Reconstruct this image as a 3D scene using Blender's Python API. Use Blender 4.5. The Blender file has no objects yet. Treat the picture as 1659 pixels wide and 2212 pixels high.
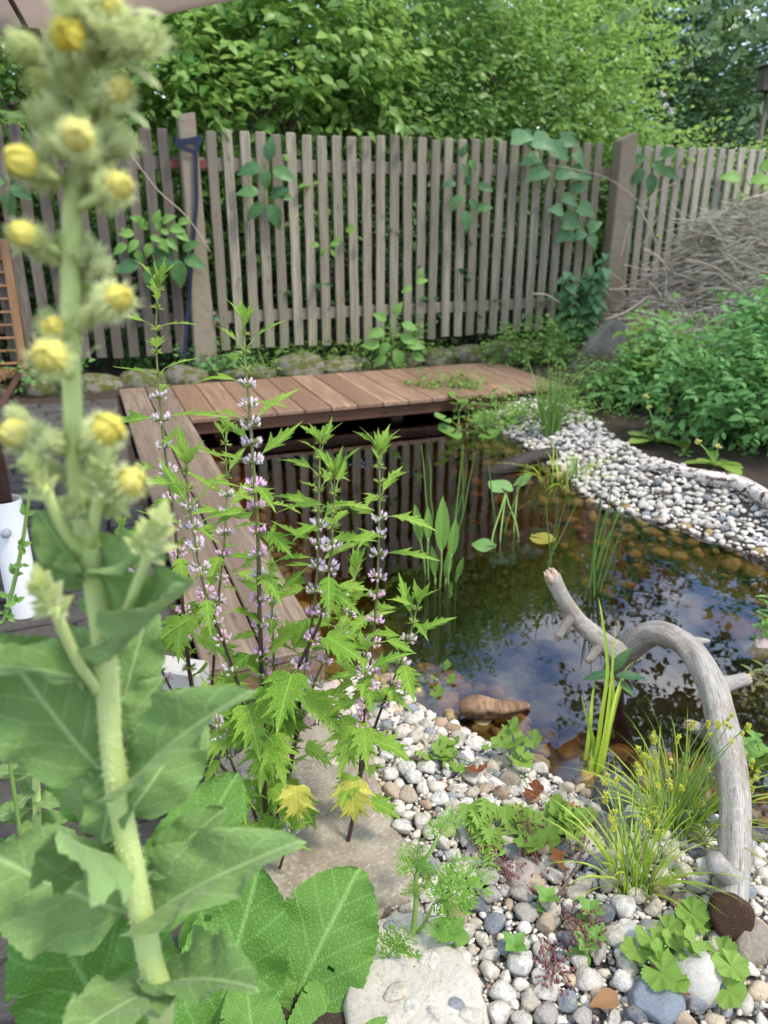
import bpy, bmesh, math, random
import numpy as np
from mathutils import Vector, Matrix, Quaternion

random.seed(7)
RNG = np.random.default_rng(11)
SC = bpy.context.scene
COL = SC.collection

# ------------------------------------------------------------------ camera, sky, sun, exposure
CAM_H = 1.2
PITCH = math.radians(21.2)
FPX = 1671.0                       # focal length in units of a 1659 x 2212 picture
cam = bpy.data.cameras.new('camera')
cam_o = bpy.data.objects.new('camera', cam); COL.objects.link(cam_o)
cam.sensor_fit = 'VERTICAL'; cam.sensor_height = 36.0
cam.lens = 36.0 * FPX / 2212.0
cam_o.location = (0, 0, CAM_H)
cam_o.rotation_euler = (math.pi / 2 - PITCH, 0, 0)
cam.clip_start = 0.02; cam.clip_end = 500
cam.dof.use_dof = True
cam.dof.focus_distance = 1.42
cam.dof.aperture_fstop = 5.0
SC.camera = cam_o

SUN_EL, SUN_AZ = math.radians(58), math.radians(118)     # azimuth clockwise from +Y (view direction)
world = bpy.data.worlds.new('World'); SC.world = world
world.use_nodes = True
wn = world.node_tree; wn.nodes.clear()
def wnode(t): return wn.nodes.new(t)
w_out = wnode('ShaderNodeOutputWorld'); w_bg = wnode('ShaderNodeBackground')
w_sky = wnode('ShaderNodeTexSky'); w_sky.sky_type = 'NISHITA'; w_sky.sun_disc = False
w_sky.sun_elevation = SUN_EL; w_sky.sun_rotation = SUN_AZ
w_sky.air_density = 1.0; w_sky.dust_density = 1.0; w_sky.ozone_density = 1.0
w_tc = wnode('ShaderNodeTexCoord')
w_sep = wnode('ShaderNodeSeparateXYZ'); wn.links.new(w_tc.outputs['Generated'], w_sep.inputs[0])
w_add = wnode('ShaderNodeMath'); w_add.operation = 'ADD'; w_add.inputs[1].default_value = 0.25
wn.links.new(w_sep.outputs['Z'], w_add.inputs[0])
w_max = wnode('ShaderNodeMath'); w_max.operation = 'MAXIMUM'; w_max.inputs[1].default_value = 0.05
wn.links.new(w_add.outputs[0], w_max.inputs[0])
w_div = wnode('ShaderNodeVectorMath'); w_div.operation = 'DIVIDE'
wn.links.new(w_tc.outputs['Generated'], w_div.inputs[0]); wn.links.new(w_max.outputs[0], w_div.inputs[1])
w_noise = wnode('ShaderNodeTexNoise'); w_noise.inputs['Scale'].default_value = 3.2
w_noise.inputs['Detail'].default_value = 7; w_noise.inputs['Roughness'].default_value = 0.58
wn.links.new(w_div.outputs[0], w_noise.inputs['Vector'])
w_ramp = wnode('ShaderNodeValToRGB')
w_ramp.color_ramp.elements[0].position = 0.46; w_ramp.color_ramp.elements[1].position = 0.68
wn.links.new(w_noise.outputs['Fac'], w_ramp.inputs[0])
w_mix = wnode('ShaderNodeMix'); w_mix.data_type = 'RGBA'
wn.links.new(w_ramp.outputs['Color'], w_mix.inputs['Factor'])
w_blue_add = wnode('ShaderNodeMix'); w_blue_add.data_type = 'RGBA'; w_blue_add.blend_type = 'ADD'; w_blue_add.inputs['Factor'].default_value = 1.0
wn.links.new(w_sky.outputs[0], w_blue_add.inputs['A']); w_blue_add.inputs['B'].default_value = (1.0, 1.9, 3.6, 1)   # constant blue added to the sky to brighten its reflection in the pond
wn.links.new(w_blue_add.outputs['Result'], w_mix.inputs['A']); w_mix.inputs['B'].default_value = (17.5, 17.1, 16.4, 1)
wn.links.new(w_mix.outputs['Result'], w_bg.inputs['Color'])
w_bg.inputs['Strength'].default_value = 0.15
wn.links.new(w_bg.outputs[0], w_out.inputs['Surface'])

sun = bpy.data.lights.new('sun', 'SUN'); sun.energy = 2.7; sun.angle = math.radians(9); sun.color = (1.0, 0.93, 0.80)
sun_o = bpy.data.objects.new('sun', sun); COL.objects.link(sun_o)
sd = Vector((math.sin(SUN_AZ) * math.cos(SUN_EL), math.cos(SUN_AZ) * math.cos(SUN_EL), math.sin(SUN_EL)))
sun_o.rotation_euler = (-sd).to_track_quat('-Z', 'Y').to_euler()
sun_o.location = (4, -2, 9)
SC.view_settings.view_transform = 'Standard'; SC.view_settings.look = 'None'
SC.view_settings.gamma = 1.0; SC.view_settings.use_curve_mapping = False
SC.view_settings.exposure = 0.42
SC.render.engine = 'CYCLES'
cy = SC.cycles
cy.use_denoising = True
cy.max_bounces = 10; cy.diffuse_bounces = 3; cy.glossy_bounces = 3; cy.transmission_bounces = 4
cy.transparent_max_bounces = 10; cy.volume_bounces = 0
cy.caustics_reflective = False; cy.caustics_refractive = False

# ------------------------------------------------------------------ projection helpers (picture point -> place)
CT, ST = math.cos(PITCH), math.sin(PITCH)
UX, UY = 0.934, 0.358              # u: along the fence, v: along the deck boards
def ray(x, y):
    a = (x - 829.5) / FPX; b = (1106 - y) / FPX
    return Vector((a, CT + b * ST, -ST + b * CT))
def onz(x, y, z):
    d = ray(x, y); return Vector((0, 0, CAM_H)) + d * ((z - CAM_H) / d.z)
def ony(x, y, Y):
    d = ray(x, y); return Vector((0, 0, CAM_H)) + d * (Y / d.y)
def onv(x, y, v):
    d = ray(x, y); return Vector((0, 0, CAM_H)) + d * (v / (-UY * d.x + UX * d.y))
def UV(u, v, z=0.0): return Vector((u * UX - v * UY, u * UY + v * UX, z))
FENCE_ANG = math.atan2(UY, UX)     # rotation of the fence axis about z
def R(a, b): return random.uniform(a, b)

# ------------------------------------------------------------------ materials
class NT:
    def __init__(s, name):
        s.m = bpy.data.materials.new(name); s.m.use_nodes = True
        s.t = s.m.node_tree; s.t.nodes.clear()
        s.out = s.t.nodes.new('ShaderNodeOutputMaterial')
    def n(s, t, ins=None, **kw):
        nd = s.t.nodes.new('ShaderNode' + t)
        for k, v in kw.items(): setattr(nd, k, v)
        for k, v in (ins or {}).items():
            sock = nd.inputs[k]
            if hasattr(v, 'links') or isinstance(v, bpy.types.NodeSocket): s.t.links.new(v, sock)
            else: sock.default_value = v
        return nd
    def math(s, op, a, b=0.0, c=0.0, clamp=False):
        nd = s.t.nodes.new('ShaderNodeMath'); nd.operation = op; nd.use_clamp = clamp
        for i, v in enumerate((a, b, c)):
            if isinstance(v, bpy.types.NodeSocket): s.t.links.new(v, nd.inputs[i])
            else: nd.inputs[i].default_value = v
        return nd.outputs[0]
    def mix(s, f, a, b, blend='MIX'):
        nd = s.t.nodes.new('ShaderNodeMix'); nd.data_type = 'RGBA'; nd.blend_type = blend
        for k, v in (('Factor', f), ('A', a), ('B', b)):
            if isinstance(v, bpy.types.NodeSocket): s.t.links.new(v, nd.inputs[k])
            elif k == 'Factor': nd.inputs[k].default_value = v
            else: nd.inputs[k].default_value = (*v, 1) if len(v) == 3 else v
        return nd.outputs['Result']
    def ramp(s, f, stops, interp='LINEAR'):
        nd = s.t.nodes.new('ShaderNodeValToRGB'); cr = nd.color_ramp; cr.interpolation = interp
        while len(cr.elements) > 1: cr.elements.remove(cr.elements[-1])
        for i, (p, c) in enumerate(stops):
            e = cr.elements[0] if i == 0 else cr.elements.new(p)
            e.position = p
            e.color = (c, c, c, 1) if isinstance(c, (int, float)) else (*c, 1)
        if isinstance(f, bpy.types.NodeSocket): s.t.links.new(f, nd.inputs[0])
        return nd.outputs['Color']
    def coord(s, which='Object', scale=(1, 1, 1)):
        tc = s.n('TexCoord')
        mp = s.n('Mapping', {'Vector': tc.outputs[which], 'Scale': scale})
        return mp.outputs[0]
    def noise(s, vec, scale, detail=4, rough=0.55, dist=0.0):
        nd = s.n('TexNoise', {'Scale': scale, 'Detail': detail, 'Roughness': rough, 'Distortion': dist})
        if vec is not None: s.t.links.new(vec, nd.inputs['Vector'])
        return nd.outputs['Fac']
    def voro(s, vec, scale, feature='F1', out='Distance'):
        nd = s.n('TexVoronoi', {'Scale': scale}, feature=feature)
        if vec is not None: s.t.links.new(vec, nd.inputs['Vector'])
        return nd.outputs[out]
    def rnd(s, src):
        if src == 'obj': return s.n('ObjectInfo').outputs['Random']
        nd = s.n('Attribute', attribute_name='rnd'); return nd.outputs['Fac']
    def bump(s, h, strength=0.3, dist=0.01, normal=None):
        nd = s.n('Bump', {'Strength': strength, 'Distance': dist, 'Height': h})
        if normal is not None: s.t.links.new(normal, nd.inputs['Normal'])
        return nd.outputs['Normal']
    def pbr(s, col, rough=0.6, bump=None, spec=0.5, **ins):
        nd = s.n('BsdfPrincipled')
        for k, v in (('Base Color', col), ('Roughness', rough), ('Specular IOR Level', spec), *ins.items()):
            if isinstance(v, bpy.types.NodeSocket): s.t.links.new(v, nd.inputs[k])
            else: nd.inputs[k].default_value = (*v, 1) if isinstance(v, tuple) and len(v) == 3 else v
        if bump is not None: s.t.links.new(bump, nd.inputs['Normal'])
        return nd.outputs[0]
    def surf(s, sh): s.t.links.new(sh, s.out.inputs['Surface']); return s.m

def leaf_mat(name, c1, c2, trans=0.3, src='obj', vein=0.0, cells=0.0, rough=0.5, spots=None, back=1.15, felt=0.0, lateral=9.0, lat_w=0.45, cell_w=0.4, tip=None):
    t = NT(name)
    col = t.mix(t.rnd(src), c1, c2)
    oc = t.coord('Object')
    col = t.mix(t.math('MULTIPLY', t.noise(oc, 9, 3), 0.35), col, tuple(x * 0.55 for x in c1))
    nrm = None
    if vein > 0:
        uv = t.n('UVMap').outputs[0]
        sp = t.n('SeparateXYZ', {0: uv})
        u, v = sp.outputs[0], sp.outputs[1]
        av = t.math('ABSOLUTE', t.math('SUBTRACT', v, 0.5))
        mid = t.math('SUBTRACT', 1.0, t.math('MULTIPLY', av, 42.0), clamp=True)
        ph = t.math('FRACT', t.math('SUBTRACT', t.math('MULTIPLY', u, lateral), t.math('MULTIPLY', av, lateral * 1.1)))
        lat = t.math('SUBTRACT', 1.0, t.math('MULTIPLY', t.math('ABSOLUTE', t.math('SUBTRACT', ph, 0.5)), 9.0), clamp=True)
        vm = t.math('MAXIMUM', mid, t.math('MULTIPLY', lat, lat_w))
        pale = tuple(min(1, x * 1.35 + 0.10) for x in c2)
        h = t.math('MULTIPLY', vm, -0.7)
        if cells > 0:
            uvs = t.n('Mapping', {'Vector': uv, 'Scale': (cells, cells, 1)}).outputs[0]
            ce = t.voro(uvs, 1.0, 'DISTANCE_TO_EDGE')
            cb = t.math('MULTIPLY', ce, 4.5, clamp=True)
            h = t.math('ADD', h, t.math('MULTIPLY', cb, 1.6 * cell_w))
            col = t.mix(t.math('MULTIPLY', t.math('SUBTRACT', 1.0, cb), cell_w), col, tuple(x * 0.42 for x in c1))
        col = t.mix(t.math('MULTIPLY', vm, vein), col, pale)
        if tip:
            col = t.mix(t.ramp(t.math('ADD', u, t.math('MULTIPLY', t.noise(oc, 7, 4), .22)), [(1.03, 0), (1.10, 1)]), col, tip)
        nrm = t.bump(h, 0.55, 0.004)
    if spots:
        sm = t.ramp(t.noise(oc, 9, 4, 0.6), [(0.66, 0.0), (0.70, 1.0)])
        col = t.mix(sm, col, spots)
    geo = t.n('NewGeometry')
    colb = t.mix(0.5, col, tuple(min(1, x * back + 0.05) for x in c2))
    colf = t.mix(geo.outputs['Backfacing'], col, colb)
    p = t.pbr(colf, rough, nrm, 0.35)
    if felt > 0:
        pn = p.node; pn.inputs['Sheen Weight'].default_value = felt; pn.inputs['Sheen Roughness'].default_value = 0.4
        pn.inputs['Sheen Tint'].default_value = (0.95, 0.95, 0.8, 1)
    tr = t.n('BsdfTranslucent')
    t.t.links.new(t.mix(0.30, colf, (0.36, 0.56, 0.10)), tr.inputs['Color'])
    ms = t.n('MixShader', {0: trans, 1: p, 2: tr.outputs[0]})
    return t.surf(ms.outputs[0])

def flat_mat(name, col, rough=0.6, var=0.25, scale=30, bump=0.2, bd=0.002, src='obj', spec=0.4, metal=0.0, col2=None):
    t = NT(name); oc = t.coord('Object')
    c2 = col2 or tuple(x * (1 - var) for x in col)
    f = t.noise(oc, scale, 5)
    c = t.mix(f, col, c2)
    c = t.mix(t.math('MULTIPLY', t.rnd(src), 0.5), c, tuple(x * 0.75 for x in col))
    return t.surf(t.pbr(c, rough, t.bump(f, bump, bd), spec, Metallic=metal))

def wood_mat(name, c1, c2, c3, axis=1, grain=60, stretch=0.05, rough=0.75, bump=0.35, green=None, spec=0.3, objvar=0.8):
    t = NT(name)
    sc = [1, 1, 1]; sc[axis] = stretch
    tc = t.n('TexCoord')
    rn = t.rnd('obj')
    off = t.n('CombineXYZ', {0: t.math('MULTIPLY', rn, 37.0), 1: t.math('MULTIPLY', rn, 91.0), 2: t.math('MULTIPLY', rn, 53.0)})
    ad = t.n('VectorMath', {0: tc.outputs['Object'], 1: off.outputs[0]}, operation='ADD')
    oc = t.n('Mapping', {'Vector': ad.outputs[0], 'Scale': tuple(sc)}).outputs[0]
    g = t.noise(oc, grain, 6, 0.65, 0.6)
    broad = t.noise(oc, grain * 0.13, 3, 0.5, 0.4)
    c = t.mix(t.ramp(g, [(0.38, 0), (0.62, 1)]), tuple(x * .8 for x in c1), tuple(x * 1.08 for x in c2))
    c = t.mix(t.math('MULTIPLY', t.ramp(broad, [(0.38, 0), (0.68, 1)]), 0.75), c, c3)
    c = t.mix(t.math('MULTIPLY', rn, objvar), c, tuple(x * 0.62 for x in c1))
    kn = t.voro(t.n('Mapping', {'Vector': ad.outputs[0], 'Scale': tuple(s if s == 1 else 0.32 for s in sc)}).outputs[0], 11)
    c = t.mix(t.math('MULTIPLY', t.ramp(kn, [(0.05, 1), (0.14, 0)]), 0.65), c, tuple(x * 0.35 for x in c1))
    if green:
        z = t.n('SeparateXYZ', {0: t.n('NewGeometry').outputs['Position']}).outputs[2]
        gm = t.math('MULTIPLY', t.ramp(z, [(0.18, 1), (0.75, 0)]), t.ramp(t.noise(tc.outputs['Object'], 5, 4), [(0.35, 0), (0.7, 1)]))
        c = t.mix(t.math('MULTIPLY', gm, 0.6), c, green)
    return t.surf(t.pbr(c, rough, t.bump(g, bump, 0.003), spec))

M = {}
M['fence'] = wood_mat('weathered_fence_wood', (0.255, 0.22, 0.16), (0.42, 0.375, 0.285), (0.155, 0.132, 0.095), axis=2, grain=70, green=(0.20, 0.21, 0.09))
M['fence_sunlit'] = wood_mat('sunlit_tone_fence_wood', (0.37, 0.33, 0.27), (0.54, 0.50, 0.43), (0.28, 0.25, 0.20), axis=2, grain=70, green=(0.24, 0.24, 0.13))  # lighter copy of the fence wood, sunlight painted into its colour
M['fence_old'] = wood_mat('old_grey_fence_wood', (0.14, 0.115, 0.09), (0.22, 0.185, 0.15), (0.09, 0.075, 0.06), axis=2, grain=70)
M['deck'] = wood_mat('oiled_deck_wood', (0.29, 0.17, 0.105), (0.44, 0.285, 0.185), (0.20, 0.115, 0.07), axis=1, grain=55, rough=0.6, bump=0.3, spec=0.35, objvar=0.75)
M['walk'] = wood_mat('brown_walkway_wood', (0.20, 0.14, 0.10), (0.29, 0.215, 0.155), (0.14, 0.098, 0.07), axis=1, grain=55, rough=0.6, bump=0.25, spec=0.4, objvar=0.2)
M['beam'] = wood_mat('dark_beam_wood', (0.12, 0.06, 0.035), (0.17, 0.085, 0.05), (0.08, 0.04, 0.025), axis=0, grain=40)
M['chair'] = wood_mat('teak_wood', (0.30, 0.16, 0.07), (0.40, 0.23, 0.11), (0.22, 0.115, 0.05), axis=2, grain=60, rough=0.5)
M['drift'] = wood_mat('bleached_driftwood', (0.50, 0.44, 0.37), (0.62, 0.57, 0.50), (0.36, 0.28, 0.21), axis=1, grain=46, stretch=0.07, rough=0.8, bump=0.5)
M['drift_raw'] = wood_mat('broken_raw_wood', (0.55, 0.38, 0.28), (0.68, 0.54, 0.44), (0.35, 0.22, 0.15), axis=1, grain=80, stretch=0.3, rough=0.85, bump=0.9)
def cut_mat():
    t = NT('dark_sawn_end'); uv = t.n('UVMap').outputs[0]; oc = t.coord('Object')
    r = t.n('SeparateXYZ', {0: uv}).outputs[0]
    rings = t.math('SINE', t.math('ADD', t.math('MULTIPLY', r, 70.0), t.math('MULTIPLY', t.noise(oc, 45, 3), 7.0)))
    n = t.noise(oc, 260, 4, 0.7)
    c = t.mix(t.math('MULTIPLY_ADD', rings, 0.05, 0.5), (0.030, 0.017, 0.010), (0.085, 0.047, 0.028))
    c = t.mix(t.ramp(n, [(0.60, 0), (0.70, 0.8)]), c, (0.24, 0.15, 0.09))
    return t.surf(t.pbr(c, 0.85, t.bump(t.math('ADD', t.math('MULTIPLY', rings, .08), n), 0.9, 0.004), 0.2))
M['cut_end'] = cut_mat()
M['dark_log'] = flat_mat('wet_dark_bark', (0.055, 0.042, 0.034), 0.7, 0.5, 40, 0.9, 0.008, col2=(0.018, 0.014, 0.012))
M['brown_wood'] = wood_mat('wet_brown_driftwood', (0.17, 0.09, 0.05), (0.36, 0.22, 0.13), (0.07, 0.04, 0.025), axis=1, grain=40, stretch=0.12, bump=0.9)
M['bark_brown'] = flat_mat('shrub_bark', (0.19, 0.15, 0.115), 0.9, 0.5, 22, 0.8, 0.006)  # brown bark with random tone, for trunks, limbs and the apple stalk
M['dry_cane'] = flat_mat('dry_cane', (0.56, 0.43, 0.31), 0.85, 0.3, 9, 0.3, col2=(0.36, 0.26, 0.19))
M['twig'] = flat_mat('dry_twig', (0.62, 0.48, 0.35), 0.85, 0.3, 9, 0.3, src='attr', col2=(0.36, 0.24, 0.17))
M['straw'] = flat_mat('grey_green_dry_brush', (0.56, 0.54, 0.38), 0.85, 0.3, 9, 0.3, src='attr', col2=(0.34, 0.33, 0.23))
def twig_mat(name, stops):
    t = NT(name); c = t.ramp(t.rnd('attr'), stops); c = t.mix(t.math('MULTIPLY', t.noise(t.coord('Object'), 30, 3), .4), c, stops[0][1])
    return t.surf(t.pbr(c, 0.85, None, 0.2))
M['twig'] = twig_mat('dry_twig', [(0, (0.18, 0.13, 0.09)), (.25, (0.48, 0.37, 0.27)), (.6, (0.72, 0.60, 0.46)), (1, (0.92, 0.84, 0.70))])
M['straw'] = twig_mat('grey_green_dry_brush', [(0, (0.24, 0.22, 0.15)), (.25, (0.50, 0.46, 0.32)), (.6, (0.70, 0.66, 0.49)), (1, (0.88, 0.85, 0.68))])
M['concrete'] = flat_mat('old_concrete', (0.32, 0.265, 0.19), 0.9, 0.35, 22, 0.8, 0.008, col2=(0.17, 0.14, 0.10))
M['white_plastic'] = flat_mat('white_plastic', (0.80, 0.80, 0.78), 0.35, 0.06, 8, 0.03)
M['white_stone'] = flat_mat('white_edging', (0.52, 0.50, 0.46), 0.7, 0.15, 18, 0.2)
M['brown_metal'] = flat_mat('brown_painted_metal', (0.105, 0.052, 0.038), 0.4, 0.15, 10, 0.05, spec=0.5)
M['rust'] = flat_mat('red_brown_bracket', (0.16, 0.045, 0.03), 0.6, 0.3, 30, 0.2)
M['strap'] = flat_mat('dark_blue_webbing', (0.012, 0.018, 0.05), 0.7, 0.3, 120, 0.4)
M['grey_plastic'] = flat_mat('grey_plastic', (0.42, 0.45, 0.48), 0.45, 0.1, 20, 0.05)
M['hose'] = flat_mat('black_rubber', (0.02, 0.02, 0.022), 0.5, 0.2, 40, 0.1)
M['apple'] = flat_mat('green_apple_skin', (0.36, 0.46, 0.10), 0.35, 0.2, 12, 0.02)

def canopy_mat():
    t = NT('taupe_parasol_fabric'); oc = t.coord('Object')
    w = t.noise(oc, 400, 2)
    c = t.mix(t.noise(oc, 2.5, 3), (0.46, 0.35, 0.28), (0.41, 0.31, 0.25))
    p = t.pbr(c, 0.9, t.bump(w, 0.15, 0.001), 0.2)
    tr = t.n('BsdfTranslucent'); t.t.links.new(c, tr.inputs['Color'])
    return t.surf(t.n('MixShader', {0: 0.45, 1: p, 2: tr.outputs[0]}).outputs[0])
M['canopy'] = canopy_mat()

def pebble_mat(name, src, wet=False, pale=False):
    t = NT(name); r = t.rnd(src); oc = t.coord('Object', (0.045,) * 3 if src == 'obj' else (1, 1, 1))
    stops = [(0.0, (0.70, 0.65, 0.56)), (0.18, (0.60, 0.53, 0.42)), (0.30, (0.73, 0.69, 0.62)), (0.44, (0.50, 0.39, 0.26)), (0.52, (0.64, 0.59, 0.51)),
             (0.62, (0.40, 0.37, 0.33)), (0.68, (0.23, 0.255, 0.29)), (0.77, (0.67, 0.60, 0.49)), (0.84, (0.10, 0.12, 0.15)), (0.90, (0.72, 0.69, 0.64)), (0.95, (0.38, 0.25, 0.16))]
    if pale: stops = [(p, c if i_ in (2, 6) else (0.46 + c[0] * .44, 0.44 + c[1] * .44, 0.40 + c[2] * .44)) for i_, (p, c) in enumerate(stops)]
    if wet: stops = [(p, (0.10 + c[0] * 0.55, 0.065 + c[1] * 0.44, 0.02 + c[2] * 0.25)) for p, c in stops]
    base = t.ramp(r, stops, 'CONSTANT')
    v = t.n('VectorMath', {0: oc, 1: t.n('CombineXYZ', {0: t.math('MULTIPLY', r, 60.0), 1: t.math('MULTIPLY', r, 31.0)}).outputs[0]}, operation='ADD').outputs[0]
    f = t.noise(v, 60, 6, 0.65)
    c = t.mix(t.math('MULTIPLY', t.ramp(f, [(0.44, 0), (0.62, 1)]), 0.6), base, (0.36, 0.31, 0.24) if not wet else (0.12, 0.08, 0.03))
    vein = t.ramp(t.noise(v, 34, 4, 0.5, 1.5), [(0.485, 0), (0.5, 1), (0.515, 0)])
    c = t.mix(t.math('MULTIPLY', vein, 0.35), c, (0.75, 0.72, 0.66) if not wet else (0.3, 0.22, 0.1))
    sp = t.ramp(t.noise(v, 210, 3, 0.6), [(0.60, 0), (0.68, 1)])
    c = t.mix(t.math('MULTIPLY', sp, 0.45), c, (0.17, 0.15, 0.13) if not wet else (0.06, 0.04, 0.02))
    return t.surf(t.pbr(c, 0.66, t.bump(t.math('ADD', t.noise(v, 120, 5, 0.7), f), 0.5, 0.004 if src == 'attr' else 0.10), 0.35))
M['pebble'] = pebble_mat('river_pebble', 'obj')
M['pebble_s'] = pebble_mat('river_pebble_bank', 'attr')
M['pebble_f'] = pebble_mat('white_pebble', 'obj', pale=True)
M['pebble_fs'] = pebble_mat('white_pebble_bank', 'attr', pale=True)
M['pebble_wet'] = pebble_mat('algae_brown_pebble', 'attr', True)

def grit_mat():
    t = NT('beige_grit'); oc = t.coord('Object'); v = t.voro(oc, 160, out='Color'); n = t.noise(oc, 18, 6, .7)
    c = t.mix(n, (0.10, 0.085, 0.07), (0.30, 0.265, 0.22)); c = t.mix(0.35, c, v, 'MULTIPLY')
    return t.surf(t.pbr(c, 0.95, t.bump(t.voro(oc, 160), 0.9, 0.006), 0.2))
M['grit'] = grit_mat()
def rock_mat(name, c1, c2, c3, moss=None, scale=6):
    t = NT(name); oc = t.coord('Object')
    f = t.noise(oc, scale, 8, 0.65); g = t.noise(oc, scale * 9, 6, 0.7)
    c = t.mix(t.ramp(f, [(0.35, 0), (0.65, 1)]), c1, c2)
    c = t.mix(t.ramp(g, [(0.5, 0), (0.72, 0.8)]), c, c3)
    if moss:
        c = t.mix(t.ramp(t.noise(oc, scale * 0.9, 5, 0.6), [(0.42, 0), (0.56, 1)]), c, moss)
    h = t.math('ADD', f, t.math('MULTIPLY', g, 0.35))
    return t.surf(t.pbr(c, 0.85, t.bump(h, 0.7, 0.012), 0.25))
M['slab'] = rock_mat('tan_sandstone', (0.22, 0.18, 0.13), (0.37, 0.315, 0.245), (0.52, 0.47, 0.39), scale=13)
M['slab2'] = rock_mat('pale_limestone', (0.46, 0.42, 0.35), (0.56, 0.52, 0.44), (0.30, 0.26, 0.20), scale=14)
M['mauve'] = rock_mat('mauve_rock', (0.40, 0.32, 0.28), (0.46, 0.38, 0.33), (0.52, 0.45, 0.40), scale=10)
M['slate'] = rock_mat('dark_slate_rock', (0.10, 0.105, 0.11), (0.15, 0.15, 0.155), (0.21, 0.21, 0.21), scale=12)
M['amber_rock'] = rock_mat('algae_covered_boulder', (0.26, 0.18, 0.045), (0.36, 0.26, 0.07), (0.18, 0.12, 0.035))
M['brace'] = rock_mat('grey_concrete', (0.20, 0.185, 0.16), (0.27, 0.25, 0.22), (0.15, 0.14, 0.11), moss=(0.12, 0.115, 0.07), scale=5)
M['kerbstone'] = rock_mat('mossy_kerb_stone', (0.16, 0.14, 0.11), (0.25, 0.23, 0.19), (0.12, 0.11, 0.08), moss=(0.085, 0.095, 0.02))
M['paver'] = rock_mat('dark_paving_stone', (0.07, 0.062, 0.055), (0.11, 0.10, 0.09), (0.045, 0.042, 0.04), scale=10)

def soil_mat():
    t = NT('soil'); oc = t.coord('Object')
    f = t.noise(oc, 7, 9, 0.7); g = t.noise(oc, 90, 5, 0.7)
    c = t.mix(f, (0.050, 0.036, 0.027), (0.10, 0.075, 0.056))
    c = t.mix(t.ramp(g, [(0.55, 0), (0.75, 0.7)]), c, (0.16, 0.125, 0.095))
    z = t.n('SeparateXYZ', {0: t.n('NewGeometry').outputs['Position']}).outputs[2]
    bedc = t.mix(f, (0.13, 0.078, 0.026), (0.27, 0.165, 0.06))
    bedc = t.mix(t.ramp(t.voro(oc, 26), [(0.1, 0.5), (0.5, 0)]), bedc, (0.30, 0.20, 0.08))
    below = t.math('GREATER_THAN', -0.10, t.math('ADD', z, t.math('MULTIPLY', t.math('SUBTRACT', t.noise(oc, 30, 3), 0.5), 0.03)))
    c = t.mix(below, c, bedc)
    c = t.mix(t.ramp(t.math('ADD', z, t.math('MULTIPLY', f, .2)), [(0.35, 0), (0.6, 1)]), c, t.mix(f, (0.035, 0.075, 0.018), (0.08, 0.14, 0.035)))   # grassed slope beyond the garden
    return t.surf(t.pbr(c, 0.95, t.bump(t.math('ADD', f, g), 0.9, 0.02), 0.15))
M['soil'] = soil_mat()
def water_mat():
    t = NT('pond_water')
    oc = t.coord('Object')
    n1 = t.bump(t.noise(oc, 7, 2, 0.5), 0.03, 0.02)
    fr = t.n('Fresnel', {'IOR': 1.80}); t.t.links.new(n1, fr.inputs['Normal'])
    gl = t.n('BsdfGlossy', {'Roughness': 0.0, 'Color': (0.95, 0.97, 1.0, 1)}); t.t.links.new(n1, gl.inputs['Normal'])
    tr = t.n('BsdfTransparent', {'Color': (0.95, 0.90, 0.80, 1)})
    ms = t.n('MixShader', {0: fr.outputs[0], 1: tr.outputs[0], 2: gl.outputs[0]})
    t.surf(ms.outputs[0])
    va = t.n('VolumeAbsorption', {'Color': (0.66, 0.40, 0.11, 1), 'Density': 4.2})
    t.t.links.new(va.outputs[0], t.out.inputs['Volume'])
    return t.m
M['water'] = water_mat()

# leaves
M['lf_hedge'] = leaf_mat('hedge_leaf', (0.06, 0.165, 0.04), (0.29, 0.46, 0.12), 0.42, 'attr', rough=0.38)
M['lf_hedge_y'] = leaf_mat('fresh_hedge_leaf', (0.10, 0.25, 0.05), (0.42, 0.60, 0.15), 0.43, 'attr', rough=0.38)
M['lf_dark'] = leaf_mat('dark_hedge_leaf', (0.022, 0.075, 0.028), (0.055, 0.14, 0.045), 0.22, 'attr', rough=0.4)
M['lf_apple'] = leaf_mat('apple_leaf', (0.12, 0.22, 0.085), (0.26, 0.38, 0.17), 0.28, 'attr', rough=0.45)
M['lf_bush'] = leaf_mat('bush_leaf', (0.09, 0.25, 0.065), (0.22, 0.43, 0.13), 0.30, 'attr', rough=0.5)
M['lf_moss'] = leaf_mat('ground_leaf', (0.12, 0.25, 0.04), (0.25, 0.40, 0.09), 0.30, 'attr', rough=0.55)
M['lf_vine'] = leaf_mat('vine_leaf', (0.045, 0.14, 0.05), (0.11, 0.24, 0.07), 0.28, 'obj', vein=0.25, rough=0.42)
M['lf_vine_g'] = leaf_mat('grey_green_vine_leaf', (0.10, 0.23, 0.085), (0.18, 0.34, 0.15), 0.22, 'obj', vein=0.3, rough=0.4)
M['lf_mother'] = leaf_mat('motherwort_leaf', (0.20, 0.41, 0.035), (0.42, 0.64, 0.09), 0.38, 'obj', vein=0.40, cells=20, rough=0.5)
M['lf_yellow'] = leaf_mat('yellowed_motherwort_leaf', (0.74, 0.66, 0.07), (0.84, 0.76, 0.16), 0.3, 'obj', vein=0.3, cells=18, cell_w=.2, spots=(0.20, 0.13, 0.03))
M['lf_mullein'] = leaf_mat('mullein_leaf', (0.165, 0.295, 0.08), (0.30, 0.455, 0.15), 0.28, 'obj', vein=0.7, cells=30, cell_w=0.16, tip=(0.50, 0.42, 0.28), rough=0.8, felt=0.22, lateral=6.0, lat_w=0.28)
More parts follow.
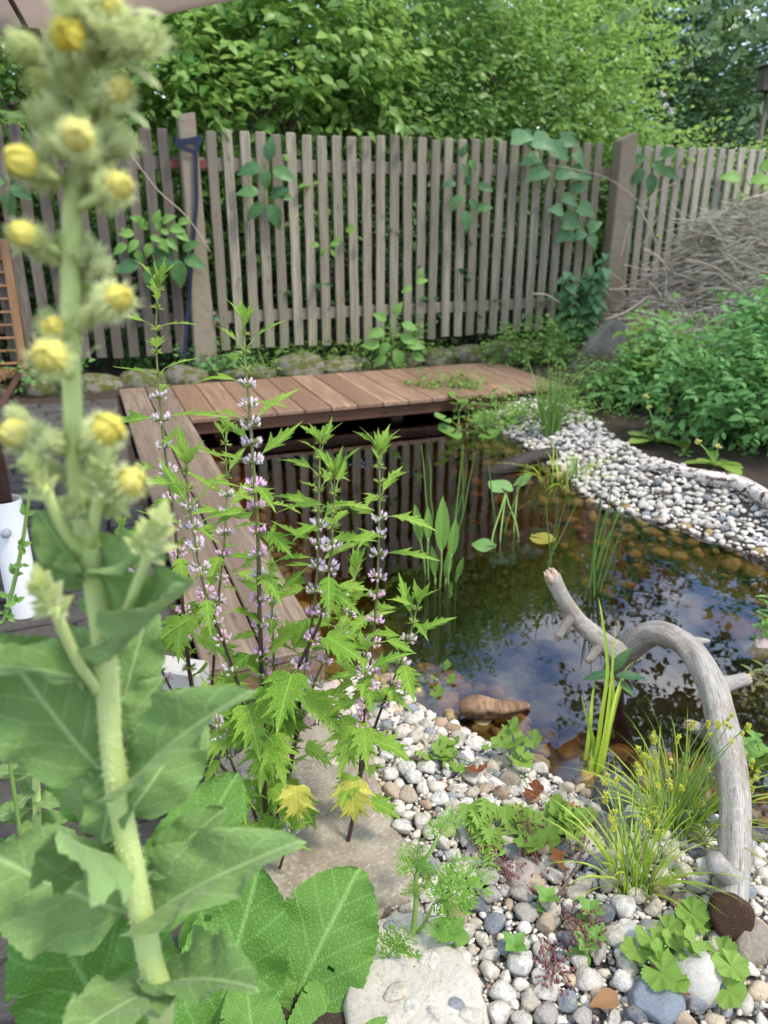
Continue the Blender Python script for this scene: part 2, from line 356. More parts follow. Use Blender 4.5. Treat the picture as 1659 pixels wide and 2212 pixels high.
M['lf_basal'] = leaf_mat('crinkled_basal_leaf', (0.10, 0.25, 0.035), (0.18, 0.36, 0.065), 0.26, 'obj', vein=0.5, cells=40, cell_w=0.26, lat_w=0.4, rough=0.6, lateral=6.0, spots=(0.13, 0.24, 0.06))
M['lf_water'] = leaf_mat('water_plant_leaf', (0.15, 0.30, 0.05), (0.22, 0.40, 0.08), 0.3, 'obj', vein=0.2, rough=0.35)
M['lf_pad'] = leaf_mat('lily_pad_leaf', (0.15, 0.30, 0.08), (0.22, 0.37, 0.11), 0.2, 'obj', rough=0.35)
M['lf_padbrown'] = leaf_mat('browned_lily_pad', (0.33, 0.30, 0.05), (0.40, 0.34, 0.07), 0.2, 'obj', rough=0.35, spots=(0.16, 0.10, 0.03))
M['lf_round'] = leaf_mat('geranium_leaf', (0.20, 0.36, 0.05), (0.31, 0.47, 0.09), 0.34, 'obj', vein=0.3, rough=0.5)
M['lf_red'] = leaf_mat('reddened_leaf', (0.24, 0.045, 0.03), (0.40, 0.15, 0.05), 0.3, 'obj', vein=0.25, rough=0.5)
M['lf_small'] = leaf_mat('small_leaf', (0.16, 0.34, 0.06), (0.27, 0.48, 0.11), 0.32, 'obj', vein=0.25, rough=0.45)
M['lf_carrot'] = leaf_mat('feathery_leaf', (0.20, 0.42, 0.05), (0.32, 0.54, 0.09), 0.36, 'attr', rough=0.5)
M['lf_brownish'] = leaf_mat('bronze_leaf', (0.17, 0.17, 0.06), (0.27, 0.28, 0.09), 0.28, 'obj', vein=0.2, rough=0.45)
M['blade'] = leaf_mat('grass_blade', (0.30, 0.45, 0.03), (0.50, 0.63, 0.07), 0.32, 'attr', rough=0.45)
M['blade_d'] = leaf_mat('rush_blade', (0.12, 0.24, 0.05), (0.24, 0.40, 0.09), 0.25, 'attr', rough=0.45)
M['seed'] = leaf_mat('sedge_seed_head', (0.55, 0.56, 0.06), (0.66, 0.64, 0.10), 0.2, 'obj', rough=0.6)
def mw_stem():
    t = NT('purple_to_green_stem'); g = t.n('SeparateXYZ', {0: t.n('TexCoord').outputs['Generated']}).outputs[2]
    n = t.noise(t.coord('Object'), 60, 3)
    c = t.mix(t.ramp(g, [(0.45, 0), (0.85, 1)]), (0.055, 0.026, 0.028), (0.22, 0.27, 0.085))
    c = t.mix(t.math('MULTIPLY', n, 0.4), c, (0.11, 0.06, 0.045))
    return t.surf(t.pbr(c, 0.45, None, 0.4))
M['stem_dark'] = mw_stem()
M['stem_green'] = flat_mat('green_stem', (0.24, 0.38, 0.09), 0.6, 0.3, 40, 0.1)
M['stem_pale'] = flat_mat('felted_pale_stem', (0.50, 0.62, 0.20), 0.85, 0.18, 25, 0.3, col2=(0.60, 0.66, 0.28))
M['stem_red'] = flat_mat('red_brown_stem', (0.24, 0.11, 0.085), 0.6, 0.3, 40, 0.1)
M['calyx'] = leaf_mat('felted_calyx', (0.54, 0.60, 0.22), (0.70, 0.74, 0.38), 0.36, 'obj', rough=0.9, felt=0.6)
M['fuzz'] = flat_mat('plant_hair', (0.66, 0.72, 0.45), 0.9, 0.1, 20, 0.0)
M['yellow'] = leaf_mat('yellow_petal', (0.88, 0.72, 0.09), (0.93, 0.85, 0.30), 0.3, 'obj', rough=0.6)
M['whorl_g'] = leaf_mat('prickly_calyx', (0.34, 0.42, 0.10), (0.46, 0.54, 0.15), 0.2, 'obj', rough=0.6)
M['whorl_w'] = flat_mat('woolly_white_petal', (0.74, 0.60, 0.67), 0.9, 0.15, 60, 0.1)
M['whorl_p'] = flat_mat('pink_petal', (0.74, 0.36, 0.60), 0.8, 0.3, 60, 0.1, col2=(0.82, 0.60, 0.75))
M['rust_flower'] = flat_mat('dry_red_seed', (0.24, 0.09, 0.085), 0.8, 0.3, 60, 0.1)
M['tan_leaf'] = leaf_mat('dead_brown_leaf', (0.27, 0.14, 0.06), (0.36, 0.20, 0.09), 0.15, 'obj', rough=0.7)
M['primula'] = leaf_mat('pale_yellow_flower', (0.66, 0.62, 0.16), (0.74, 0.70, 0.24), 0.2, 'obj', rough=0.6)

# ------------------------------------------------------------------ mesh helpers
def tag(o, label=None, cat=None, group=None, kind=None):
    if label: o['label'] = label
    if cat: o['category'] = cat
    if group: o['group'] = group
    if kind: o['kind'] = kind
    return o
def link(o, parent=None):
    COL.objects.link(o)
    if parent is not None: o.parent = parent
    return o
def empty(name, loc, label=None, cat=None, group=None):
    o = bpy.data.objects.new(name, None); o.location = loc; o.empty_display_size = 0.05
    link(o); tag(o, label, cat, group); return o
def mesh_np(name, V, F, mat, rnd=None, smooth=True, uv=None):
    """V (n,3); F list/array of faces, or a tuple (flat loops, loop totals)."""
    me = bpy.data.meshes.new(name)
    V = np.asarray(V, dtype=np.float32)
    if isinstance(F, tuple): flat, tot = F
    else:
        tot = np.array([len(f) for f in F], dtype=np.int32)
        flat = np.concatenate([np.asarray(f, dtype=np.int32) for f in F]) if len(F) else np.zeros(0, np.int32)
    me.vertices.add(len(V)); me.vertices.foreach_set('co', V.ravel())
    me.loops.add(len(flat)); me.loops.foreach_set('vertex_index', flat.astype(np.int32))
    me.polygons.add(len(tot))
    st = np.concatenate([[0], np.cumsum(tot)[:-1]]).astype(np.int32)
    me.polygons.foreach_set('loop_start', st)
    me.polygons.foreach_set('use_smooth', np.full(len(tot), smooth, dtype=bool))
    me.update(calc_edges=True); me.validate()
    if rnd is not None:
        at = me.attributes.new('rnd', 'FLOAT', 'POINT'); at.data.foreach_set('value', np.asarray(rnd, dtype=np.float32))
    if uv is not None:
        lay = me.uv_layers.new(name='UVMap')
        uva = np.asarray(uv, dtype=np.float32)[flat]; lay.data.foreach_set('uv', uva.ravel())
    for m in (mat if isinstance(mat, (list, tuple)) else [mat]):
        me.materials.append(m)
    return me
def obj(name, me, parent=None, loc=None):
    o = bpy.data.objects.new(name, me); link(o, parent)
    if loc is not None: o.location = loc
    return o

class MB:
    def __init__(s): s.V = []; s.F = []; s.r = []; s.mi = []
    def add(s, V, F, r=0.5, mi=0):
        k = len(s.V); s.V += [tuple(v) for v in V]; s.F += [tuple(i + k for i in f) for f in F]
        s.r += [r] * len(V); s.mi += [mi] * len(F); return s
    def box(s, c, d, rot=None, bev=0.0, r=0.5, mi=0):
        x, y, z = d[0] / 2, d[1] / 2, d[2] / 2
        if bev <= 0:
            vs = [Vector((sx * x, sy * y, sz * z)) for sx in (-1, 1) for sy in (-1, 1) for sz in (-1, 1)]
            fs = [(0, 1, 3, 2), (4, 6, 7, 5), (0, 4, 5, 1), (2, 3, 7, 6), (0, 2, 6, 4), (1, 5, 7, 3)]
        else:
            bm = bmesh.new(); bmesh.ops.create_cube(bm, size=1)
            for v in bm.verts: v.co = Vector((v.co.x * d[0], v.co.y * d[1], v.co.z * d[2]))
            bmesh.ops.bevel(bm, geom=list(bm.edges), offset=bev, segments=1, affect='EDGES', profile=0.5)
            bm.verts.index_update()
            vs = [v.co.copy() for v in bm.verts]; fs = [tuple(v.index for v in f.verts) for f in bm.faces]; bm.free()
        if rot is not None: vs = [rot @ v for v in vs]
        c = Vector(c)
        return s.add([v + c for v in vs], fs, r, mi)
    def tube(s, pts, rad, n=6, cap=True, r=0.5, mi=0, wob=0.0):
        pts = [Vector(p) for p in pts]; m = len(pts)
        if isinstance(rad, (int, float)): rad = [rad] * m
        V = []; F = []
        t0 = (pts[1] - pts[0]).normalized()
        ref = Vector((0, 0, 1)) if abs(t0.z) < 0.9 else Vector((1, 0, 0))
        nx = t0.cross(ref).normalized()
        for i in range(m):
            t = (pts[min(i + 1, m - 1)] - pts[max(i - 1, 0)])
            t = t.normalized() if t.length > 1e-9 else t0
            nx = (nx - t * nx.dot(t)); nx = nx.normalized() if nx.length > 1e-6 else t.orthogonal().normalized()
            ny = t.cross(nx)
            for k in range(n):
                a = 2 * math.pi * k / n
                rr = rad[i] * (1 + (R(-wob, wob) if wob else 0))
                V.append(pts[i] + (nx * math.cos(a) + ny * math.sin(a)) * rr)
        for i in range(m - 1):
            for k in range(n):
                F.append((i * n + k, i * n + (k + 1) % n, (i + 1) * n + (k + 1) % n, (i + 1) * n + k))
        if cap: F.append(tuple(reversed(range(n)))); F.append(tuple(range((m - 1) * n, m * n)))
        return s.add(V, F, r, mi)
    def mesh(s, name, mats, smooth=True):
        me = mesh_np(name, s.V, s.F, mats, s.r, smooth)
        if isinstance(mats, (list, tuple)) and len(mats) > 1:
            me.polygons.foreach_set('material_index', np.array(s.mi, dtype=np.int32))
        return me
    def build(s, name, mats, parent=None, loc=None, smooth=True):
        return obj(name, s.mesh(name, mats, smooth), parent, loc)

def smooth_path(pts, sub=4):
    """Catmull-Rom through the points."""
    P = [Vector(p) for p in pts]; out = []
    for i in range(len(P) - 1):
        a, b, c, d = P[max(i - 1, 0)], P[i], P[i + 1], P[min(i + 2, len(P) - 1)]
        for k in range(sub):
            t = k / sub
            out.append(0.5 * ((2 * b) + (c - a) * t + (2 * a - 5 * b + 4 * c - d) * t * t + (3 * b - a - 3 * c + d) * t ** 3))
    out.append(P[-1]); return out
def lerp_list(vals, n):
    x = np.linspace(0, len(vals) - 1, n); return [float(v) for v in np.interp(x, range(len(vals)), vals)]

# --- single leaves: length along +Y, surface normal +Z
def leaf_mesh(name, rows, mat, fold=0.25, droop=0.25, curl=0.0, wave=0.0, cols=(0.5, 1.0), seed=0, side_curl=0.0, ruf=0.0, holes=0.0):
    rs = random.Random(seed); V = []; Uv = []; F = []
    nc = 2 * len(cols) + 1
    for (tm, te, w) in rows:
        for sgn, c in [(-1, c) for c in reversed(cols)] + [(0, 0)] + [(1, c) for c in cols]:
            y = tm + (te - tm) * c; x = sgn * c * w
            z = fold * abs(x) - droop * max(y, 0) ** 2 - side_curl * (c ** 2) * w + curl * math.sin(y * 5 + seed) * x
            if wave and c > 0: z += wave * c * math.sin(y * 19 + sgn * 2 + seed * 1.7) * (0.6 + 0.4 * rs.random())
            if ruf: z += ruf * (math.sin(y * 31 + x * 23 + seed) * math.sin(x * 37 - y * 11) + .6 * math.sin(y * 57 - x * 49 + 2 * seed)) * min(1, 6 * abs(x) + .2)
            V.append((x, y, z)); Uv.append((y, 0.5 + x))
    for i in range(len(rows) - 1):
        for k in range(nc - 1):
            a = i * nc + k
            if holes and 3 < i < len(rows) - 2 and abs(k - nc / 2 + .5) > 1 and rs.random() < holes: continue
            F.append((a, a + 1, a + nc + 1, a + nc))
    return mesh_np(name, V, F, mat, None, True, Uv)
ROWS = {
 'mw_up': [(0,0,.004),(.08,.08,.05),(.18,.24,.13),(.25,.42,.24),(.30,.36,.11),(.40,.46,.10),(.46,.62,.17),(.52,.56,.085),(.62,.72,.10),(.68,.70,.06),(.84,.85,.03),(1,1,.002)],
 'mw_mid': [(0,0,.004),(.05,.05,.10),(.12,.18,.20),(.18,.28,.235),(.2,.24,.17),(.24,.46,.33),(.29,.36,.15),(.38,.44,.15),(.43,.54,.21),(.46,.50,.15),(.5,.74,.26),(.55,.60,.11),(.66,.76,.13),(.7,.72,.07),(.85,.87,.035),(1,1,.002)],
 'mw_low': [(0,-.03,.01),(.02,-.06,.16),(.05,.02,.30),(.07,.10,.30),(.09,.28,.46),(.13,.2,.27),(.17,.24,.26),(.21,.38,.39),(.24,.34,.29),(.27,.58,.47),(.32,.42,.21),(.40,.48,.19),(.44,.60,.28),(.48,.56,.20),(.52,.82,.31),(.57,.62,.12),(.67,.77,.15),(.71,.73,.08),(.86,.88,.04),(1,1,.002)],
 'lance': [(0, 0, .01), (.15, .15, .08), (.35, .35, .12), (.55, .55, .12), (.75, .75, .085), (.9, .9, .04), (1, 1, .002)],
 'ovate': [(0, 0, .02), (.08, .05, .16), (.2, .2, .27), (.35, .37, .31), (.5, .52, .29), (.65, .67, .23), (.8, .82, .14), (.92, .93, .06), (1, 1, .002)],
 'heart': [(0, 0, .02), (.02, -.1, .2), (.1, .02, .36), (.25, .25, .42), (.42, .42, .38), (.6, .6, .28), (.78, .78, .16), (.92, .92, .06), (1, 1, .002)],
 'spoon': [(0, 0, .03), (.2, .2, .05), (.4, .4, .12), (.6, .6, .22), (.75, .76, .25), (.88, .9, .2), (.97, .98, .1), (1, 1, .01)],
}
def serrate(rows, amp, n, seed=0):
    """densify an outline and put small teeth on its edge"""
    tm = np.linspace(0, 1, n); a = np.array(rows); w = np.interp(tm, a[:, 0], a[:, 2]); te = np.interp(tm, a[:, 0], a[:, 1])
    rs = random.Random(seed)
    return [(float(t), float(e + (amp * 0.6 if i % 2 else 0)), float(max(0.002, ww * (1 + (amp if i % 2 else -amp) * rs.uniform(.6, 1.3)))) if 0 < i < n - 1 else .004) for i, (t, e, ww) in enumerate(zip(tm, te, w))]
def round_leaf_mesh(name, mat, lobes=7, depth=0.12, notch=0.5, cup=0.15, tooth=0.05, n=48, seed=0, rim=0.0):
    """petiole at the origin, blade around (0, .5, 0); crenate edge"""
    rs = random.Random(seed); V = [(0, 0.42, 0)]; Uv = [(0.5, 0.5)]; F = []
    rings = (0.4, 0.75, 1.0)
    for ri, rr in enumerate(rings):
        for k in range(n):
            th = -math.pi / 2 + notch / 2 + (2 * math.pi - notch) * k / (n - 1)
            e = 1 + depth * abs(math.cos(lobes * (th + math.pi / 2) / 2)) - depth * .5 + (tooth * (1 if k % 2 else -1) if rr == 1.0 else 0)
            r = 0.5 * rr * (e if rr > 0.5 else 1)
            z = cup * r * r * 2 + 0.03 * rr * math.cos(lobes * th) + rim * (rr ** 3) * math.sin(3 * th + seed)
            V.append((r * math.cos(th), 0.42 + r * math.sin(th), z))
            Uv.append((rr, (k * lobes / n) % 1.0))
    for ri in range(len(rings)):
        for k in range(n - 1):
            a = 1 + ri * n + k
            if ri == 0: F.append((0, a, a + 1))
            else: F.append((a - n, a, a + 1, a - n + 1))
    return mesh_np(name, V, F, mat, None, True, Uv)
def frame_from(d, nrm):
    d = Vector(d).normalized(); nrm = Vector(nrm)
    nrm = nrm - d * nrm.dot(d)
    nrm = nrm.normalized() if nrm.length > 1e-5 else d.orthogonal().normalized()
    x = d.cross(nrm).normalized()
    return Matrix(((x.x, d.x, nrm.x), (x.y, d.y, nrm.y), (x.z, d.z, nrm.z)))
def put_leaf(name, me, parent, base, direction, nrm, length, wscale=1.0):
    """leaf object under an unrotated parent"""
    o = bpy.data.objects.new(name, me); link(o, parent)
    org = parent.location if parent is not None else Vector((0, 0, 0))
    rot = frame_from(direction, nrm).to_4x4()
    o.matrix_local = Matrix.Translation(Vector(base) - org) @ rot @ Matrix.Diagonal((length * wscale, length, length, 1))
    return o
def tube_part(name, pts, rad, mat, parent, n=6, sub=1, wob=0.0):
    org = parent.location if parent is not None else Vector((0, 0, 0))
    p = [Vector(q) - org for q in pts]
    if sub > 1:
        rad = lerp_list(rad, (len(p) - 1) * sub + 1) if not isinstance(rad, (int, float)) else rad
        p = smooth_path(p, sub)
    return MB().tube(p, rad, n, wob=wob).build(name, mat, parent)

# --- batches of small leaves as one mesh
LT_V = np.array([(0, 0, 0), (-.27, .38, .06), (.27, .38, .06), (0, .42, 0), (-.19, .72, .0), (.19, .72, .0), (0, .76, -.06), (0, 1, -.16)], dtype=np.float64)
LT_F = [(0, 3, 1), (0, 2, 3), (1, 3, 6, 4), (3, 2, 5, 6), (4, 6, 7), (6, 5, 7)]
def unit(a): return a / np.maximum(np.linalg.norm(a, axis=-1, keepdims=True), 1e-9)
def batch_mesh(name, P, D, N, S, rnd, mat, TV=LT_V, TF=LT_F, wide=1.0):
    n = len(P); D = unit(D); N = unit(N - D * np.sum(N * D, axis=1, keepdims=True)); X = np.cross(D, N)
    S = np.asarray(S).reshape(-1, 1, 1)
    V = P[:, None, :] + S * (TV[None, :, 0:1] * wide * X[:, None, :] + TV[None, :, 1:2] * D[:, None, :] + TV[None, :, 2:3] * N[:, None, :])
    k = len(TV); flat0 = np.concatenate([np.array(f) for f in TF]); tot0 = np.array([len(f) for f in TF])
    flat = (flat0[None, :] + (np.arange(n) * k)[:, None]).ravel().astype(np.int32)
    tot = np.tile(tot0, n).astype(np.int32)
    return mesh_np(name, V.reshape(-1, 3), (flat, tot), mat, np.repeat(rnd, k), True)
def sphere_dirs(n): return unit(RNG.normal(size=(n, 3)))
def crown_leaves(cs, ax, n_tw, per, leaf, mat, name, parent, up=0.7, shell=0.5, twig_len=0.35, mask=None, wide=1.0, droop=0.35):
    """twigs through ellipsoids (centres cs, half axes ax), each with leaves along it; world coordinates kept relative to the parent"""
    org = np.array(parent.location)
    cs = np.array(cs, float); ax = np.array(ax, float)
    w = np.prod(ax, axis=1) ** 0.75; w /= w.sum()
    pick = RNG.choice(len(cs), n_tw, p=w)
    d = sphere_dirs(n_tw); rr = (shell + (1 - shell) * RNG.random(n_tw)) * (0.85 + 0.3 * RNG.random(n_tw))
    T = cs[pick] + d * ax[pick] * rr[:, None]
    keep = T[:, 2] > org[2] + 0.02
    if mask is not None: keep &= mask(T)
    T, d = T[keep], d[keep]; n_tw = len(T)
    td = unit(d * np.array([1, 1, .6]) + np.array([0, 0, 0.25]) + 0.55 * RNG.normal(size=(n_tw, 3)))
    s = np.linspace(0.05, 1, per)[None, :, None]
    tl = twig_len * (0.6 + 0.8 * RNG.random(n_tw))[:, None, None]
    P = T[:, None, :] + td[:, None, :] * s * tl
    P[..., 2] -= (droop * 0.25 * s[..., 0] ** 2 * tl[..., 0])
    side = unit(np.cross(td, np.array([0.1, 0.2, 1.0])))[:, None, :] * np.where(np.arange(per) % 2 == 0, 1, -1)[None, :, None]
    D = side * 0.9 + td[:, None, :] * 0.65 + RNG.normal(size=P.shape) * 0.3; D[..., 2] -= droop
    N = np.zeros_like(P) + np.array([0, 0, up]) + d[:, None, :] * 0.45 + RNG.normal(size=P.shape) * 0.38
    tone = np.clip(RNG.random(n_tw)[:, None] * 0.65 + RNG.random((n_tw, per)) * 0.35, 0, 1)
    S = leaf * (0.40 + 0.75 * RNG.random((n_tw, per)))
    me = batch_mesh(name, P.reshape(-1, 3) - org, D.reshape(-1, 3), N.reshape(-1, 3), S.ravel(), tone.ravel(), mat, wide=wide)
    o = obj(name, me, parent); o['kind'] = 'stuff'
    return o, T, td
def ribbon(mb, pts, w, r=0.5, nrm=None, fold=0.25):
    """a grass blade: V-folded ribbon"""
    pts = [Vector(p) for p in pts]; m = len(pts); V = []; F = []
    for i, p in enumerate(pts):
        t = (pts[min(i + 1, m - 1)] - pts[max(i - 1, 0)]).normalized()
        n0 = Vector(nrm) if nrm else Vector((0, -0.5, 1))
        s = t.cross(n0); s = s.normalized() if s.length > 1e-5 else Vector((1, 0, 0))
        u = s.cross(t)
        f = i / (m - 1); ww = w * (min(1, 0.55 + f * 1.8) if f < 0.25 else max(0.03, 1 - ((f - 0.25) / 0.75) ** 2))
        V += [p - s * ww / 2 + u * ww * fold, p, p + s * ww / 2 + u * ww * fold]
    for i in range(m - 1):
        a = 3 * i; F += [(a, a + 1, a + 4, a + 3), (a + 1, a + 2, a + 5, a + 4)]
    mb.add(V, F, r)
def arc_pts(base, tip, sag, n=7):
    b, t = Vector(base), Vector(tip); out = []
    for i in range(n):
        f = i / (n - 1); p = b.lerp(t, f); p.z += sag * 4 * f * (1 - f); out.append(p)
    return out

# ------------------------------------------------------------------ terrain with the pond basin
ZW = -0.10
def ZP(pts, z): return [(onz(x, y, z).x, onz(x, y, z).y) for x, y in pts]
def xy(u, v): p = UV(u, v); return (p.x, p.y)
POND = [xy(.42, 1.86), xy(.42, 5.35), xy(2.25, 5.3)] + ZP([(1000, 880), (1060, 905), (1150, 960), (1190, 1000), (1290, 1075), (1400, 1110), (1520, 1145), (1659, 1192)], ZW) + \
       [(1.90, 2.65), (2.05, 2.2), (1.8, 1.75), (1.25, 1.42), (1.02, 1.28)] + ZP([(1625, 1800), (1560, 1760), (1440, 1715), (1320, 1720), (1250, 1700), (1160, 1650), (1060, 1600), (960, 1545), (880, 1500), (800, 1470)], ZW)
POND = np.array(POND)
def pond_sd(X, Y):
    """signed distance to the shoreline, negative in the water"""
    P = np.stack([X, Y], -1); A = POND; B = np.roll(POND, -1, axis=0)
    best = np.full(X.shape, 1e9); inside = np.zeros(X.shape, bool)
    for a, b in zip(A, B):
        ab = b - a; ap = P - a
        t = np.clip((ap @ ab) / (ab @ ab), 0, 1)
        best = np.minimum(best, np.linalg.norm(ap - t[..., None] * ab, axis=-1))
        cond = ((a[1] > Y) != (b[1] > Y))
        xin = (b[0] - a[0]) * (Y - a[1]) / (b[1] - a[1] + 1e-12) + a[0]
        inside ^= cond & (X < xin)
    return np.where(inside, -best, best)
def height(X, Y):
    X = np.asarray(X, float); Y = np.asarray(Y, float)
    s = pond_sd(X, Y)
    bank = np.clip(s / 0.38, 0, 1); bank = bank * bank * (3 - 2 * bank)
    out = ZW + (0 - ZW) * bank
    dep = np.clip(-s, 0, 2.0)
    ins = ZW - 0.46 * dep - 0.25 * np.clip(dep - 0.35, 0, 0.6)
    h = np.where(s > 0, out, np.maximum(ins, -0.72))
    v = -UY * X + UX * Y; u = UX * X + UY * Y
    h = h + 0.10 * np.clip((u - 3.0) / 1.2, 0, 1) * np.clip((v - 2.0) / 1.0, 0, 1)
    h = h + np.clip((v - 13.5) * 0.30, 0, 4.5)
    h = h + 0.012 * np.sin(X * 5.1 + 1) * np.sin(Y * 4.3) * np.clip(s / 0.5, 0, 1)
    return h
def hz(x, y): return float(height(np.array([x]), np.array([y]))[0])
def drop(x, y, z0=0.0):
    """ground point under a picture point"""
    z = z0
    for _ in range(6):
        p = onz(x, y, z); z = hz(p.x, p.y)
    return Vector((p.x, p.y, z))
def make_ground():
    xs = np.concatenate([[-90, -40, -20, -10, -6], np.arange(-4.4, 5.0, 0.06), [6, 7, 9, 14, 25, 50, 90]])
    ys = np.concatenate([[-60, -25, -10, -4, -1.5], np.arange(-0.4, 8.4, 0.06), [9, 10, 12, 15, 20, 30, 50, 90]])
    X, Y = np.meshgrid(xs, ys); Z = height(X, Y)
    V = np.stack([X, Y, Z], -1).reshape(-1, 3); nx = len(xs); F = []
    ii, jj = np.meshgrid(np.arange(nx - 1), np.arange(len(ys) - 1))
    a = (jj * nx + ii).ravel()
    flat = np.stack([a, a + 1, a + nx + 1, a + nx], -1).ravel(); tot = np.full(len(a), 4)
    me = mesh_np('ground', V, (flat, tot), M['soil'])
    g = obj('ground', me); tag(g, 'dark garden soil with a pond basin', kind='structure', cat='ground')
    return g
ground = make_ground()

def make_water():
    # a closed body of water a little wider than the shoreline, so its sides lie inside the banks
    c = POND.mean(axis=0); ring = []
    n = len(POND)
    for i in range(n):
        p = POND[i]; a = POND[i - 1]; b = POND[(i + 1) % n]
        t = (b - a) / np.linalg.norm(b - a); nrm = np.array([t[1], -t[0]])
        q = p + nrm * 0.10
        if pond_sd(np.array([q[0]]), np.array([q[1]]))[0] < 0: q = p - nrm * 0.10
        ring.append(q)
    bm = bmesh.new()
    top = [bm.verts.new((p[0], p[1], ZW)) for p in ring]
    f = bm.faces.new(top)
    r = bmesh.ops.extrude_face_region(bm, geom=[f])
    for v in [g for g in r['geom'] if isinstance(g, bmesh.types.BMVert)]: v.co.z = -1.1
    bmesh.ops.recalc_face_normals(bm, faces=bm.faces)
    me = bpy.data.meshes.new('pond_water'); bm.to_mesh(me); bm.free(); me.materials.append(M['water'])
    w = obj('pond_water', me); tag(w, 'still dark brown pond water reflecting the sky', 'water', kind='structure')
make_water()

# ------------------------------------------------------------------ wooden deck and walkway
ROTF = Matrix.Rotation(FENCE_ANG, 3, 'Z')
def fence_box(mb, u0, u1, v0, v1, z0, z1, org, bev=0.0):
    c = UV((u0 + u1) / 2, (v0 + v1) / 2, (z0 + z1) / 2) - org
    return mb.box(c, (u1 - u0, v1 - v0, z1 - z0), ROTF, bev)
def oriented_box(name, mat, parent, u0, u1, v0, v1, z0, z1, bev=0.003, tilt=0.0, lean=0.0):
    """box mesh centred on its own origin and turned with the fence, so the wood grain follows it"""
    o = MB().box((0, 0, 0), (u1 - u0, v1 - v0, z1 - z0), None, bev).build(name, mat, parent, smooth=False)
    org = parent.location if parent is not None else Vector((0, 0, 0))
    o.location = UV((u0 + u1) / 2, (v0 + v1) / 2, (z0 + z1) / 2) - org
    o.rotation_euler = (lean, tilt, FENCE_ANG)
    return o
DZ = 0.05
deck = empty('garden_deck', UV(1.8, 5.1, 0), 'reddish brown board deck across the far end of the pond by the fence', 'deck')
u = 0.533; i = 0
while u < 3.1:
    oriented_box('board', M['deck'], deck, u, u + 0.170, 4.60 + R(-.004, .004), 5.64 + R(-.01, .01), DZ - 0.028, DZ + R(-.0015, .0015), 0.004)
    u += 0.1757; i += 1
for v in (4.66, 5.1, 5.52): oriented_box('beam', M['beam'], deck, 0.55, 3.12, v - 0.035, v + 0.035, DZ - 0.105, DZ - 0.031, 0.003)
for uu in (0.72, 1.9, 3.02):
    for v in (4.74, 5.44): oriented_box('leg', M['beam'], deck, uu - 0.04, uu + 0.04, v - 0.039, v + 0.039, -0.75, DZ - 0.107, 0.003)
walk = empty('wooden_walkway', UV(0.36, 3.5, 0), 'narrow two-plank brown walkway leading from the motherwort to the deck', 'walkway')
for a, b in ((0.186, 0.353), (0.361, 0.528)): oriented_box('board', M['walk'], walk, a, b, 1.84, 5.64, DZ - 0.028, DZ, 0.004)
oriented_box('end_board', M['deck'], walk, 0.190, 0.524, 1.845, 1.872, DZ - 0.125, DZ - 0.031, 0.003)
for uu in (0.215, 0.495): oriented_box('beam', M['beam'], walk, uu - 0.022, uu + 0.022, 1.876, 5.6, DZ - 0.115, DZ - 0.032, 0.003)

# ------------------------------------------------------------------ fence
FV = 6.12                            # the pickets' front face lies on this v
PICK_W, PICK_P, PZ0, PZ1 = 0.073, 0.1172, 0.20, 1.745
def picket_mesh(name, w, h, th, mat, seed):
    rs = random.Random(seed); b = 0.008
    bm = bmesh.new()
    nz = 9; prof = []
    for i in range(nz):
        z = -h / 2 + h * i / (nz - 1); dx = rs.uniform(-.0025, .0025) if 0 < i < nz - 1 else 0; dw = 1 + rs.uniform(-.02, .02)
        prof.append((z, dx, dw))
    prof[-1] = (h / 2 - 0.012, 0, 1); prof.append((h / 2, 0, 0.80))
    V = []; F = []
    for z, dx, dw in prof:
        x, y = w / 2 * dw, th / 2 * (1 if z < h / 2 - 0.001 else 0.75)
        V += [(dx - x, -y + b * .4, z), (dx - x + b * .5, -y, z), (dx + x - b * .5, -y, z), (dx + x, -y + b * .4, z), (dx + x, y, z), (dx - x, y, z)]
    for i in range(len(prof) - 1):
        for k in range(6):
            F.append((i * 6 + k, i * 6 + (k + 1) % 6, (i + 1) * 6 + (k + 1) % 6, (i + 1) * 6 + k))
    F.append((5, 4, 3, 2, 1, 0)); t = (len(prof) - 1) * 6; F.append(tuple(range(t, t + 6)))
    return mesh_np(name, V, F, mat, None, False)
PM = [picket_mesh('picket', PICK_W, PZ1 - PZ0, 0.022, M['fence'], k) for k in range(5)]
PMP = [picket_mesh('picket', PICK_W, PZ1 - PZ0, 0.022, M['fence_sunlit'], 40 + k) for k in range(4)]
PMO = [picket_mesh('picket', PICK_W, PZ1 - PZ0, 0.022, M['fence_old'], 20 + k) for k in range(4)]
def fence_section(label, u0, u1, meshes, mat, zo=0.0, rough=0.010):
    f = empty('picket_fence', UV((u0 + u1) / 2, FV, 0), label, 'fence', 'sections of the wooden picket fence')
    u = u0; org = f.location
    while u <= u1 + 1e-4:
        o = obj('picket', random.choice(meshes), f)
        o.location = UV(u + R(-.003, .003), FV + 0.011 + R(-.002, .002), (PZ0 + PZ1) / 2 + zo + R(-.018, .010)) - org
        o.rotation_euler = (R(-.006, .006), R(-rough, rough), FENCE_ANG)
        u += PICK_P
    for z in (0.44, 1.52): oriented_box('rail', mat, f, u0 - 0.10, u1 + 0.10, FV + 0.026, FV + 0.062, z - 0.045 + zo, z + 0.045 + zo, 0.004)
    return f
fence_section('weathered picket fence section behind the pond, between the two concrete posts', 1.03, 4.42, PM, M['fence'])
fence_section('sunlit-toned picket fence section right of the pointed concrete post, behind the brush pile', 4.70, 10.4, PMP, M['fence_sunlit'])
fence_section('darker old picket fence section to the left of the post with the blue strap', -2.35, 0.72, PMO, M['fence_old'], 0.0, 0.012)

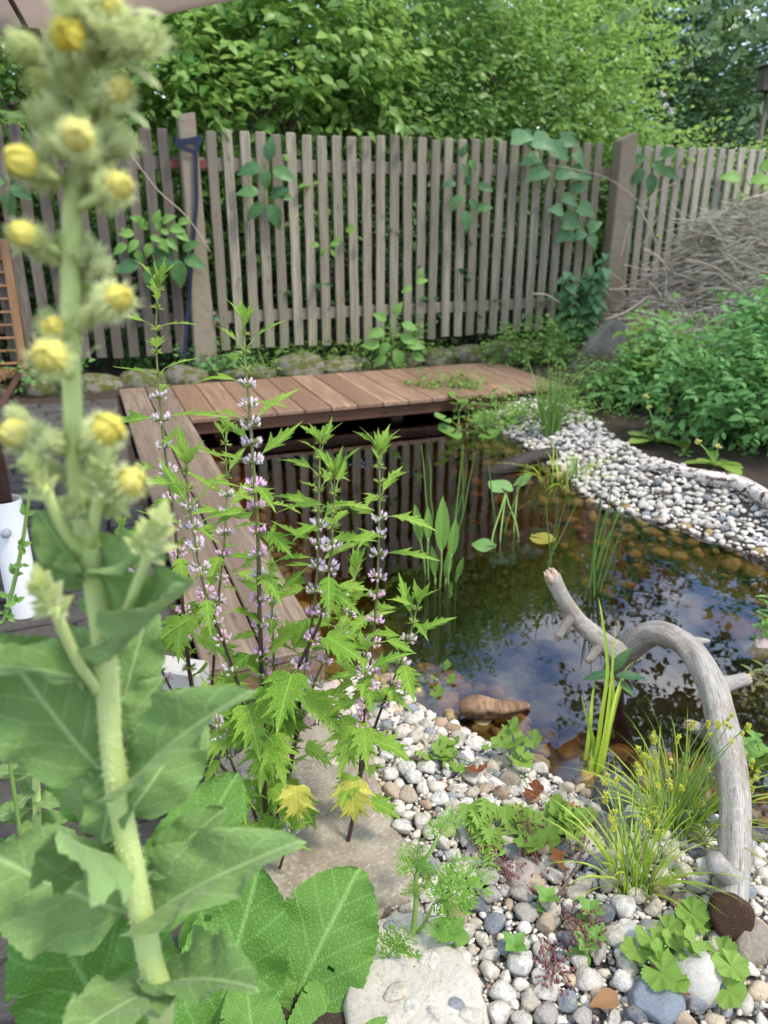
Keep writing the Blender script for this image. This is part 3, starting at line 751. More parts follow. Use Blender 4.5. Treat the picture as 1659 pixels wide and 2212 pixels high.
def post(name, label, u, wt, wb, th, z1, slant, mat):
    o = empty(name, UV(u, FV - 0.02, 0), label, 'fence post')
    me_v = []; F = []
    for z, w in ((-0.25, wb), (0.3, wb), (0.75, wt * 1.12), (1.2, wt), (z1, wt)):
        for k, (sx, sy) in enumerate(((-1, -1), (1, -1), (1, 1), (-1, 1))):
            zz = z
            if z == z1: zz = z + (slant if sx > 0 else -slant)
            me_v.append((sx * w / 2 + R(-.003, .003), sy * th / 2, zz))
    for i in range(4):
        for k in range(4): F.append((i * 4 + k, i * 4 + (k + 1) % 4, i * 4 + 4 + (k + 1) % 4, i * 4 + 4 + k))
    F += [(3, 2, 1, 0), (16, 17, 18, 19)]
    bm = bmesh.new(); vs = [bm.verts.new(v) for v in me_v]
    for f in F: bm.faces.new([vs[i] for i in f])
    bmesh.ops.bevel(bm, geom=list(bm.edges), offset=0.007, segments=2, affect='EDGES')
    me = bpy.data.meshes.new(name); bm.to_mesh(me); bm.free(); me.materials.append(mat)
    s = obj('shaft', me, o); s.rotation_euler = (0, 0, FENCE_ANG)
    return o
p1 = post('concrete_post', 'tapered old concrete fence post with a dark blue strap round its top', 0.862, 0.125, 0.175, 0.10, 1.835, 0.012, M['concrete'])
oriented_box('bracket', M['rust'], p1, 0.72, 1.0, FV + 0.008, FV + 0.022, 1.49, 1.545, 0.002)
p2 = post('concrete_post', 'broad concrete fence post with a slanting pointed top beside the brush pile', 4.555, 0.165, 0.175, 0.12, 1.80, 0.035, M['concrete'])
# diagonal concrete brace leaning below the second post
br = empty('concrete_brace', drop(1290, 800), 'grey concrete slab brace leaning below the pointed post behind the green bushes', 'concrete brace')
bmx = MB().box((0, 0, 0), (0.27, 0.11, 0.60), None, 0.01).build('slab', M['brace'], br, smooth=False)
bmx.location = onv(1293, 768, 5.15) - br.location; bmx.rotation_euler = (0.1, math.radians(38), FENCE_ANG - 0.25)

# blue strap
st = empty('strap', onv(405, 300, FV - 0.1), 'dark blue webbing strap looped round the left concrete post and hanging down', 'strap')
def band(mb, pts, w, nrm, th=0.004):
    pts = [Vector(p) for p in pts]; nrm = Vector(nrm).normalized(); V = []; F = []
    for i, p in enumerate(pts):
        t = (pts[min(i + 1, len(pts) - 1)] - pts[max(i - 1, 0)]).normalized(); s = t.cross(nrm).normalized()
        for a, b in ((-1, -1), (1, -1), (1, 1), (-1, 1)): V.append(p + s * a * w / 2 + nrm * b * th / 2)
    for i in range(len(pts) - 1):
        for k in range(4): F.append((i * 4 + k, i * 4 + (k + 1) % 4, i * 4 + 4 + (k + 1) % 4, i * 4 + 4 + k))
    F += [(0, 1, 2, 3), tuple(range(len(V) - 4, len(V)))]
    mb.add(V, F)
fn = (UY, -UX, 0)
sv = FV - 0.085
loop1 = [onv(x, y, sv) for x, y in ((379, 301), (390, 306), (405, 305), (420, 302), (433, 297))]
loop2 = [onv(x, y, sv - .006) for x, y in ((379, 305), (390, 316), (405, 323), (424, 330))]
tail = [onv(x, y, sv - .010) for x, y in ((433, 297), (425, 318), (423, 345), (424, 400), (424, 440), (420, 490), (414, 560), (409, 640), (402, 720), (398, 775))]
for nm, pts, w in (('loop', loop1, 0.036), ('loop', loop2, 0.030), ('tail', smooth_path(tail, 3), 0.028)):
    mb = MB(); band(mb, [p - st.location for p in pts], w, fn); mb.build(nm, M['strap'], st, smooth=False)
# side returns round the post
for x, y in ((379, 303), (433, 297)):
    mb = MB(); a = onv(x, y, sv) - st.location; band(mb, [a, a + Vector((-UY, UX, 0)) * 0.14], 0.034, (UX, UY, 0)); mb.build('loop', M['strap'], st, smooth=False)

# mossy stone kerb under the fence: separate stones
kerb = empty('stone_kerb', UV(1.5, 5.95, 0), 'low row of mossy rough stones below the fence behind the deck', 'stone kerb')
def rock_mesh(name, mat, seed, sub=3, rough=0.22, flat=1.0, facets=5):
    rs = np.random.default_rng(seed)
    bm = bmesh.new(); bmesh.ops.create_icosphere(bm, subdivisions=sub, radius=0.5)
    pl = [(unit(rs.normal(size=3)), rs.uniform(0.30, 0.44)) for _ in range(facets)]
    w = rs.normal(size=(4, 3)) * 3.0; ph = rs.random(4) * 6
    for v in bm.verts:
        p = np.array(v.co)
        for nrm, d in pl:
            k = p @ nrm
            if k > d: p = p - nrm * (k - d) * 0.9
        p = p * (1 + rough * 0.25 * sum(math.sin(p @ w[i] * 2 + ph[i]) for i in range(4)) / 2)
        v.co = (p[0], p[1], p[2] * flat)
    for f in bm.faces: f.smooth = True
    me = bpy.data.meshes.new(name); bm.to_mesh(me); bm.free(); me.materials.append(mat)
    return me
KM = [rock_mesh('stone', M['kerbstone'], k, 3, 0.2, 1.0, 9) for k in range(5)]
u = -0.9; n = 0
while u < 3.7:
    w = R(0.30, 0.48)
    o = obj('stone', KM[n % 5], kerb); n += 1
    o.scale = (w * 1.15, 0.34, R(0.20, 0.30)); o.location = UV(u + w / 2, 5.99 + R(-.02, .02), 0.025 + R(-.03, .02)) - kerb.location
    o.rotation_euler = (R(-.1, .1), R(-.08, .08), FENCE_ANG + (math.pi if n % 2 else 0) + R(-.1, .1))
    u += w

# dark stone paving to the left of the walkway
pav = MB()
c = UV(-0.75, 3.3, 0)
fence_box(pav, -1.9, 0.175, 0.9, 5.6, -0.05, 0.004, Vector((0, 0, 0)))
paving = pav.build('stone_paving', M['soil'], smooth=False); tag(paving, 'dark uneven stone paving left of the walkway', 'paving', kind='structure')
PVM = []
for k in range(5):
    rs = random.Random(k); mb = MB(); mb.box((0, 0, 0), (1, 1, 0.3), None, 0.06)
    mb.V = [(x + rs.uniform(-.05, .05), y + rs.uniform(-.05, .05), z) for x, y, z in mb.V]
    PVM.append(mb.mesh('paving_stone', M['paver'], True))
v = 1.0; row = 0
while v < 5.5:
    u = 0.165 - R(0, .03); dv = R(0.105, 0.14)
    lim = -0.62
    while u > lim:
        w = R(0.13, 0.24)
        o = obj('paving_stone', random.choice(PVM), paving)
        o.location = UV(u - w / 2, v + dv / 2, 0.006 + R(-.006, .006)); o.scale = (w * 0.94, dv * 0.93, 0.10)
        o.rotation_euler = (R(-.04, .04), R(-.04, .04), FENCE_ANG + R(-.05, .05)); u -= w
    v += dv; row += 1
# white edging bar beside the walkway end
ed = MB().box((0, 0, 0), (0.30, 0.075, 0.07), None, 0.006).build('edging_block', M['white_stone'], smooth=False)
ed.location = onz(330, 1450, 0.05); ed.rotation_euler = (0, 0, math.radians(-14)); tag(ed, 'white edging block on the ground left of the walkway end', 'edging block')
# ------------------------------------------------------------------ parasol
PB = drop(58, 1335)
par = empty('parasol', (PB.x, PB.y, 0), 'large taupe garden parasol on a dark brown pole, its canopy filling the top left corner', 'parasol')
PR, RIM, APEX = 1.48, 1.86, 2.32
lean = Vector((-0.035, 0.02, 0))
tube_part('pole', [Vector((PB.x, PB.y, 0.02)), Vector((PB.x, PB.y, APEX)) + lean], 0.026, M['brown_metal'], par, 14)
apx = Vector((PB.x, PB.y, APEX)) + lean - par.location
V = [apx]; F = []; corner = []
NS = 4; A0 = math.radians(-10)
for s in range(NS):
    a = A0 + 2 * math.pi * s / NS
    corner.append(apx + Vector((math.sin(a) * PR, math.cos(a) * PR, RIM - APEX)))
sub = 8; mbc = MB()
for s in range(NS):
    a, b = corner[s], corner[(s + 1) % NS]
    g = []
    for i in range(1, sub + 1):
        row = []
        for k in range(sub + 1):
            p = apx + ((a.lerp(b, k / sub)) - apx) * (i / sub)
            p = p + Vector((0, 0, -0.05 * math.sin(math.pi * i / sub) * 0.6 - 0.0))
            sagm = math.sin(math.pi * k / sub)
            p.z += 0.006 * sagm * (i / sub) ** 2
            pc = p - apx; p = apx + Vector((pc.x * (1 - 0.008 * sagm * (i / sub)), pc.y * (1 - 0.008 * sagm * (i / sub)), pc.z))
            row.append(p)
        g.append(row)
    Vv = [apx] + [p for r_ in g for p in r_]; Ff = []
    for k in range(sub): Ff.append((0, 1 + k, 2 + k))
    for i in range(sub - 1):
        for k in range(sub):
            q = 1 + i * (sub + 1) + k; Ff.append((q, q + sub + 1, q + sub + 2, q + 1))
    # hem strip hanging at the rim
    base = 1 + (sub - 1) * (sub + 1); nb = len(Vv)
    for k in range(sub + 1): Vv.append(Vv[base + k] + Vector((0, 0, -0.018)))
    for k in range(sub): Ff.append((base + k, nb + k, nb + k + 1, base + k + 1))
    mp = MB(); mp.add(Vv, Ff); mp.build('canopy_panel', M['canopy'], par)
for s in range(NS):
    c0 = apx + (corner[s] - apx) * 0.03 + Vector((0, 0, -0.05)); c1 = apx + (corner[s] - apx) * 0.955 + Vector((0, 0, -0.028))
    mid = apx + (corner[s] - apx) * 0.5 + Vector((0, 0, -0.055))
    tube_part('rib', [c0 + par.location, mid + par.location, c1 + par.location], 0.011, M['brown_metal'], par, 6)
    d = (corner[s] - apx).normalized()
    pk = MB(); sdv = d.cross(Vector((0, 0, 1))).normalized()
    e = apx + (corner[s] - apx) * 0.93 + Vector((0, 0, -0.034)); f_ = apx + (corner[s] - apx) * 0.995 + Vector((0, 0, -0.012))
    pk.add([e - sdv * .045, e + sdv * .045, f_ + sdv * .03, f_ - sdv * .03, e - sdv * .045 + Vector((0, 0, .02)), e + sdv * .045 + Vector((0, 0, .02)), f_ + sdv * .03 + Vector((0, 0, .01)), f_ - sdv * .03 + Vector((0, 0, .01))],
           [(3, 2, 1, 0), (4, 5, 6, 7), (0, 1, 5, 4), (1, 2, 6, 5), (3, 0, 4, 7)]); pk.build('rib_pocket', M['canopy'], par, smooth=False)
tb = empty('parasol_holder', (PB.x, PB.y, 0), 'white plastic tube holding the parasol pole on the dark paving', 'parasol holder')
mt = MB(); H0 = 0.40
prof = [(0.047, 0.0), (0.047, H0), (0.044, H0 + .003), (0.041, H0), (0.041, H0 - .05)]
Vv = []; Ff = []
for r_, z in prof:
    for k in range(28): Vv.append((r_ * math.cos(2 * math.pi * k / 28), r_ * math.sin(2 * math.pi * k / 28), z))
for i in range(len(prof) - 1):
    for k in range(28): Ff.append((i * 28 + k, i * 28 + (k + 1) % 28, i * 28 + 28 + (k + 1) % 28, i * 28 + 28 + k))
mt.add(Vv, Ff); mt.build('tube', M['white_plastic'], tb)
kn = MB().tube([Vector((0, 0, 0)), Vector((0, -0.008, 0)), Vector((0, -0.02, 0)), Vector((0, -0.024, 0))], [.012, .014, .013, .008], 10).build('clamp_knob', M['grey_plastic'], tb)
kn.location = Vector((0.014, -0.044, 0.315))

# ------------------------------------------------------------------ slatted wooden chair at the left edge
ch_b = drop(62, 850)
chair = empty('slatted_chair', ch_b, 'orange-brown slatted wooden garden chair at the left edge before the old fence', 'chair')
def bar(name, a, b, w, t, mat, parent, up=(0, 0, 1)):
    a, b = Vector(a), Vector(b); d = b - a; rot = frame_from(d, up)
    o = MB().box((0, 0, 0), (w, t, d.length), None, 0.003).build(name, mat, parent, smooth=False)
    m = rot.to_4x4() @ Matrix.Rotation(math.radians(-90), 4, 'X')
    o.matrix_local = Matrix.Translation((a + b) / 2) @ m; return o
cy0 = ch_b.y
R_top, R_bot = ony(8, 516, cy0 + 0.12) - ch_b, ony(52, 798, cy0) - ch_b
L_off = Vector((-0.46, -0.10, 0))
bar('back_stile', R_bot, R_top, 0.055, 0.025, M['chair'], chair, (0, 1, 0)); bar('back_stile', R_bot + L_off, R_top + L_off, 0.055, 0.025, M['chair'], chair, (0, 1, 0))
for k in range(9):
    f = 0.05 + 0.10 * k; p = R_bot.lerp(R_top, f); bar('back_slat', p + Vector((-.03, 0, 0)), p + L_off + Vector((.03, 0, 0)), 0.030, 0.014, M['chair'], chair, (0, 0, 1))
for k in range(6):
    p = R_bot + Vector((0, -0.06 - 0.065 * k, 0.0)); bar('seat_slat', p + Vector((-.02, 0, 0)), p + L_off + Vector((.02, .1, 0)), 0.05, 0.018, M['chair'], chair, (0, 1, 0))
for off in (Vector((0, 0, 0)), L_off):
    bar('leg', R_bot + off + Vector((0.02, 0, -.02)), Vector((R_bot.x + off.x + 0.10, R_bot.y + off.y + .16, 0.0)), 0.04, 0.022, M['brown_metal'], chair, (0, 1, 0))
    bar('leg', R_bot + off + Vector((-.01, -.05, -.02)), Vector((R_bot.x + off.x - .02, R_bot.y + off.y - .38, 0.0)), 0.04, 0.022, M['brown_metal'], chair, (0, 1, 0))

# ------------------------------------------------------------------ nesting box far right
nb = empty('nesting_box', onv(1652, 165, 7.2), 'small wooden box with a pale roof cut off by the right edge above the fence', 'nesting box')
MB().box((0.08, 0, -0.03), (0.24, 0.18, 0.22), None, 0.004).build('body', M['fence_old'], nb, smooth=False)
MB().box((0.08, -0.02, 0.095), (0.30, 0.25, 0.022), None, 0.004).build('roof', M['fence'], nb, smooth=False)
MB().tube([(0.08, 0.06, -0.12), (0.08, 0.06, -2.6)], 0.03, 8).build('pole', M['fence_old'], nb)

# ------------------------------------------------------------------ pebbles
def pebble_mesh(name, mat, seed, sub=2):
    rs = np.random.default_rng(100 + seed)
    bm = bmesh.new(); bmesh.ops.create_icosphere(bm, subdivisions=sub, radius=0.5)
    sc = np.array([1.0, rs.uniform(0.55, 0.95), rs.uniform(0.42, 0.78)])
    pl = [(unit(rs.normal(size=3)), rs.uniform(0.24, 0.44)) for _ in range(rs.integers(4, 11))]
    w = rs.normal(size=(3, 3)) * 2.2; ph = rs.random(3) * 6
    for v in bm.verts:
        p = np.array(v.co)
        for nrm, d in pl:
            k = p @ nrm
            if k > d: p = p - nrm * (k - d) * 0.85
        p = p * (1 + 0.07 * sum(math.sin(p @ w[i] * 2 + ph[i]) for i in range(3)))
        v.co = tuple(p * sc)
    for f in bm.faces: f.smooth = True
    me = bpy.data.meshes.new(name); bm.to_mesh(me); bm.free(); me.materials.append(mat)
    return me
PEB = [pebble_mesh('pebble', M['pebble'], k, 3) for k in range(14)]
def arrays_of(me):
    V = np.zeros(len(me.vertices) * 3); me.vertices.foreach_get('co', V); V = V.reshape(-1, 3)
    return V, [tuple(p.vertices) for p in me.polygons]
PEBF = [pebble_mesh('pebble', M['pebble_f'], k, 2) for k in range(14)]
PEB_LO = [arrays_of(pebble_mesh('p', M['pebble_s'], k, 2)) for k in range(14)]
PEB_VLO = [arrays_of(pebble_mesh('p', M['pebble_s'], k, 2)) for k in (20, 21, 22, 23)]
def in_poly(X, Y, poly):
    ins = np.zeros(X.shape, bool)
    for a, b in zip(poly, np.roll(poly, -1, axis=0)):
        cond = ((a[1] > Y) != (b[1] > Y)); ins ^= cond & (X < (b[0] - a[0]) * (Y - a[1]) / (b[1] - a[1] + 1e-12) + a[0])
    return ins
def scatter(poly, n_try, smin, smax, overlap=0.78, power=2.0):
    """dart throwing, large stones first; returns x, y, size"""
    poly = np.array(poly); lo, hi = poly.min(0), poly.max(0)
    P = lo + (hi - lo) * RNG.random((n_try, 2)); P = P[in_poly(P[:, 0], P[:, 1], poly)]
    S = smin + (smax - smin) * RNG.random(len(P)) ** power
    S = np.sort(S)[::-1]; cell = smax; grid = {}; out = []
    for (x, y), s in zip(P, S):
        gx, gy = int(x // cell), int(y // cell); ok = True
        for i in (-1, 0, 1):
            for j in (-1, 0, 1):
                for (qx, qy, qs) in grid.get((gx + i, gy + j), ()):
                    if (qx - x) ** 2 + (qy - y) ** 2 < ((qs + s) * 0.5 * overlap) ** 2: ok = False; break
                if not ok: break
            if not ok: break
        if ok: grid.setdefault((gx, gy), []).append((x, y, s)); out.append((x, y, s))
    return np.array(out)
def merged_stones(name, pts, z, lib, mat, parent, rmap=None):
    VV = []; FL = []; TT = []; RR = []; off = 0
    for (x, y, s), zz in zip(pts, z):
        V, F = lib[RNG.integers(len(lib))]
        a = RNG.random(3) * [0.5, 0.5, 6.28] - [0.25, 0.25, 0]
        Rm = np.array(Matrix.Rotation(a[2], 3, 'Z') @ Matrix.Rotation(a[0], 3, 'X') @ Matrix.Rotation(a[1], 3, 'Y'))
        VV.append((V * s * 1.12) @ Rm.T + [x, y, zz]); fa = np.array(F) + off
        FL.append(fa.ravel()); TT.append(np.full(len(F), 3)); off += len(V)
        RR.append(np.full(len(V), RNG.random()))
    me = mesh_np(name, np.concatenate(VV), (np.concatenate(FL), np.concatenate(TT)), mat, np.concatenate(RR))
    o = obj(name, me, parent); o['kind'] = 'stuff'; return o

NEAR = ZP([(725, 1445), (800, 1440), (900, 1495), (1000, 1548), (1120, 1610), (1290, 1690), (1440, 1695), (1560, 1735), (1640, 1800), (1800, 1830), (2050, 2000), (2050, 2500), (930, 2500), (830, 2250), (800, 1900), (690, 1640), (690, 1500)], -0.04)
FAR = ZP([(985, 892), (1040, 872), (1120, 862), (1190, 872), (1260, 900), (1330, 953), (1400, 995), (1520, 1032), (1659, 1082), (1900, 1165)], 0.0) + ZP([(1900, 1290), (1659, 1197), (1520, 1150), (1400, 1114), (1290, 1080), (1190, 1004), (1150, 965), (1050, 906)], -0.08)
bank_near = MB(); 
def bank_sheet(name, poly, label, dz=0.006):
    P = [Vector((x, y, 0)) for x, y in poly]
    bm = bmesh.new(); f = bm.faces.new([bm.verts.new(p) for p in P])
    bmesh.ops.triangulate(bm, faces=[f])
    for _ in range(4): bmesh.ops.subdivide_edges(bm, edges=[e for e in bm.edges if e.calc_length() > 0.07], cuts=1, use_grid_fill=True)
    bmesh.ops.triangulate(bm, faces=bm.faces)
    for v in bm.verts: v.co.z = hz(v.co.x, v.co.y) + dz
    bmesh.ops.recalc_face_normals(bm, faces=bm.faces)
    me = bpy.data.meshes.new(name); bm.to_mesh(me); bm.free(); me.materials.append(M['grit'])
    o = obj(name, me); tag(o, label, 'gravel bank', kind='structure'); return o
gb_near = bank_sheet('gravel_bank', NEAR, 'bank of white, grey and tan pebbles in the foreground')
gb_far = bank_sheet('gravel_bank', FAR, 'strip of mostly white pebbles along the far right shore')
np_pts = scatter(NEAR, 46000, 0.011, 0.042, 0.80, 3.0)
zz = height(np_pts[:, 0], np_pts[:, 1]) + 0.008 + np_pts[:, 2] * 0.16 + 0.010 * RNG.random(len(np_pts))
# the stones that show largest stand singly
dist = np.hypot(np_pts[:, 0], np_pts[:, 1]); sx = np_pts[:, 0] / np.maximum(np_pts[:, 1], .1)
vis = (np_pts[:, 1] > 0.80) & (sx < 0.62) & (sx > -0.12)
score = np.where(vis, np_pts[:, 2] / (dist + 0.6), -1); order = np.argsort(-score)
big, rest = order[:298], order[298:]
for i in big:
    x, y, s = np_pts[i]; o = obj('pebble', PEB[RNG.integers(14)], gb_near)
    o.location = (x, y, zz[i] + 0.004); o.scale = (s * 1.12,) * 3
    o.rotation_euler = (R(-.3, .3), R(-.3, .3), R(0, 6.28))
merged_stones('gravel', np_pts[rest], zz[rest], PEB_LO, M['pebble_s'], gb_near)
un = scatter(NEAR, 9000, 0.016, 0.04, 0.8, 1.5)
merged_stones('lower_gravel', un, height(un[:, 0], un[:, 1]) + 0.004, PEB_VLO, M['pebble_s'], gb_near)
GRIT = [arrays_of(pebble_mesh('p', M['pebble_s'], k, 1)) for k in (30, 31, 32)]
gp = scatter(NEAR, 12000, 0.006, 0.013, 0.6, 1.0)
merged_stones('grit', gp, height(gp[:, 0], gp[:, 1]) + 0.012 + 0.012 * RNG.random(len(gp)), GRIT, M['pebble_s'], gb_near)
fp = scatter(FAR, 42000, 0.015, 0.046, 0.76, 2.8)
fz = height(fp[:, 0], fp[:, 1]) + 0.01 + fp[:, 2] * 0.18 + 0.014 * RNG.random(len(fp))
dist = np.hypot(fp[:, 0], fp[:, 1]); score = np.where(fp[:, 0] / fp[:, 1] < 0.5, fp[:, 2] / dist, -1); order = np.argsort(-score)
for i in order[:298]:
    x, y, s = fp[i]; o = obj('pebble', PEBF[RNG.integers(14)], gb_far)
    o.location = (x, y, fz[i] + 0.004); o.scale = (s * 1.15,) * 3; o.rotation_euler = (R(-.3, .3), R(-.3, .3), R(0, 6.28))
merged_stones('gravel', fp[order[298:]], fz[order[298:]], PEB_VLO, M['pebble_fs'], gb_far)
# stones lying under the water along both shores
SUBW = [tuple(p) for p in POND]
sp_ = scatter(SUBW, 9000, 0.035, 0.10, 0.85, 2.0)
sdv_ = pond_sd(sp_[:, 0], sp_[:, 1]); sp_ = sp_[(sdv_ > -0.5) & (RNG.random(len(sp_)) < np.clip(1.2 + sdv_ * 1.9, 0.1, 1))]
so = merged_stones('submerged_stones', sp_, height(sp_[:, 0], sp_[:, 1]) + 0.006, PEB_LO, M['pebble_wet'], ground)

# ------------------------------------------------------------------ larger rocks
def rock(name, label, px, z, dims, mat, rot=(0, 0, 0), seed=0, rough=0.2, sub=4, facets=7, cat='rock', sink=0.3):
    p = onz(px[0], px[1], z); me = rock_mesh(name, mat, seed, sub, rough, 1.0, facets)
    o = obj(name, me); o.location = (p.x, p.y, z); o.scale = dims; o.rotation_euler = rot
    tag(o, label, cat); return o
def slab_rock(name, label, pts_px, ztop, thick, mat, seed):
    """flat stone with an irregular outline traced on the ground, bevelled, with a bumpy top"""
    P = [onz(x, y, ztop) for x, y in pts_px]; rs = random.Random(seed); Q = []
    for i_ in range(len(P)):
        a_, b_ = P[i_], P[(i_ + 1) % len(P)]
        for f_ in (0, .25, .5, .75): Q.append(a_.lerp(b_, f_) + Vector((rs.uniform(-.006, .006), rs.uniform(-.006, .006), 0)))
    P = Q; c = sum(P, Vector()) / len(P)
    rs = random.Random(seed); rings = [(1.0, -thick), (1.0, -0.016), (0.985, -0.005), (0.95, 0.0), (0.8, 0.002), (0.6, 0.003), (0.4, 0.003), (0.15, 0.002)]
    V = []; F = []; n = len(P)
    for k, (s, dz) in enumerate(rings):
        for i, p in enumerate(P):
            q = c + (p - c) * (s + (.012 * math.sin(i * 1.9 + k * .4 + seed) if 0 < k < 4 else (.04 if k == 0 else 0)))
            V.append((q.x - c.x, q.y - c.y, dz + (0.007 * math.sin(q.x * 23 + seed) * math.sin(q.y * 19) + .003 * math.sin(q.x * 61 + q.y * 47) if k > 1 else 0)))
    for k in range(len(rings) - 1):
        for i in range(n): F.append((k * n + i, k * n + (i + 1) % n, (k + 1) * n + (i + 1) % n, (k + 1) * n + i))
    F.append(tuple((len(rings) - 1) * n + i for i in range(n)))
    me = mesh_np(name, V, F, mat); o = obj(name, me); o.location = (c.x, c.y, ztop); tag(o, label, 'rock'); return o
slab_rock('stone_slab', 'large tan sandstone slab on the ground below the motherwort stems', [(470, 1640), (560, 1590), (700, 1560), (800, 1600), (820, 1690), (840, 1760), (885, 1830), (900, 1890), (880, 1935), (800, 1950), (690, 1960), (560, 1950), (440, 1900), (420, 1760)], 0.035, 0.16, M['slab'], 1)
slab_rock('stone_slab', 'pale rough limestone slab at the bottom edge beside the feathery-leaved plant', [(770, 2010), (850, 1965), (930, 1968), (960, 2010), (995, 2060), (1040, 2130), (1060, 2230), (1060, 2330), (900, 2400), (780, 2350), (740, 2150)], 0.022, 0.14, M['slab2'], 2)
slab_rock('stone_slab', 'small brown flat stone behind the sandstone slab at the walkway end', [(560, 1480), (640, 1462), (720, 1470), (745, 1510), (690, 1545), (590, 1550)], 0.02, 0.1, M['mauve'], 3)
rock('rock', 'mauve-grey triangular rock among the white pebbles', (1132, 1895), 0.0, (0.105, 0.095, 0.085), M['mauve'], (0, 0.1, 0.5), 31, 0.25, facets=9)
rock('rock', 'dark rounded slate rock at the water edge behind the sedge', (1325, 1722), -0.06, (0.125, 0.11, 0.10), M['slate'], (0, 0, 0.2), 33, 0.15)
rock('rock', 'dark slate rock directly left of the lower sedge clump', (1322, 1815), -0.03, (0.13, 0.13, 0.10), M['slate'], (0.1, 0.3, 1.1), 34, 0.2)
rock('rock', 'round tan rock lying on the pebbles near the reddened leaves', (1092, 1694), -0.045, (0.075, 0.065, 0.06), M['slab'], (0, 0, 0.3), 35, 0.12)
rock('rock', 'amber algae-covered boulder just under the water at the right edge', (1605, 1350), -0.25, (0.42, 0.34, 0.16), M['amber_rock'], (0, 0, 0.3), 36, 0.15)
rock('rock', 'brownish rock breaking the water surface beside the amber boulder at the right edge', (1645, 1400), -0.13, (0.16, 0.12, 0.09), M['mauve'], (0, 0, 0.8), 37, 0.25)
rock('rock', 'big smooth white stone below the crinkled round-leaved plant', (1505, 2112), 0.03, (0.095, 0.09, 0.09), rock_mat('smooth_white_stone', (0.50, 0.47, 0.41), (0.60, 0.57, 0.51), (0.42, 0.38, 0.32), scale=5), (0.2, 0, 0.6), 38, 0.1, facets=3)
rock('rock', 'blue-grey angular stone at the bottom right among white pebbles', (1412, 2165), 0.025, (0.105, 0.08, 0.075), rock_mat('blue_grey_rock', (0.20, 0.235, 0.28), (0.27, 0.30, 0.34), (0.42, 0.44, 0.46), scale=16), (0, 0.1, -0.3), 39, 0.2, facets=9)
rock('rock', 'dark blue-black stone right of the big white stone', (1553, 2140), 0.025, (0.07, 0.065, 0.06), rock_mat('blue_black_rock', (0.07, 0.085, 0.11), (0.11, 0.125, 0.15), (0.2, 0.22, 0.25), scale=18), (0, 0, 0.4), 40, 0.2, facets=8)
rock('rock', 'long white stone with dark streaks left of the crinkled round-leaved plant', (1395, 2035), 0.02, (0.115, 0.05, 0.045), rock_mat('streaked_white_rock', (0.66, 0.64, 0.60), (0.74, 0.72, 0.68), (0.3, 0.3, 0.31), scale=14), (0, 0.15, -0.25), 41, 0.2)
rock('rock', 'tan round stone at the lower right below the sawn log end', (1625, 2040), 0.03, (0.085, 0.08, 0.07), M['slab'], (0, 0, 0.9), 42, 0.12)

# ------------------------------------------------------------------ driftwood
def log_mesh(name, pts, rad, mat, n=16, knots=(), sub=6, wob=0.04, seed=0, flat=1.0):
    """uneven log; object space is straightened in the UVs by wrapping the grain along the path"""
    rs = random.Random(seed)
    P = smooth_path(pts, sub); Rr = lerp_list(rad, len(P)); V = []; F = []; m = len(P)
    t0 = (P[1] - P[0]).normalized(); nx = t0.orthogonal().normalized(); L = 0; Uv = []
    for i in range(m):
        t = (P[min(i + 1, m - 1)] - P[max(i - 1, 0)]).normalized(); nx = (nx - t * nx.dot(t)).normalized(); ny = t.cross(nx)
        if i: L += (P[i] - P[i - 1]).length
        for k in range(n):
            a = 2 * math.pi * k / n
            r = Rr[i] * (1 + wob * math.sin(3 * a + 1.3 * seed + L * 7) + wob * 0.7 * math.sin(5 * a - L * 11 + seed) + rs.uniform(-.012, .012))
            for (ki, ka, kh) in knots: r += kh * math.exp(-((i / (m - 1) - ki) / 0.025) ** 2 - ((math.atan2(math.sin(a - ka), math.cos(a - ka))) / 0.35) ** 2)
            V.append(P[i] + (nx * math.cos(a) + ny * math.sin(a)) * r); Uv.append((L, a / 6.28))
    for i in range(m - 1):
        for k in range(n): F.append((i * n + k, i * n + (k + 1) % n, (i + 1) * n + (k + 1) % n, (i + 1) * n + k))
    F.append(tuple(reversed(range(n)))); F.append(tuple(range((m - 1) * n, m * n)))
    me = mesh_np(name, V, F, mat, None, True, Uv); return me
def drift_mat():
    t = NT('silvery_driftwood')
    uv = t.n('UVMap').outputs[0]
    mp = t.n('Mapping', {'Vector': uv, 'Scale': (1.6, 14.0, 1)}).outputs[0]
    oc = t.coord('Object')
    g = t.noise(mp, 9.0, 7, 0.7, 0.5); b = t.noise(oc, 6, 4); fine = t.noise(oc, 60, 5, 0.7)
    c = t.mix(t.ramp(g, [(0.3, 0), (0.68, 1)]), (0.22, 0.195, 0.16), (0.52, 0.49, 0.44))
    c = t.mix(t.ramp(b, [(0.46, 0), (0.66, 0.8)]), c, (0.25, 0.19, 0.135))
    c = t.mix(t.ramp(fine, [(0.52, 0), (0.78, 0.6)]), c, (0.62, 0.58, 0.52))
    crack = t.ramp(t.noise(t.n('Mapping', {'Vector': uv, 'Scale': (1.2, 8.0, 1)}).outputs[0], 5.0, 3, 0.5, 0.7), [(0.485, 0), (0.5, 1), (0.515, 0)])
    c = t.mix(t.math('MULTIPLY', crack, 0.85), c, (0.06, 0.045, 0.035))
    h = t.math('SUBTRACT', t.math('ADD', g, t.math('MULTIPLY', fine, 0.3)), t.math('MULTIPLY', crack, 1.5))
    return t.surf(t.pbr(c, 0.8, t.bump(h, 0.5, 0.006), 0.25))
M['drift'] = drift_mat()
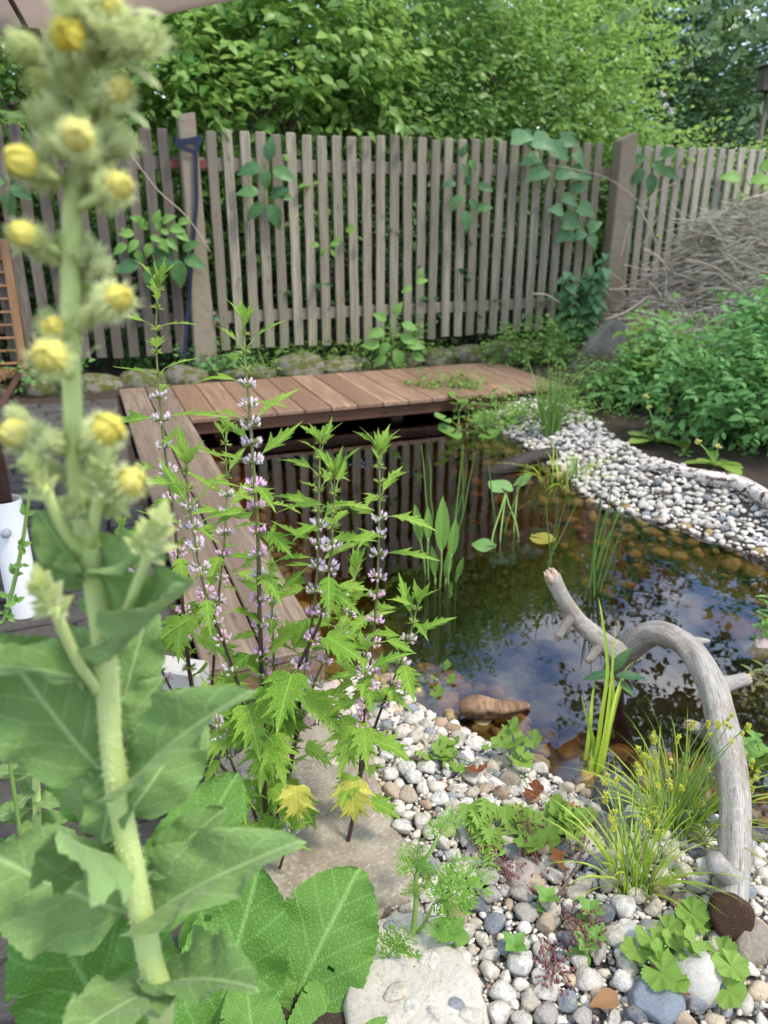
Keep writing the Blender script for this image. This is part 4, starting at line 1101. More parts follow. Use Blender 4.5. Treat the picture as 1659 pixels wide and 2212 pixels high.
def birch_mat():
    t = NT('peeling_birch_bark'); oc = t.coord('Object'); uv = t.n('UVMap').outputs[0]
    f = t.noise(t.n('Mapping', {'Vector': uv, 'Scale': (9, 2.5, 1)}).outputs[0], 3.0, 7, 0.7, 0.5)
    c = t.mix(t.ramp(f, [(0.44, 0), (0.50, 1)]), (0.10, 0.06, 0.045), (0.66, 0.60, 0.53))
    return t.surf(t.pbr(c, 0.85, t.bump(f, 0.9, 0.008), 0.25))
M['birch'] = birch_mat()

dw = empty('driftwood_log', ony(1580, 1990, 1.10), 'big silvery driftwood log arching from the gravel over the water to a forked end', 'driftwood')
O = dw.location
dpx = [(1578, 1965, 1.02), (1588, 1850, 1.125), (1586, 1720, 1.245), (1562, 1580, 1.42), (1535, 1480, 1.58), (1480, 1395, 1.75), (1415, 1368, 1.85), (1355, 1405, 1.905), (1325, 1450, 1.97)]
dp = [ony(x, y, Y) - O for x, y, Y in dpx]
drad = [0.031, 0.029, 0.030, 0.033, 0.034, 0.031, 0.032, 0.036, 0.031]
obj('trunk', log_mesh('trunk', dp, drad, M['drift'], 20, knots=[(0.86, 1.0, .012), (0.72, 2.2, .014), (0.35, 4.0, .012), (.15, 1.2, .012), (.55, 5.2, .012), (.45, 1.8, -.008), (.62, 3.4, -.008)], seed=2, wob=.085), dw)
fork = [ony(x, y, Y) - O for x, y, Y in [(1345, 1420, 1.87), (1300, 1385, 1.90), (1250, 1340, 1.92), (1215, 1290, 1.93), (1193, 1245, 1.94)]]
obj('branch', log_mesh('branch', fork, [0.036, 0.029, 0.023, 0.021, 0.023], M['drift'], 14, seed=5, wob=.06), dw)
def broken_end(parent, p, d, r, mat=M['drift_raw']):
    rs = random.Random(int(p.x * 1e4)); mb = MB(); d = d.normalized(); a = d.orthogonal().normalized(); b = d.cross(a)
    for k in range(9):
        an = k * 0.7; rr = r * rs.uniform(.2, .8); c = p + (a * math.cos(an) + b * math.sin(an)) * rr - d * r * .4
        mb.tube([c, c + d * r * rs.uniform(.5, 1.0), c + d * r * rs.uniform(.9, 1.5)], [r * .42, r * .3, r * .06], 5)
    return mb.build('broken_end', mat, parent)
broken_end(dw, fork[-1], fork[-1] - fork[-2], 0.026)
def stub(px0, px1, r0, r1, raw=True):
    a, b = [ony(*q) - O for q in (px0, px1)]
    obj('stub', log_mesh('stub', [a, a.lerp(b, .5), b], [r0 * 1.3, r0, r1], M['drift'], 10, seed=int(px0[0])), dw)
    if raw: broken_end(dw, b, b - a, r1)
stub((1238, 1325, 1.92), (1205, 1375, 1.90), 0.014, 0.012)
stub((1300, 1390, 1.89), (1272, 1425, 1.87), 0.015, 0.011)
stub((1560, 1480, 1.63), (1612, 1466, 1.64), 0.018, 0.016)
stub((1535, 1585, 1.46), (1488, 1565, 1.45), 0.016, 0.012)
stub((1500, 1385, 1.76), (1532, 1385, 1.76), 0.010, 0.005, False)
s0, s1 = ony(1580, 1900, 1.07) - O, ony(1546, 1862, 1.04) - O
obj('stub', log_mesh('stub', [s0, s0.lerp(s1, .5), s1], [0.024, 0.019, 0.0185], M['drift'], 12, seed=9), dw); broken_end(dw, s1 - (s1 - s0) * .12, s1 - s0, 0.012)
# sawn end facing the camera
ed_p = ony(1581, 1984, .985) - O; e0 = dp[0]
ce = MB(); dn = (ed_p - e0).normalized(); dn = (dn + Vector((0, -0.2, 0.25))).normalized(); ax = dn.orthogonal().normalized(); ay = dn.cross(ax)
Vv = []; Ff = []; rs = random.Random(3); nn = 28
for k, (rr, dd) in enumerate(((0.037, -0.030), (0.0365, -0.004), (0.034, 0.003), (0.024, 0.005), (0.013, 0.004), (0.003, 0.006))):
    for i_ in range(nn):
        a = 6.2832 * i_ / nn; q = ed_p + dn * (dd + rs.uniform(-.0008, .0008)) + (ax * math.cos(a) + ay * math.sin(a)) * rr * (1 + .06 * math.sin(3 * a) + .03 * math.sin(7 * a + 1)); Vv.append(q)
for k in range(5):
    for i_ in range(nn): Ff.append((k * nn + i_, k * nn + (i_ + 1) % nn, (k + 1) * nn + (i_ + 1) % nn, (k + 1) * nn + i_))
Ff.append(tuple(5 * nn + i_ for i_ in range(nn))); obj('sawn_end', mesh_np('sawn_end', Vv, Ff, M['cut_end'], None, True, [(rr_ / .043, 0) for rr_ in (.043, .0425, .04, .028, .015, .004) for _ in range(nn)]), dw)

lg = empty('dark_log', onz(1130, 1000, ZW), 'short dark wet log slanting out of the water onto the white pebbles', 'log')
lp = [onz(1045, 1028, ZW - .03), onz(1090, 1012, ZW + .015), onz(1140, 992, ZW + .05), onz(1200, 978, ZW + .065)]
obj('bark', log_mesh('bark', [p - lg.location for p in lp], [0.030, 0.037, 0.038, 0.034], M['dark_log'], 14, seed=4, wob=.06), lg)
e = lp[-1] - lg.location; dd = (lp[-1] - lp[-2]).normalized()
MB().tube([e, e + dd * 0.006], [0.0315, 0.029], 14).build('cut_face', M['cut_end'], lg)
bd = empty('driftwood_piece', onz(1060, 1545, ZW), 'small chunky brown piece of driftwood at the near water edge', 'driftwood')
bp = [onz(992, 1532, ZW + .03), onz(1030, 1530, ZW + .035), onz(1080, 1532, ZW + .03), onz(1140, 1525, ZW + .005)]
obj('wood', log_mesh('wood', [p - bd.location for p in bp], [0.016, 0.034, 0.026, 0.010], M['brown_wood'], 18, seed=6, wob=.2, knots=[(.3, 1, .012), (.6, 4, .012), (.5, 2.4, -.012)]), bd)
bi = empty('birch_branch', onz(1540, 1040, 0.02), 'long crooked birch branch with peeling bark lying along the white gravel', 'branch')
bpx = [(1385, 1008), (1430, 1012), (1480, 1024), (1540, 1042), (1590, 1050), (1660, 1085), (1760, 1140)]
bpts = [onz(x, y, 0.025) - bi.location for x, y in bpx]
for k, z in enumerate((0, .015, .005, .02, .015, .01, 0)): bpts[k].z += z
obj('bark', log_mesh('bark', bpts, [0.020, 0.028, 0.026, 0.030, 0.036, 0.032, 0.03], M['birch'], 12, seed=8, wob=.10, knots=[(0.68, 1.5, .02)]), bi)
hs = tube_part('pond_liner_edge', [onz(x, y, ZW + .02) for x, y in ((1290, 1048), (1330, 1058), (1370, 1072), (1420, 1085))], 0.012, M['hose'], None, 8, 4)
tag(hs, 'short black pipe edge showing between the white pebbles at the far shore', 'pipe')
cb = tube_part('cable', [Vector(p) for p in (onz(-20, 1300, .02), onz(4, 1320, .02), onz(30, 1330, .02), onz(28, 1270, .02), onz(40, 1215, .02), onz(28, 1190, .02))], 0.006, M['hose'], None, 6, 4)
tag(cb, 'black cable curling on the dark paving beside the white parasol tube', 'cable')
# a sunken waterlogged branch at the far right
sb = tube_part('sunken_branch', [onz(x, y, -0.15) for x, y in ((1400, 1200), (1470, 1235), (1560, 1290), (1700, 1330))], [0.012, 0.016, 0.02, 0.02], M['dark_log'], None, 8, 4)
tag(sb, 'thin dark branch sunk in the water at the right', 'branch')

# ------------------------------------------------------------------ shrubs and trees behind the fence
def shrub(name, label, base, blobs, n_tw, leaf, mat, cat='shrub', per=8, trunk=0.05, stems=4, up=0.7, shell=0.45, twig=0.35, mask=None, wide=1.0, droop=0.35, limbs=14, group=None):
    b = Vector(base); o = empty(name, b, label, cat, group)
    cs = [Vector(c) for c, a in blobs]
    cr, T, td = crown_leaves([tuple(c) for c, a in blobs], [a for c, a in blobs], n_tw, per, leaf, mat, 'crown', o, up, shell, twig, mask, wide, droop)
    for s in range(stems):
        tgt = cs[s % len(cs)] + Vector((R(-.3, .3), R(-.2, .2), R(-.2, .4)))
        p0 = b + Vector((R(-.12, .12), R(-.12, .12), -0.05)) if stems > 1 else b + Vector((0, 0, -.05))
        pts = [p0, p0.lerp(tgt, .35) + Vector((R(-.12, .12), R(-.12, .12), .12)), p0.lerp(tgt, .7) + Vector((R(-.1, .1), R(-.1, .1), .05)), tgt]
        mb = MB(); rad = [trunk, trunk * .75, trunk * .5, trunk * .25]
        mb.tube([p - b for p in smooth_path(pts, 4)], lerp_list(rad, 13), 7)
        sm = smooth_path(pts, 4)
        for k in range(limbs):
            q = sm[random.randrange(4, 13)]
            near = [t for t in RNG.choice(len(T), 12)] if len(T) else []
            if not near: break
            t = min(near, key=lambda i_: (Vector(T[i_]) - q).length + R(0, .4)); tp = Vector(T[t])
            md = q.lerp(tp, .5) + Vector((R(-.1, .1), R(-.1, .1), R(0, .12)))
            mb.tube([p - b for p in smooth_path([q, md, tp], 3)], lerp_list([trunk * .36, trunk * .22, .005], 7), 5)
        mb.build('trunk', M['bark_brown'], o)
    return o
GR = 'shrubs and trees behind the picket fence'
def blob(u, v, z, a, b, c): p = UV(u, v, z); return (tuple(p), (a, b, c))
shrub('broadleaf_shrub', 'light green broad-leaved shrub leaning over the fence right of the blue-strapped post', UV(1.7, 6.95), [blob(1.3, 6.75, 2.0, .75, .5, .55), blob(2.0, 6.9, 2.35, .85, .6, .75), blob(1.5, 7.1, 2.8, .9, .6, .7), blob(.75, 6.9, 2.2, .6, .45, .6), blob(2.5, 7.1, 1.9, .6, .5, .5), blob(1.4, 6.9, 1.2, .9, .35, .6)], 1500, 0.122, M['lf_hedge_y'], stems=6, trunk=.042, group=GR)
shrub('broadleaf_shrub', 'dark leafy shrub behind the old fence below the parasol canopy', UV(-.7, 7.0), [blob(-.5, 6.8, 1.7, .8, .5, .6), blob(0.2, 7.0, 2.2, .8, .5, .6), blob(-1.2, 7.0, 2.1, .9, .5, .7), blob(-.2, 7.2, 2.7, .8, .6, .5), blob(-.4, 6.8, 1.0, 1.1, .35, .6)], 1300, 0.09, M['lf_hedge'], stems=4, group=GR)
shrub('elder_shrub', 'dense mid-green shrub behind the middle of the fence', UV(3.2, 7.2), [blob(2.9, 6.95, 1.9, .8, .5, .45), blob(3.5, 7.1, 2.3, .9, .6, .6), blob(3.0, 7.5, 2.9, 1.0, .7, .7), blob(3.9, 7.0, 1.75, .7, .45, .4), blob(3.2, 6.9, 1.1, .9, .3, .6)], 1900, 0.088, M['lf_hedge'], stems=4, group=GR)
shrub('elder_shrub', 'sunlit yellow-green shrub above the pointed concrete post', UV(4.9, 7.5), [blob(4.5, 7.2, 2.2, .9, .6, .6), blob(5.1, 7.8, 2.75, 1.0, .7, .8), blob(4.2, 7.8, 3.0, .9, .7, .7), blob(5.0, 7.0, 1.75, .55, .4, .32), blob(4.5, 6.9, 1.1, 1.0, .3, .6)], 1900, 0.082, M['lf_hedge_y'], stems=4, group=GR, per=9)
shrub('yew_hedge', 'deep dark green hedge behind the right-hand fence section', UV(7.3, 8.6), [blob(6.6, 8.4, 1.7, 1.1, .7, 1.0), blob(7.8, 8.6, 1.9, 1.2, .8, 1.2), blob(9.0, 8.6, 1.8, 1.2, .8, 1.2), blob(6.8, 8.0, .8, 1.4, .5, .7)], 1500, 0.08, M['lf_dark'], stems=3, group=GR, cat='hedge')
shrub('bramble', 'low fresh green bramble peeping over the right-hand fence section', UV(5.7, 6.6), [blob(5.2, 6.5, 1.7, .45, .25, .22), blob(6.0, 6.6, 1.6, .6, .25, .25), blob(6.9, 6.6, 1.5, .6, .3, .3), blob(6.0, 6.7, .9, 1.2, .25, .5)], 330, 0.085, M['lf_hedge_y'], stems=3, trunk=.012, group=GR, twig=.25)
# taller trees farther back
shrub('tree', 'tall tree with fresh leaves rising far behind the blue-strapped post', UV(1.2, 9.8), [blob(.8, 9.6, 3.4, 1.4, 1.0, 1.1), blob(2.2, 9.8, 3.2, 1.3, 1.0, 1.1), blob(1.3, 9.8, 4.6, 1.3, 1.0, .9), blob(1.6, 9.2, 2.0, 1.6, .7, .9), blob(.2, 9.2, 1.6, 1.2, .7, .9)], 2100, 0.105, M['lf_hedge'], 'tree', stems=1, trunk=.11, limbs=14, group=GR)
shrub('tree', 'tall bright tree far behind the middle of the fence', UV(4.6, 10.0), [blob(4.2, 9.6, 3.4, 1.4, 1.0, 1.1), blob(5.4, 10.2, 3.9, 1.4, 1.0, 1.1), blob(3.6, 9.6, 2.1, 1.4, .8, .9), blob(5.2, 9.4, 2.1, 1.3, .8, .9), blob(4.6, 10, 4.9, 1.1, .9, .7)], 2100, 0.105, M['lf_hedge_y'], 'tree', stems=1, trunk=.11, limbs=14, group=GR)
shrub('tree', 'dark tree at the far right behind the dark green hedge', UV(8.8, 10.2), [blob(8.2, 9.8, 3.0, 1.6, 1.0, 1.2), blob(9.6, 10.2, 3.6, 1.6, 1.2, 1.3), blob(7.4, 9.8, 3.4, 1.3, .9, 1.1), blob(8.0, 10.4, 4.7, 1.6, 1.0, 1.0), blob(7.2, 9.6, 2.4, 1.3, .8, 1.0), blob(9.2, 9.6, 2.2, 1.4, .8, 1.0)], 2300, 0.12, M['lf_dark'], 'tree', stems=1, trunk=.12, limbs=12, group=GR)
shrub('tree', 'shaded tree far behind the old fence below the parasol edge', UV(-2.2, 9.4), [blob(-2.0, 9.2, 2.6, 1.5, 1.0, 1.2), blob(-3.2, 9.2, 2.2, 1.4, .9, 1.1), blob(-1.0, 9.4, 3.4, 1.3, 1.0, 1.1), blob(-2.2, 9.2, 4.2, 1.3, 1.0, .9)], 1200, 0.12, M['lf_hedge'], 'tree', stems=1, trunk=.11, limbs=12, group=GR)
# apple tree whose boughs hang in from the upper right
AT = UV(5.9, 4.2)
shrub('apple_tree', 'apple tree with grey-green leaves hanging in at the upper right corner', (AT.x, AT.y, hz(AT.x, AT.y)), [((3.9, 5.6, 2.9), (1.0, .9, .7)), ((2.15, 5.6, 2.50), (.50, .5, .36)), ((2.65, 5.5, 2.40), (.6, .6, .42)), ((3.3, 5.5, 2.45), (.6, .6, .4)), ((2.6, 5.9, 3.25), (.9, .8, .5)), ((3.4, 6.2, 3.7), (1.1, .9, .6)), ((4.6, 5.2, 3.4), (.9, .9, .8))], 900, 0.085, M['lf_apple'], 'tree', stems=1, trunk=.055, limbs=12, twig=.32, shell=.3, wide=1.15)
ap = empty('apple', onv(2250 * .6636, 165, 5.0), 'small pale green apple hanging among the leaves at the upper right', 'apple')
ab = bpy.data.meshes.new('fruit'); bm = bmesh.new(); bmesh.ops.create_uvsphere(bm, u_segments=16, v_segments=10, radius=.028)
for v_ in bm.verts: v_.co.z *= .9; v_.co.z -= .006 * math.exp(-(v_.co.x ** 2 + v_.co.y ** 2) / .0001) * (1 if v_.co.z > 0 else -1)
for f in bm.faces: f.smooth = True
bm.to_mesh(ab); bm.free(); ab.materials.append(M['apple']); obj('fruit', ab, ap); MB().tube([(0, 0, .02), (.004, 0, .05)], .0025, 5).build('stalk', M['bark_brown'], ap)
# one overhanging branch high above the pond: seen mirrored in the water
shrub('cherry_tree', 'tall tree behind the old fence reaching out high above the walkway', UV(-3.6, 7.2), [((-1.1, 6.6, 4.5), (1.2, .8, .45)), ((.3, 6.9, 4.6), (1.1, .7, .4)), ((-2.6, 6.4, 4.6), (1.3, .9, .8)), ((1.2, 7.4, 5.0), (.9, .7, .35)), ((-3.6, 5.6, 4.2), (1.2, 1.0, .9))], 520, 0.10, M['lf_hedge'], 'tree', stems=1, trunk=.10, limbs=18, shell=.2)

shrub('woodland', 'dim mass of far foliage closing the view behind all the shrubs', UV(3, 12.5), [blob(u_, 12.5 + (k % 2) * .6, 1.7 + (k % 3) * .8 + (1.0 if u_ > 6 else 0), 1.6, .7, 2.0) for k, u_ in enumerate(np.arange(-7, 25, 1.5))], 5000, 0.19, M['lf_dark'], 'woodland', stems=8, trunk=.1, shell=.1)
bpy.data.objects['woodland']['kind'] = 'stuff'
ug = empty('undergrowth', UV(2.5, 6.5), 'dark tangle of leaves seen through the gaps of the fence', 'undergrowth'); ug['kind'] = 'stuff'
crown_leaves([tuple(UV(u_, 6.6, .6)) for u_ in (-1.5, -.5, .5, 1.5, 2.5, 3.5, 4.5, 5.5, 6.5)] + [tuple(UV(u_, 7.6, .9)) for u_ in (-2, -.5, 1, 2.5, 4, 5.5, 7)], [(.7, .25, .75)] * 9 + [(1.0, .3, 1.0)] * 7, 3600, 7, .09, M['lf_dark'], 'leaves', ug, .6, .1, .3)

NETL = [leaf_mesh('leaf', serrate(ROWS['heart'], .05, 17, k), M['lf_vine_g'], .2, .35, seed=k) for k in range(3)]
# ------------------------------------------------------------------ leafy plants at the right
def bush(label, px, w, d, h, n_tw, leaf, mat, name='leafy_bush', per=7, wide=1.0, stems=10, z0=0.0):
    c = drop(*px); o = empty(name, c, label, 'plant', 'leafy plants on the right bank')
    b = [(tuple(c + Vector((R(-.15, .15) * w, R(-.1, .1) * d, h * .45))), (w * .5, d * .5, h * .5)), (tuple(c + Vector((-.22 * w, 0, h * .3))), (w * .32, d * .4, h * .38)), (tuple(c + Vector((.22 * w, 0, h * .32))), (w * .32, d * .4, h * .42))]
    if h > .35: b += [(tuple(c + Vector((R(-.4, .4) * w, R(-.1, .3) * d, h * R(.75, 1.0)))), (w * .14, d * .18, h * .32)) for _ in range(4)]
    cr, T, td = crown_leaves([q for q, a in b], [a for q, a in b], n_tw, per, leaf, mat, 'foliage', o, .75, .35, .16, None, wide, .3)
    mb = MB()
    for k in range(stems):
        t = Vector(T[RNG.integers(len(T))]); p = c + Vector((R(-.3, .3) * w, R(-.25, .25) * d, -.02))
        mb.tube([q - c for q in (p, p.lerp(t, .5) + Vector((0, 0, .05)), t + Vector((0, 0, .05)))], [.006, .005, .002], 5)
    mb.build('stems', M['stem_green'], o); return o
bush('dense mid-green bush on the right bank behind the two pale-flowered plants', (1530, 945), 0.75, 0.5, 0.50, 330, .062, M['lf_bush'])
bush('dense green bush at the right edge above the birch branch', (1670, 965), 0.7, 0.5, 0.58, 330, .066, M['lf_bush'])
bush('leafy green bush in front of the grey concrete brace', (1410, 875), 0.7, 0.5, 0.44, 300, .060, M['lf_bush'])
bush('taller fresh green bush below the brush pile at the right edge', (1655, 900), 0.7, 0.5, 0.62, 260, .075, M['lf_bush'], wide=1.1)
bush('fresh green weeds in front of the brush pile, right of the brace', (1490, 860), 0.9, 0.5, 0.40, 240, .075, M['lf_hedge_y'], wide=1.1)
bush('low trailing greenery between the deck end and the right bushes', (1290, 850), 0.75, 0.7, 0.16, 230, .040, M['lf_moss'])
bush('low bright weeds below the fence beyond the deck corner', (1160, 785), 0.8, 0.5, 0.34, 230, .050, M['lf_moss'])
bush('small feathery green patch at the top end of the white gravel', (1235, 905), 0.45, 0.35, 0.13, 150, .030, M['lf_moss'])
nt = empty('nettle_plant', UV(3.95, 5.72), 'nettle-like plant with drooping leaves standing before the pointed post', 'plant')
for k in range(7):
    b = nt.location + Vector((R(-.10, .10), R(-.06, .06), 0)); t = b + Vector((R(-.28, .28), R(-.2, .05), R(.55, 1.0)))
    tube_part('stem', [b, b.lerp(t, .5), t], [.005, .004, .002], M['stem_green'], nt, 5)
    for q in range(12):
        f = .30 + .70 * q / 11; p = b.lerp(t, f); a = q * 1.57 + R(-.4, .4)
        for sg in (0, math.pi): put_leaf('leaf', random.choice(NETL), nt, p, (math.cos(a + sg), math.sin(a + sg), R(-.6, .1)), (R(-.4, .4), -.4, 1), R(.11, .18) * (1.15 - .45 * f), .9)
# the narrow strip of weeds along the kerb
for k, (px, w, h, lab) in enumerate([((650, 795), .5, .22, 'green weeds on the mossy kerb behind the left part of the deck'), ((850, 790), .34, .34, 'bright weed standing at the back edge of the deck'), ((1010, 775), .5, .10, 'short mossy weeds on the kerb near the deck end'),
                                     ((450, 815), .5, .26, 'weeds at the foot of the blue-strapped post'), ((300, 800), .6, .40, 'shaded weeds at the foot of the old fence behind the walkway'), ((110, 850), .5, .30, 'ivy-like weeds beside the wooden chair'), ((550, 806), .45, .16, 'short weeds on the kerb just right of the blue-strapped post'), ((750, 792), .45, .15, 'short weeds on the kerb behind the middle of the deck'), ((935, 782), .4, .14, 'short weeds on the kerb left of the deck end')]):
    bush(lab, px, w, .22, h, 90 if k != 2 else 60, .055 if k < 6 and k != 2 else .034, M['lf_moss'] if k in (0, 1, 2, 6, 7, 8) else M['lf_bush'], 'weeds', per=6)

# pale-flowered rosette plants on the bare soil
LM = {}
LM['spoon'] = [leaf_mesh('leaf', ROWS['spoon'], M['lf_round'], .15, .35, seed=k, wave=.015) for k in range(3)]
def rosette(label, px, n, L, me, name='rosette_plant', heads=0, tilt=(0.25, 0.7), hh=.16, cat='plant', head_mat=None):
    c = drop(*px); o = empty(name, c, label, cat)
    for k in range(n):
        a = 6.283 * k / n + R(-.3, .3); e = R(*tilt); d = Vector((math.cos(a) * math.cos(e), math.sin(a) * math.cos(e), math.sin(e)))
        put_leaf('leaf', random.choice(me), o, c + Vector((0, 0, .01)), d, (0, 0, 1) if e < 1 else (-d.x, -d.y, .3), L * R(.75, 1.15))
    for k in range(heads):
        t = c + Vector((R(-.09, .09), R(-.06, .06), hh * R(.7, 1.2)))
        st_ = tube_part('flower_stem', [c, c.lerp(t, .5) + Vector((0, 0, .02)), t], .0035, M['stem_green'], o, 5)
        mb = MB()
        for q in range(10):
            d = Vector((R(-1, 1), R(-1, 1), R(-.2, 1))).normalized() * .018
            mb.tube([t - c, t - c + d * .5, t - c + d], [.002, .005, .006], 5)
        mb.build('flower_head', head_mat or M['primula'], o)
    return o
rosette('pale yellow-flowered rosette plant on bare soil nearer the deck', (1418, 958), 8, .17, LM['spoon'], heads=3, hh=.22)
rosette('pale yellow-flowered rosette plant right behind the birch branch', (1545, 1010), 9, .15, LM['spoon'], heads=2, hh=.10)
rosette('small leafy seedling between the two pale-flowered rosette plants', (1475, 985), 5, .06, LM['spoon'])

# ------------------------------------------------------------------ brush pile
bpile = empty('brush_pile', onv(1500, 690, 5.15), 'big heap of dry grey-brown brushwood and cuttings against the right fence', 'brush pile')
BO = bpile.location
def pile_top(p):  # height of the heap over a plan position
    q = p - BO; lump = 1 + .16 * math.sin(q.x * 6.1 + 1) * math.sin(q.y * 7.3 + q.x * 2) + .10 * math.sin(q.x * 13 + q.y * 9)
    return max(0.0, 1.16 * lump * math.exp(-(abs(q.x - .58) / .98) ** 3 - (abs(q.y - .35) / .62) ** 2.5))
mb = MB(); ms = MB()
for k in range(5200):
    c = BO + Vector((random.gauss(.45, .62), random.gauss(.12, .36), 0)); h = pile_top(c)
    if h < .06: continue
    z = h * (random.random() ** .45) + .02; a = R(0, 6.28) if random.random() < .5 else R(-.6, .6); L = R(.14, .55)
    d = Vector((math.cos(a), math.sin(a) * .6, R(-.35, .35))) * L
    c = Vector((c.x, c.y, z)); mid = c + Vector((R(-.05, .05), R(-.05, .05), R(-.02, .06)))
    grey = c.x > BO.x + .1 and z > .5
    (ms if grey and random.random() < .75 else mb).tube([p - BO for p in (c - d * .5, mid, c + d * .5)], [R(.002, .006), R(.002, .006), .0015], 3, cap=False, r=random.random())
for k in range(420):
    c = BO + Vector((random.gauss(.4, .5), random.gauss(.1, .3), 0)); h = pile_top(c)
    if h < .1: continue
    c.z = h * .95; a = R(0, 6.28); d = Vector((math.cos(a) * .8, math.sin(a) * .5 - .2, R(.1, .8))).normalized() * R(.12, .34)
    (ms if random.random() < .4 else mb).tube([p - BO for p in (c, c + d * .5 + Vector((0, 0, R(0, .03))), c + d)], [.004, .0032, .0012], 3, cap=False, r=R(.3, 1))
for k in range(110):
    c = BO + Vector((random.gauss(.4, .5), random.gauss(0, .3), 0)); h = pile_top(c)
    if h < .15: continue
    c.z = h * R(.6, 1.02); a = R(-.7, .7); d = Vector((math.cos(a), math.sin(a) * .5, R(-.4, .4))) * R(.25, .6)
    mb.tube([p - BO for p in (c - d * .5, c + Vector((0, 0, .03)), c + d * .5)], [R(.006, .010), .006, .003], 5, r=R(.2, .9))
o_ = mb.build('brown_twigs', M['twig'], bpile); o_['kind'] = 'stuff'
o_ = ms.build('grey_twigs', M['straw'], bpile); o_['kind'] = 'stuff'
nP = 9000
th = RNG.random(nP) * 6.283; rr = np.sqrt(RNG.random(nP)); Pp = np.stack([BO.x + .75 + np.cos(th) * rr * .95, BO.y + .15 + np.sin(th) * rr * .5, np.zeros(nP)], -1)
Pp[:, 2] = [pile_top(Vector(p)) * (0.62 + .42 * RNG.random()) + .02 for p in Pp]
Pp = Pp[Pp[:, 2] > .52]
D_ = RNG.normal(size=Pp.shape) * .5 + np.array([1.0, -.3, .15]) * np.where(RNG.random(len(Pp)) < .7, 1, -1)[:, None]; N_ = RNG.normal(size=Pp.shape)
o_ = obj('dry_sprigs', batch_mesh('dry_sprigs', Pp - np.array(BO), D_, N_, .05 + .09 * RNG.random(len(Pp)), RNG.random(len(Pp)), M['straw'], wide=.085), bpile); o_['kind'] = 'stuff'
for (x0, y0, x1, y1, v0, v1) in [(1150, 635, 1210, 655, 5.5, 5.5), (1375, 445, 1420, 530, 5.3, 5.2), (1480, 560, 1600, 620, 4.62, 4.6), (1390, 540, 1450, 590, 4.75, 4.75), (1570, 550, 1659, 590, 4.62, 4.6), (1310, 690, 1400, 640, 4.75, 4.75), (1340, 560, 1360, 480, 5.3, 5.3)]:
    a, b = onv(x0, y0, v0), onv(x1, y1, v1); tube_part('stick', [a, a.lerp(b, .5) + Vector((0, 0, R(-.03, .05))), b], [.007, .008, .005], M['dry_cane'], bpile, 5, 3)
# thin dry stems across the fence
for i_, (pts, lab) in enumerate([([(1180, 355), (1260, 370), (1330, 395), (1420, 470)], 'thin dry bramble cane crossing the pointed post'), ([(280, 330), (340, 410), (405, 470), (455, 545)], 'thin dry bramble cane crossing the blue-strapped post'),
                                 ([(1420, 470), (1385, 530), (1378, 470), (1412, 418), (1460, 395)], 'bent dry cane above the brush pile')]):
    o_ = tube_part('dry_cane', [onv(x, y, FV - .15) for x, y in pts], .004, M['dry_cane'], None, 5, 4); tag(o_, lab, 'cane')

# ------------------------------------------------------------------ climbers on the fence, leaf by leaf
LM['ovate'] = [leaf_mesh('leaf', serrate(ROWS['ovate'], .05, 19, k), M['lf_vine'], .2, .3, seed=k, wave=.012) for k in range(3)]
LM['ovate_g'] = [leaf_mesh('leaf', serrate(ROWS['heart'], .04, 19, k), M['lf_vine_g'], .18, .35, seed=k, wave=.012) for k in range(3)]
LM['ovate_s'] = [leaf_mesh('leaf', serrate(ROWS['ovate'], .06, 15, k), M['lf_small'], .2, .3, seed=k) for k in range(3)]
def vine(label, stem, leaves, me, v=FV - .06, L=.13, name='climbing_vine'):
    p0 = onv(*stem[0], v); o = empty(name, p0, label, 'climber')
    sp = [onv(x, y, v - .01 * k) for k, (x, y) in enumerate(stem)]
    if len(sp) > 1: tube_part('stem', sp, .0045, M['stem_green'], o, 5, 4)
    for (x, y, ang, s) in leaves:
        p = onv(x, y, v - R(.02, .09)); a = math.radians(ang)
        d = Vector((math.cos(a), R(-.5, -.1), math.sin(a))); n = Vector((R(-.3, .3), -1, R(.3, .9)))
        put_leaf('leaf', random.choice(me), o, p, d, n, L * s)
    return o
vine('grey-green large-leaved vine climbing diagonally left of the pointed post', [(1290, 560), (1265, 500), (1225, 445), (1185, 385), (1160, 310)],
     [(1105, 300, 10, 1.2), (1150, 300, -15, 1.4), (1190, 315, -30, 1.2), (1165, 340, 190, 1.1), (1180, 365, 200, 1.3), (1200, 375, 5, 1.3), (1235, 370, -10, 1.2), (1215, 425, -20, 1.0), (1235, 410, 20, .9), (1250, 445, -25, 1.1),
      (1215, 455, 170, .9), (1240, 475, 160, 1.0), (1215, 480, -5, 1.1), (1235, 500, 205, 1.1), (1262, 500, 215, .8), (1270, 495, 30, .9), (1275, 510, -60, .8), (1240, 330, -40, .9), (1130, 285, -60, .9), (1210, 300, -10, 1.1)], LM['ovate_g'], L=.15)
vine('leafy vine hanging on the middle pickets of the fence', [(1010, 480), (1000, 440), (1005, 380), (1010, 330)],
     [(995, 340, 70, .8), (1015, 345, -60, .8), (985, 395, 185, .9), (1005, 400, 60, .8), (1030, 400, -10, 1.1), (1000, 425, 200, 1.0), (1015, 430, -50, .9), (1005, 455, -80, 1.3), (1028, 450, 10, 1.1), (990, 440, 215, .7), (1010, 380, 120, .9)], LM['ovate'], L=.125)
vine('dark large-leaved bindweed hanging high on the left pickets', [(575, 455), (575, 400), (582, 330)],
     [(580, 345, 80, 1.0), (565, 360, 190, 1.2), (590, 365, -20, 1.2), (575, 365, -95, .9), (560, 415, 175, 1.1), (585, 425, 30, 1.0), (570, 440, 215, 1.1), (585, 440, -70, 1.2), (600, 420, -10, .8)], LM['ovate'], L=.15)
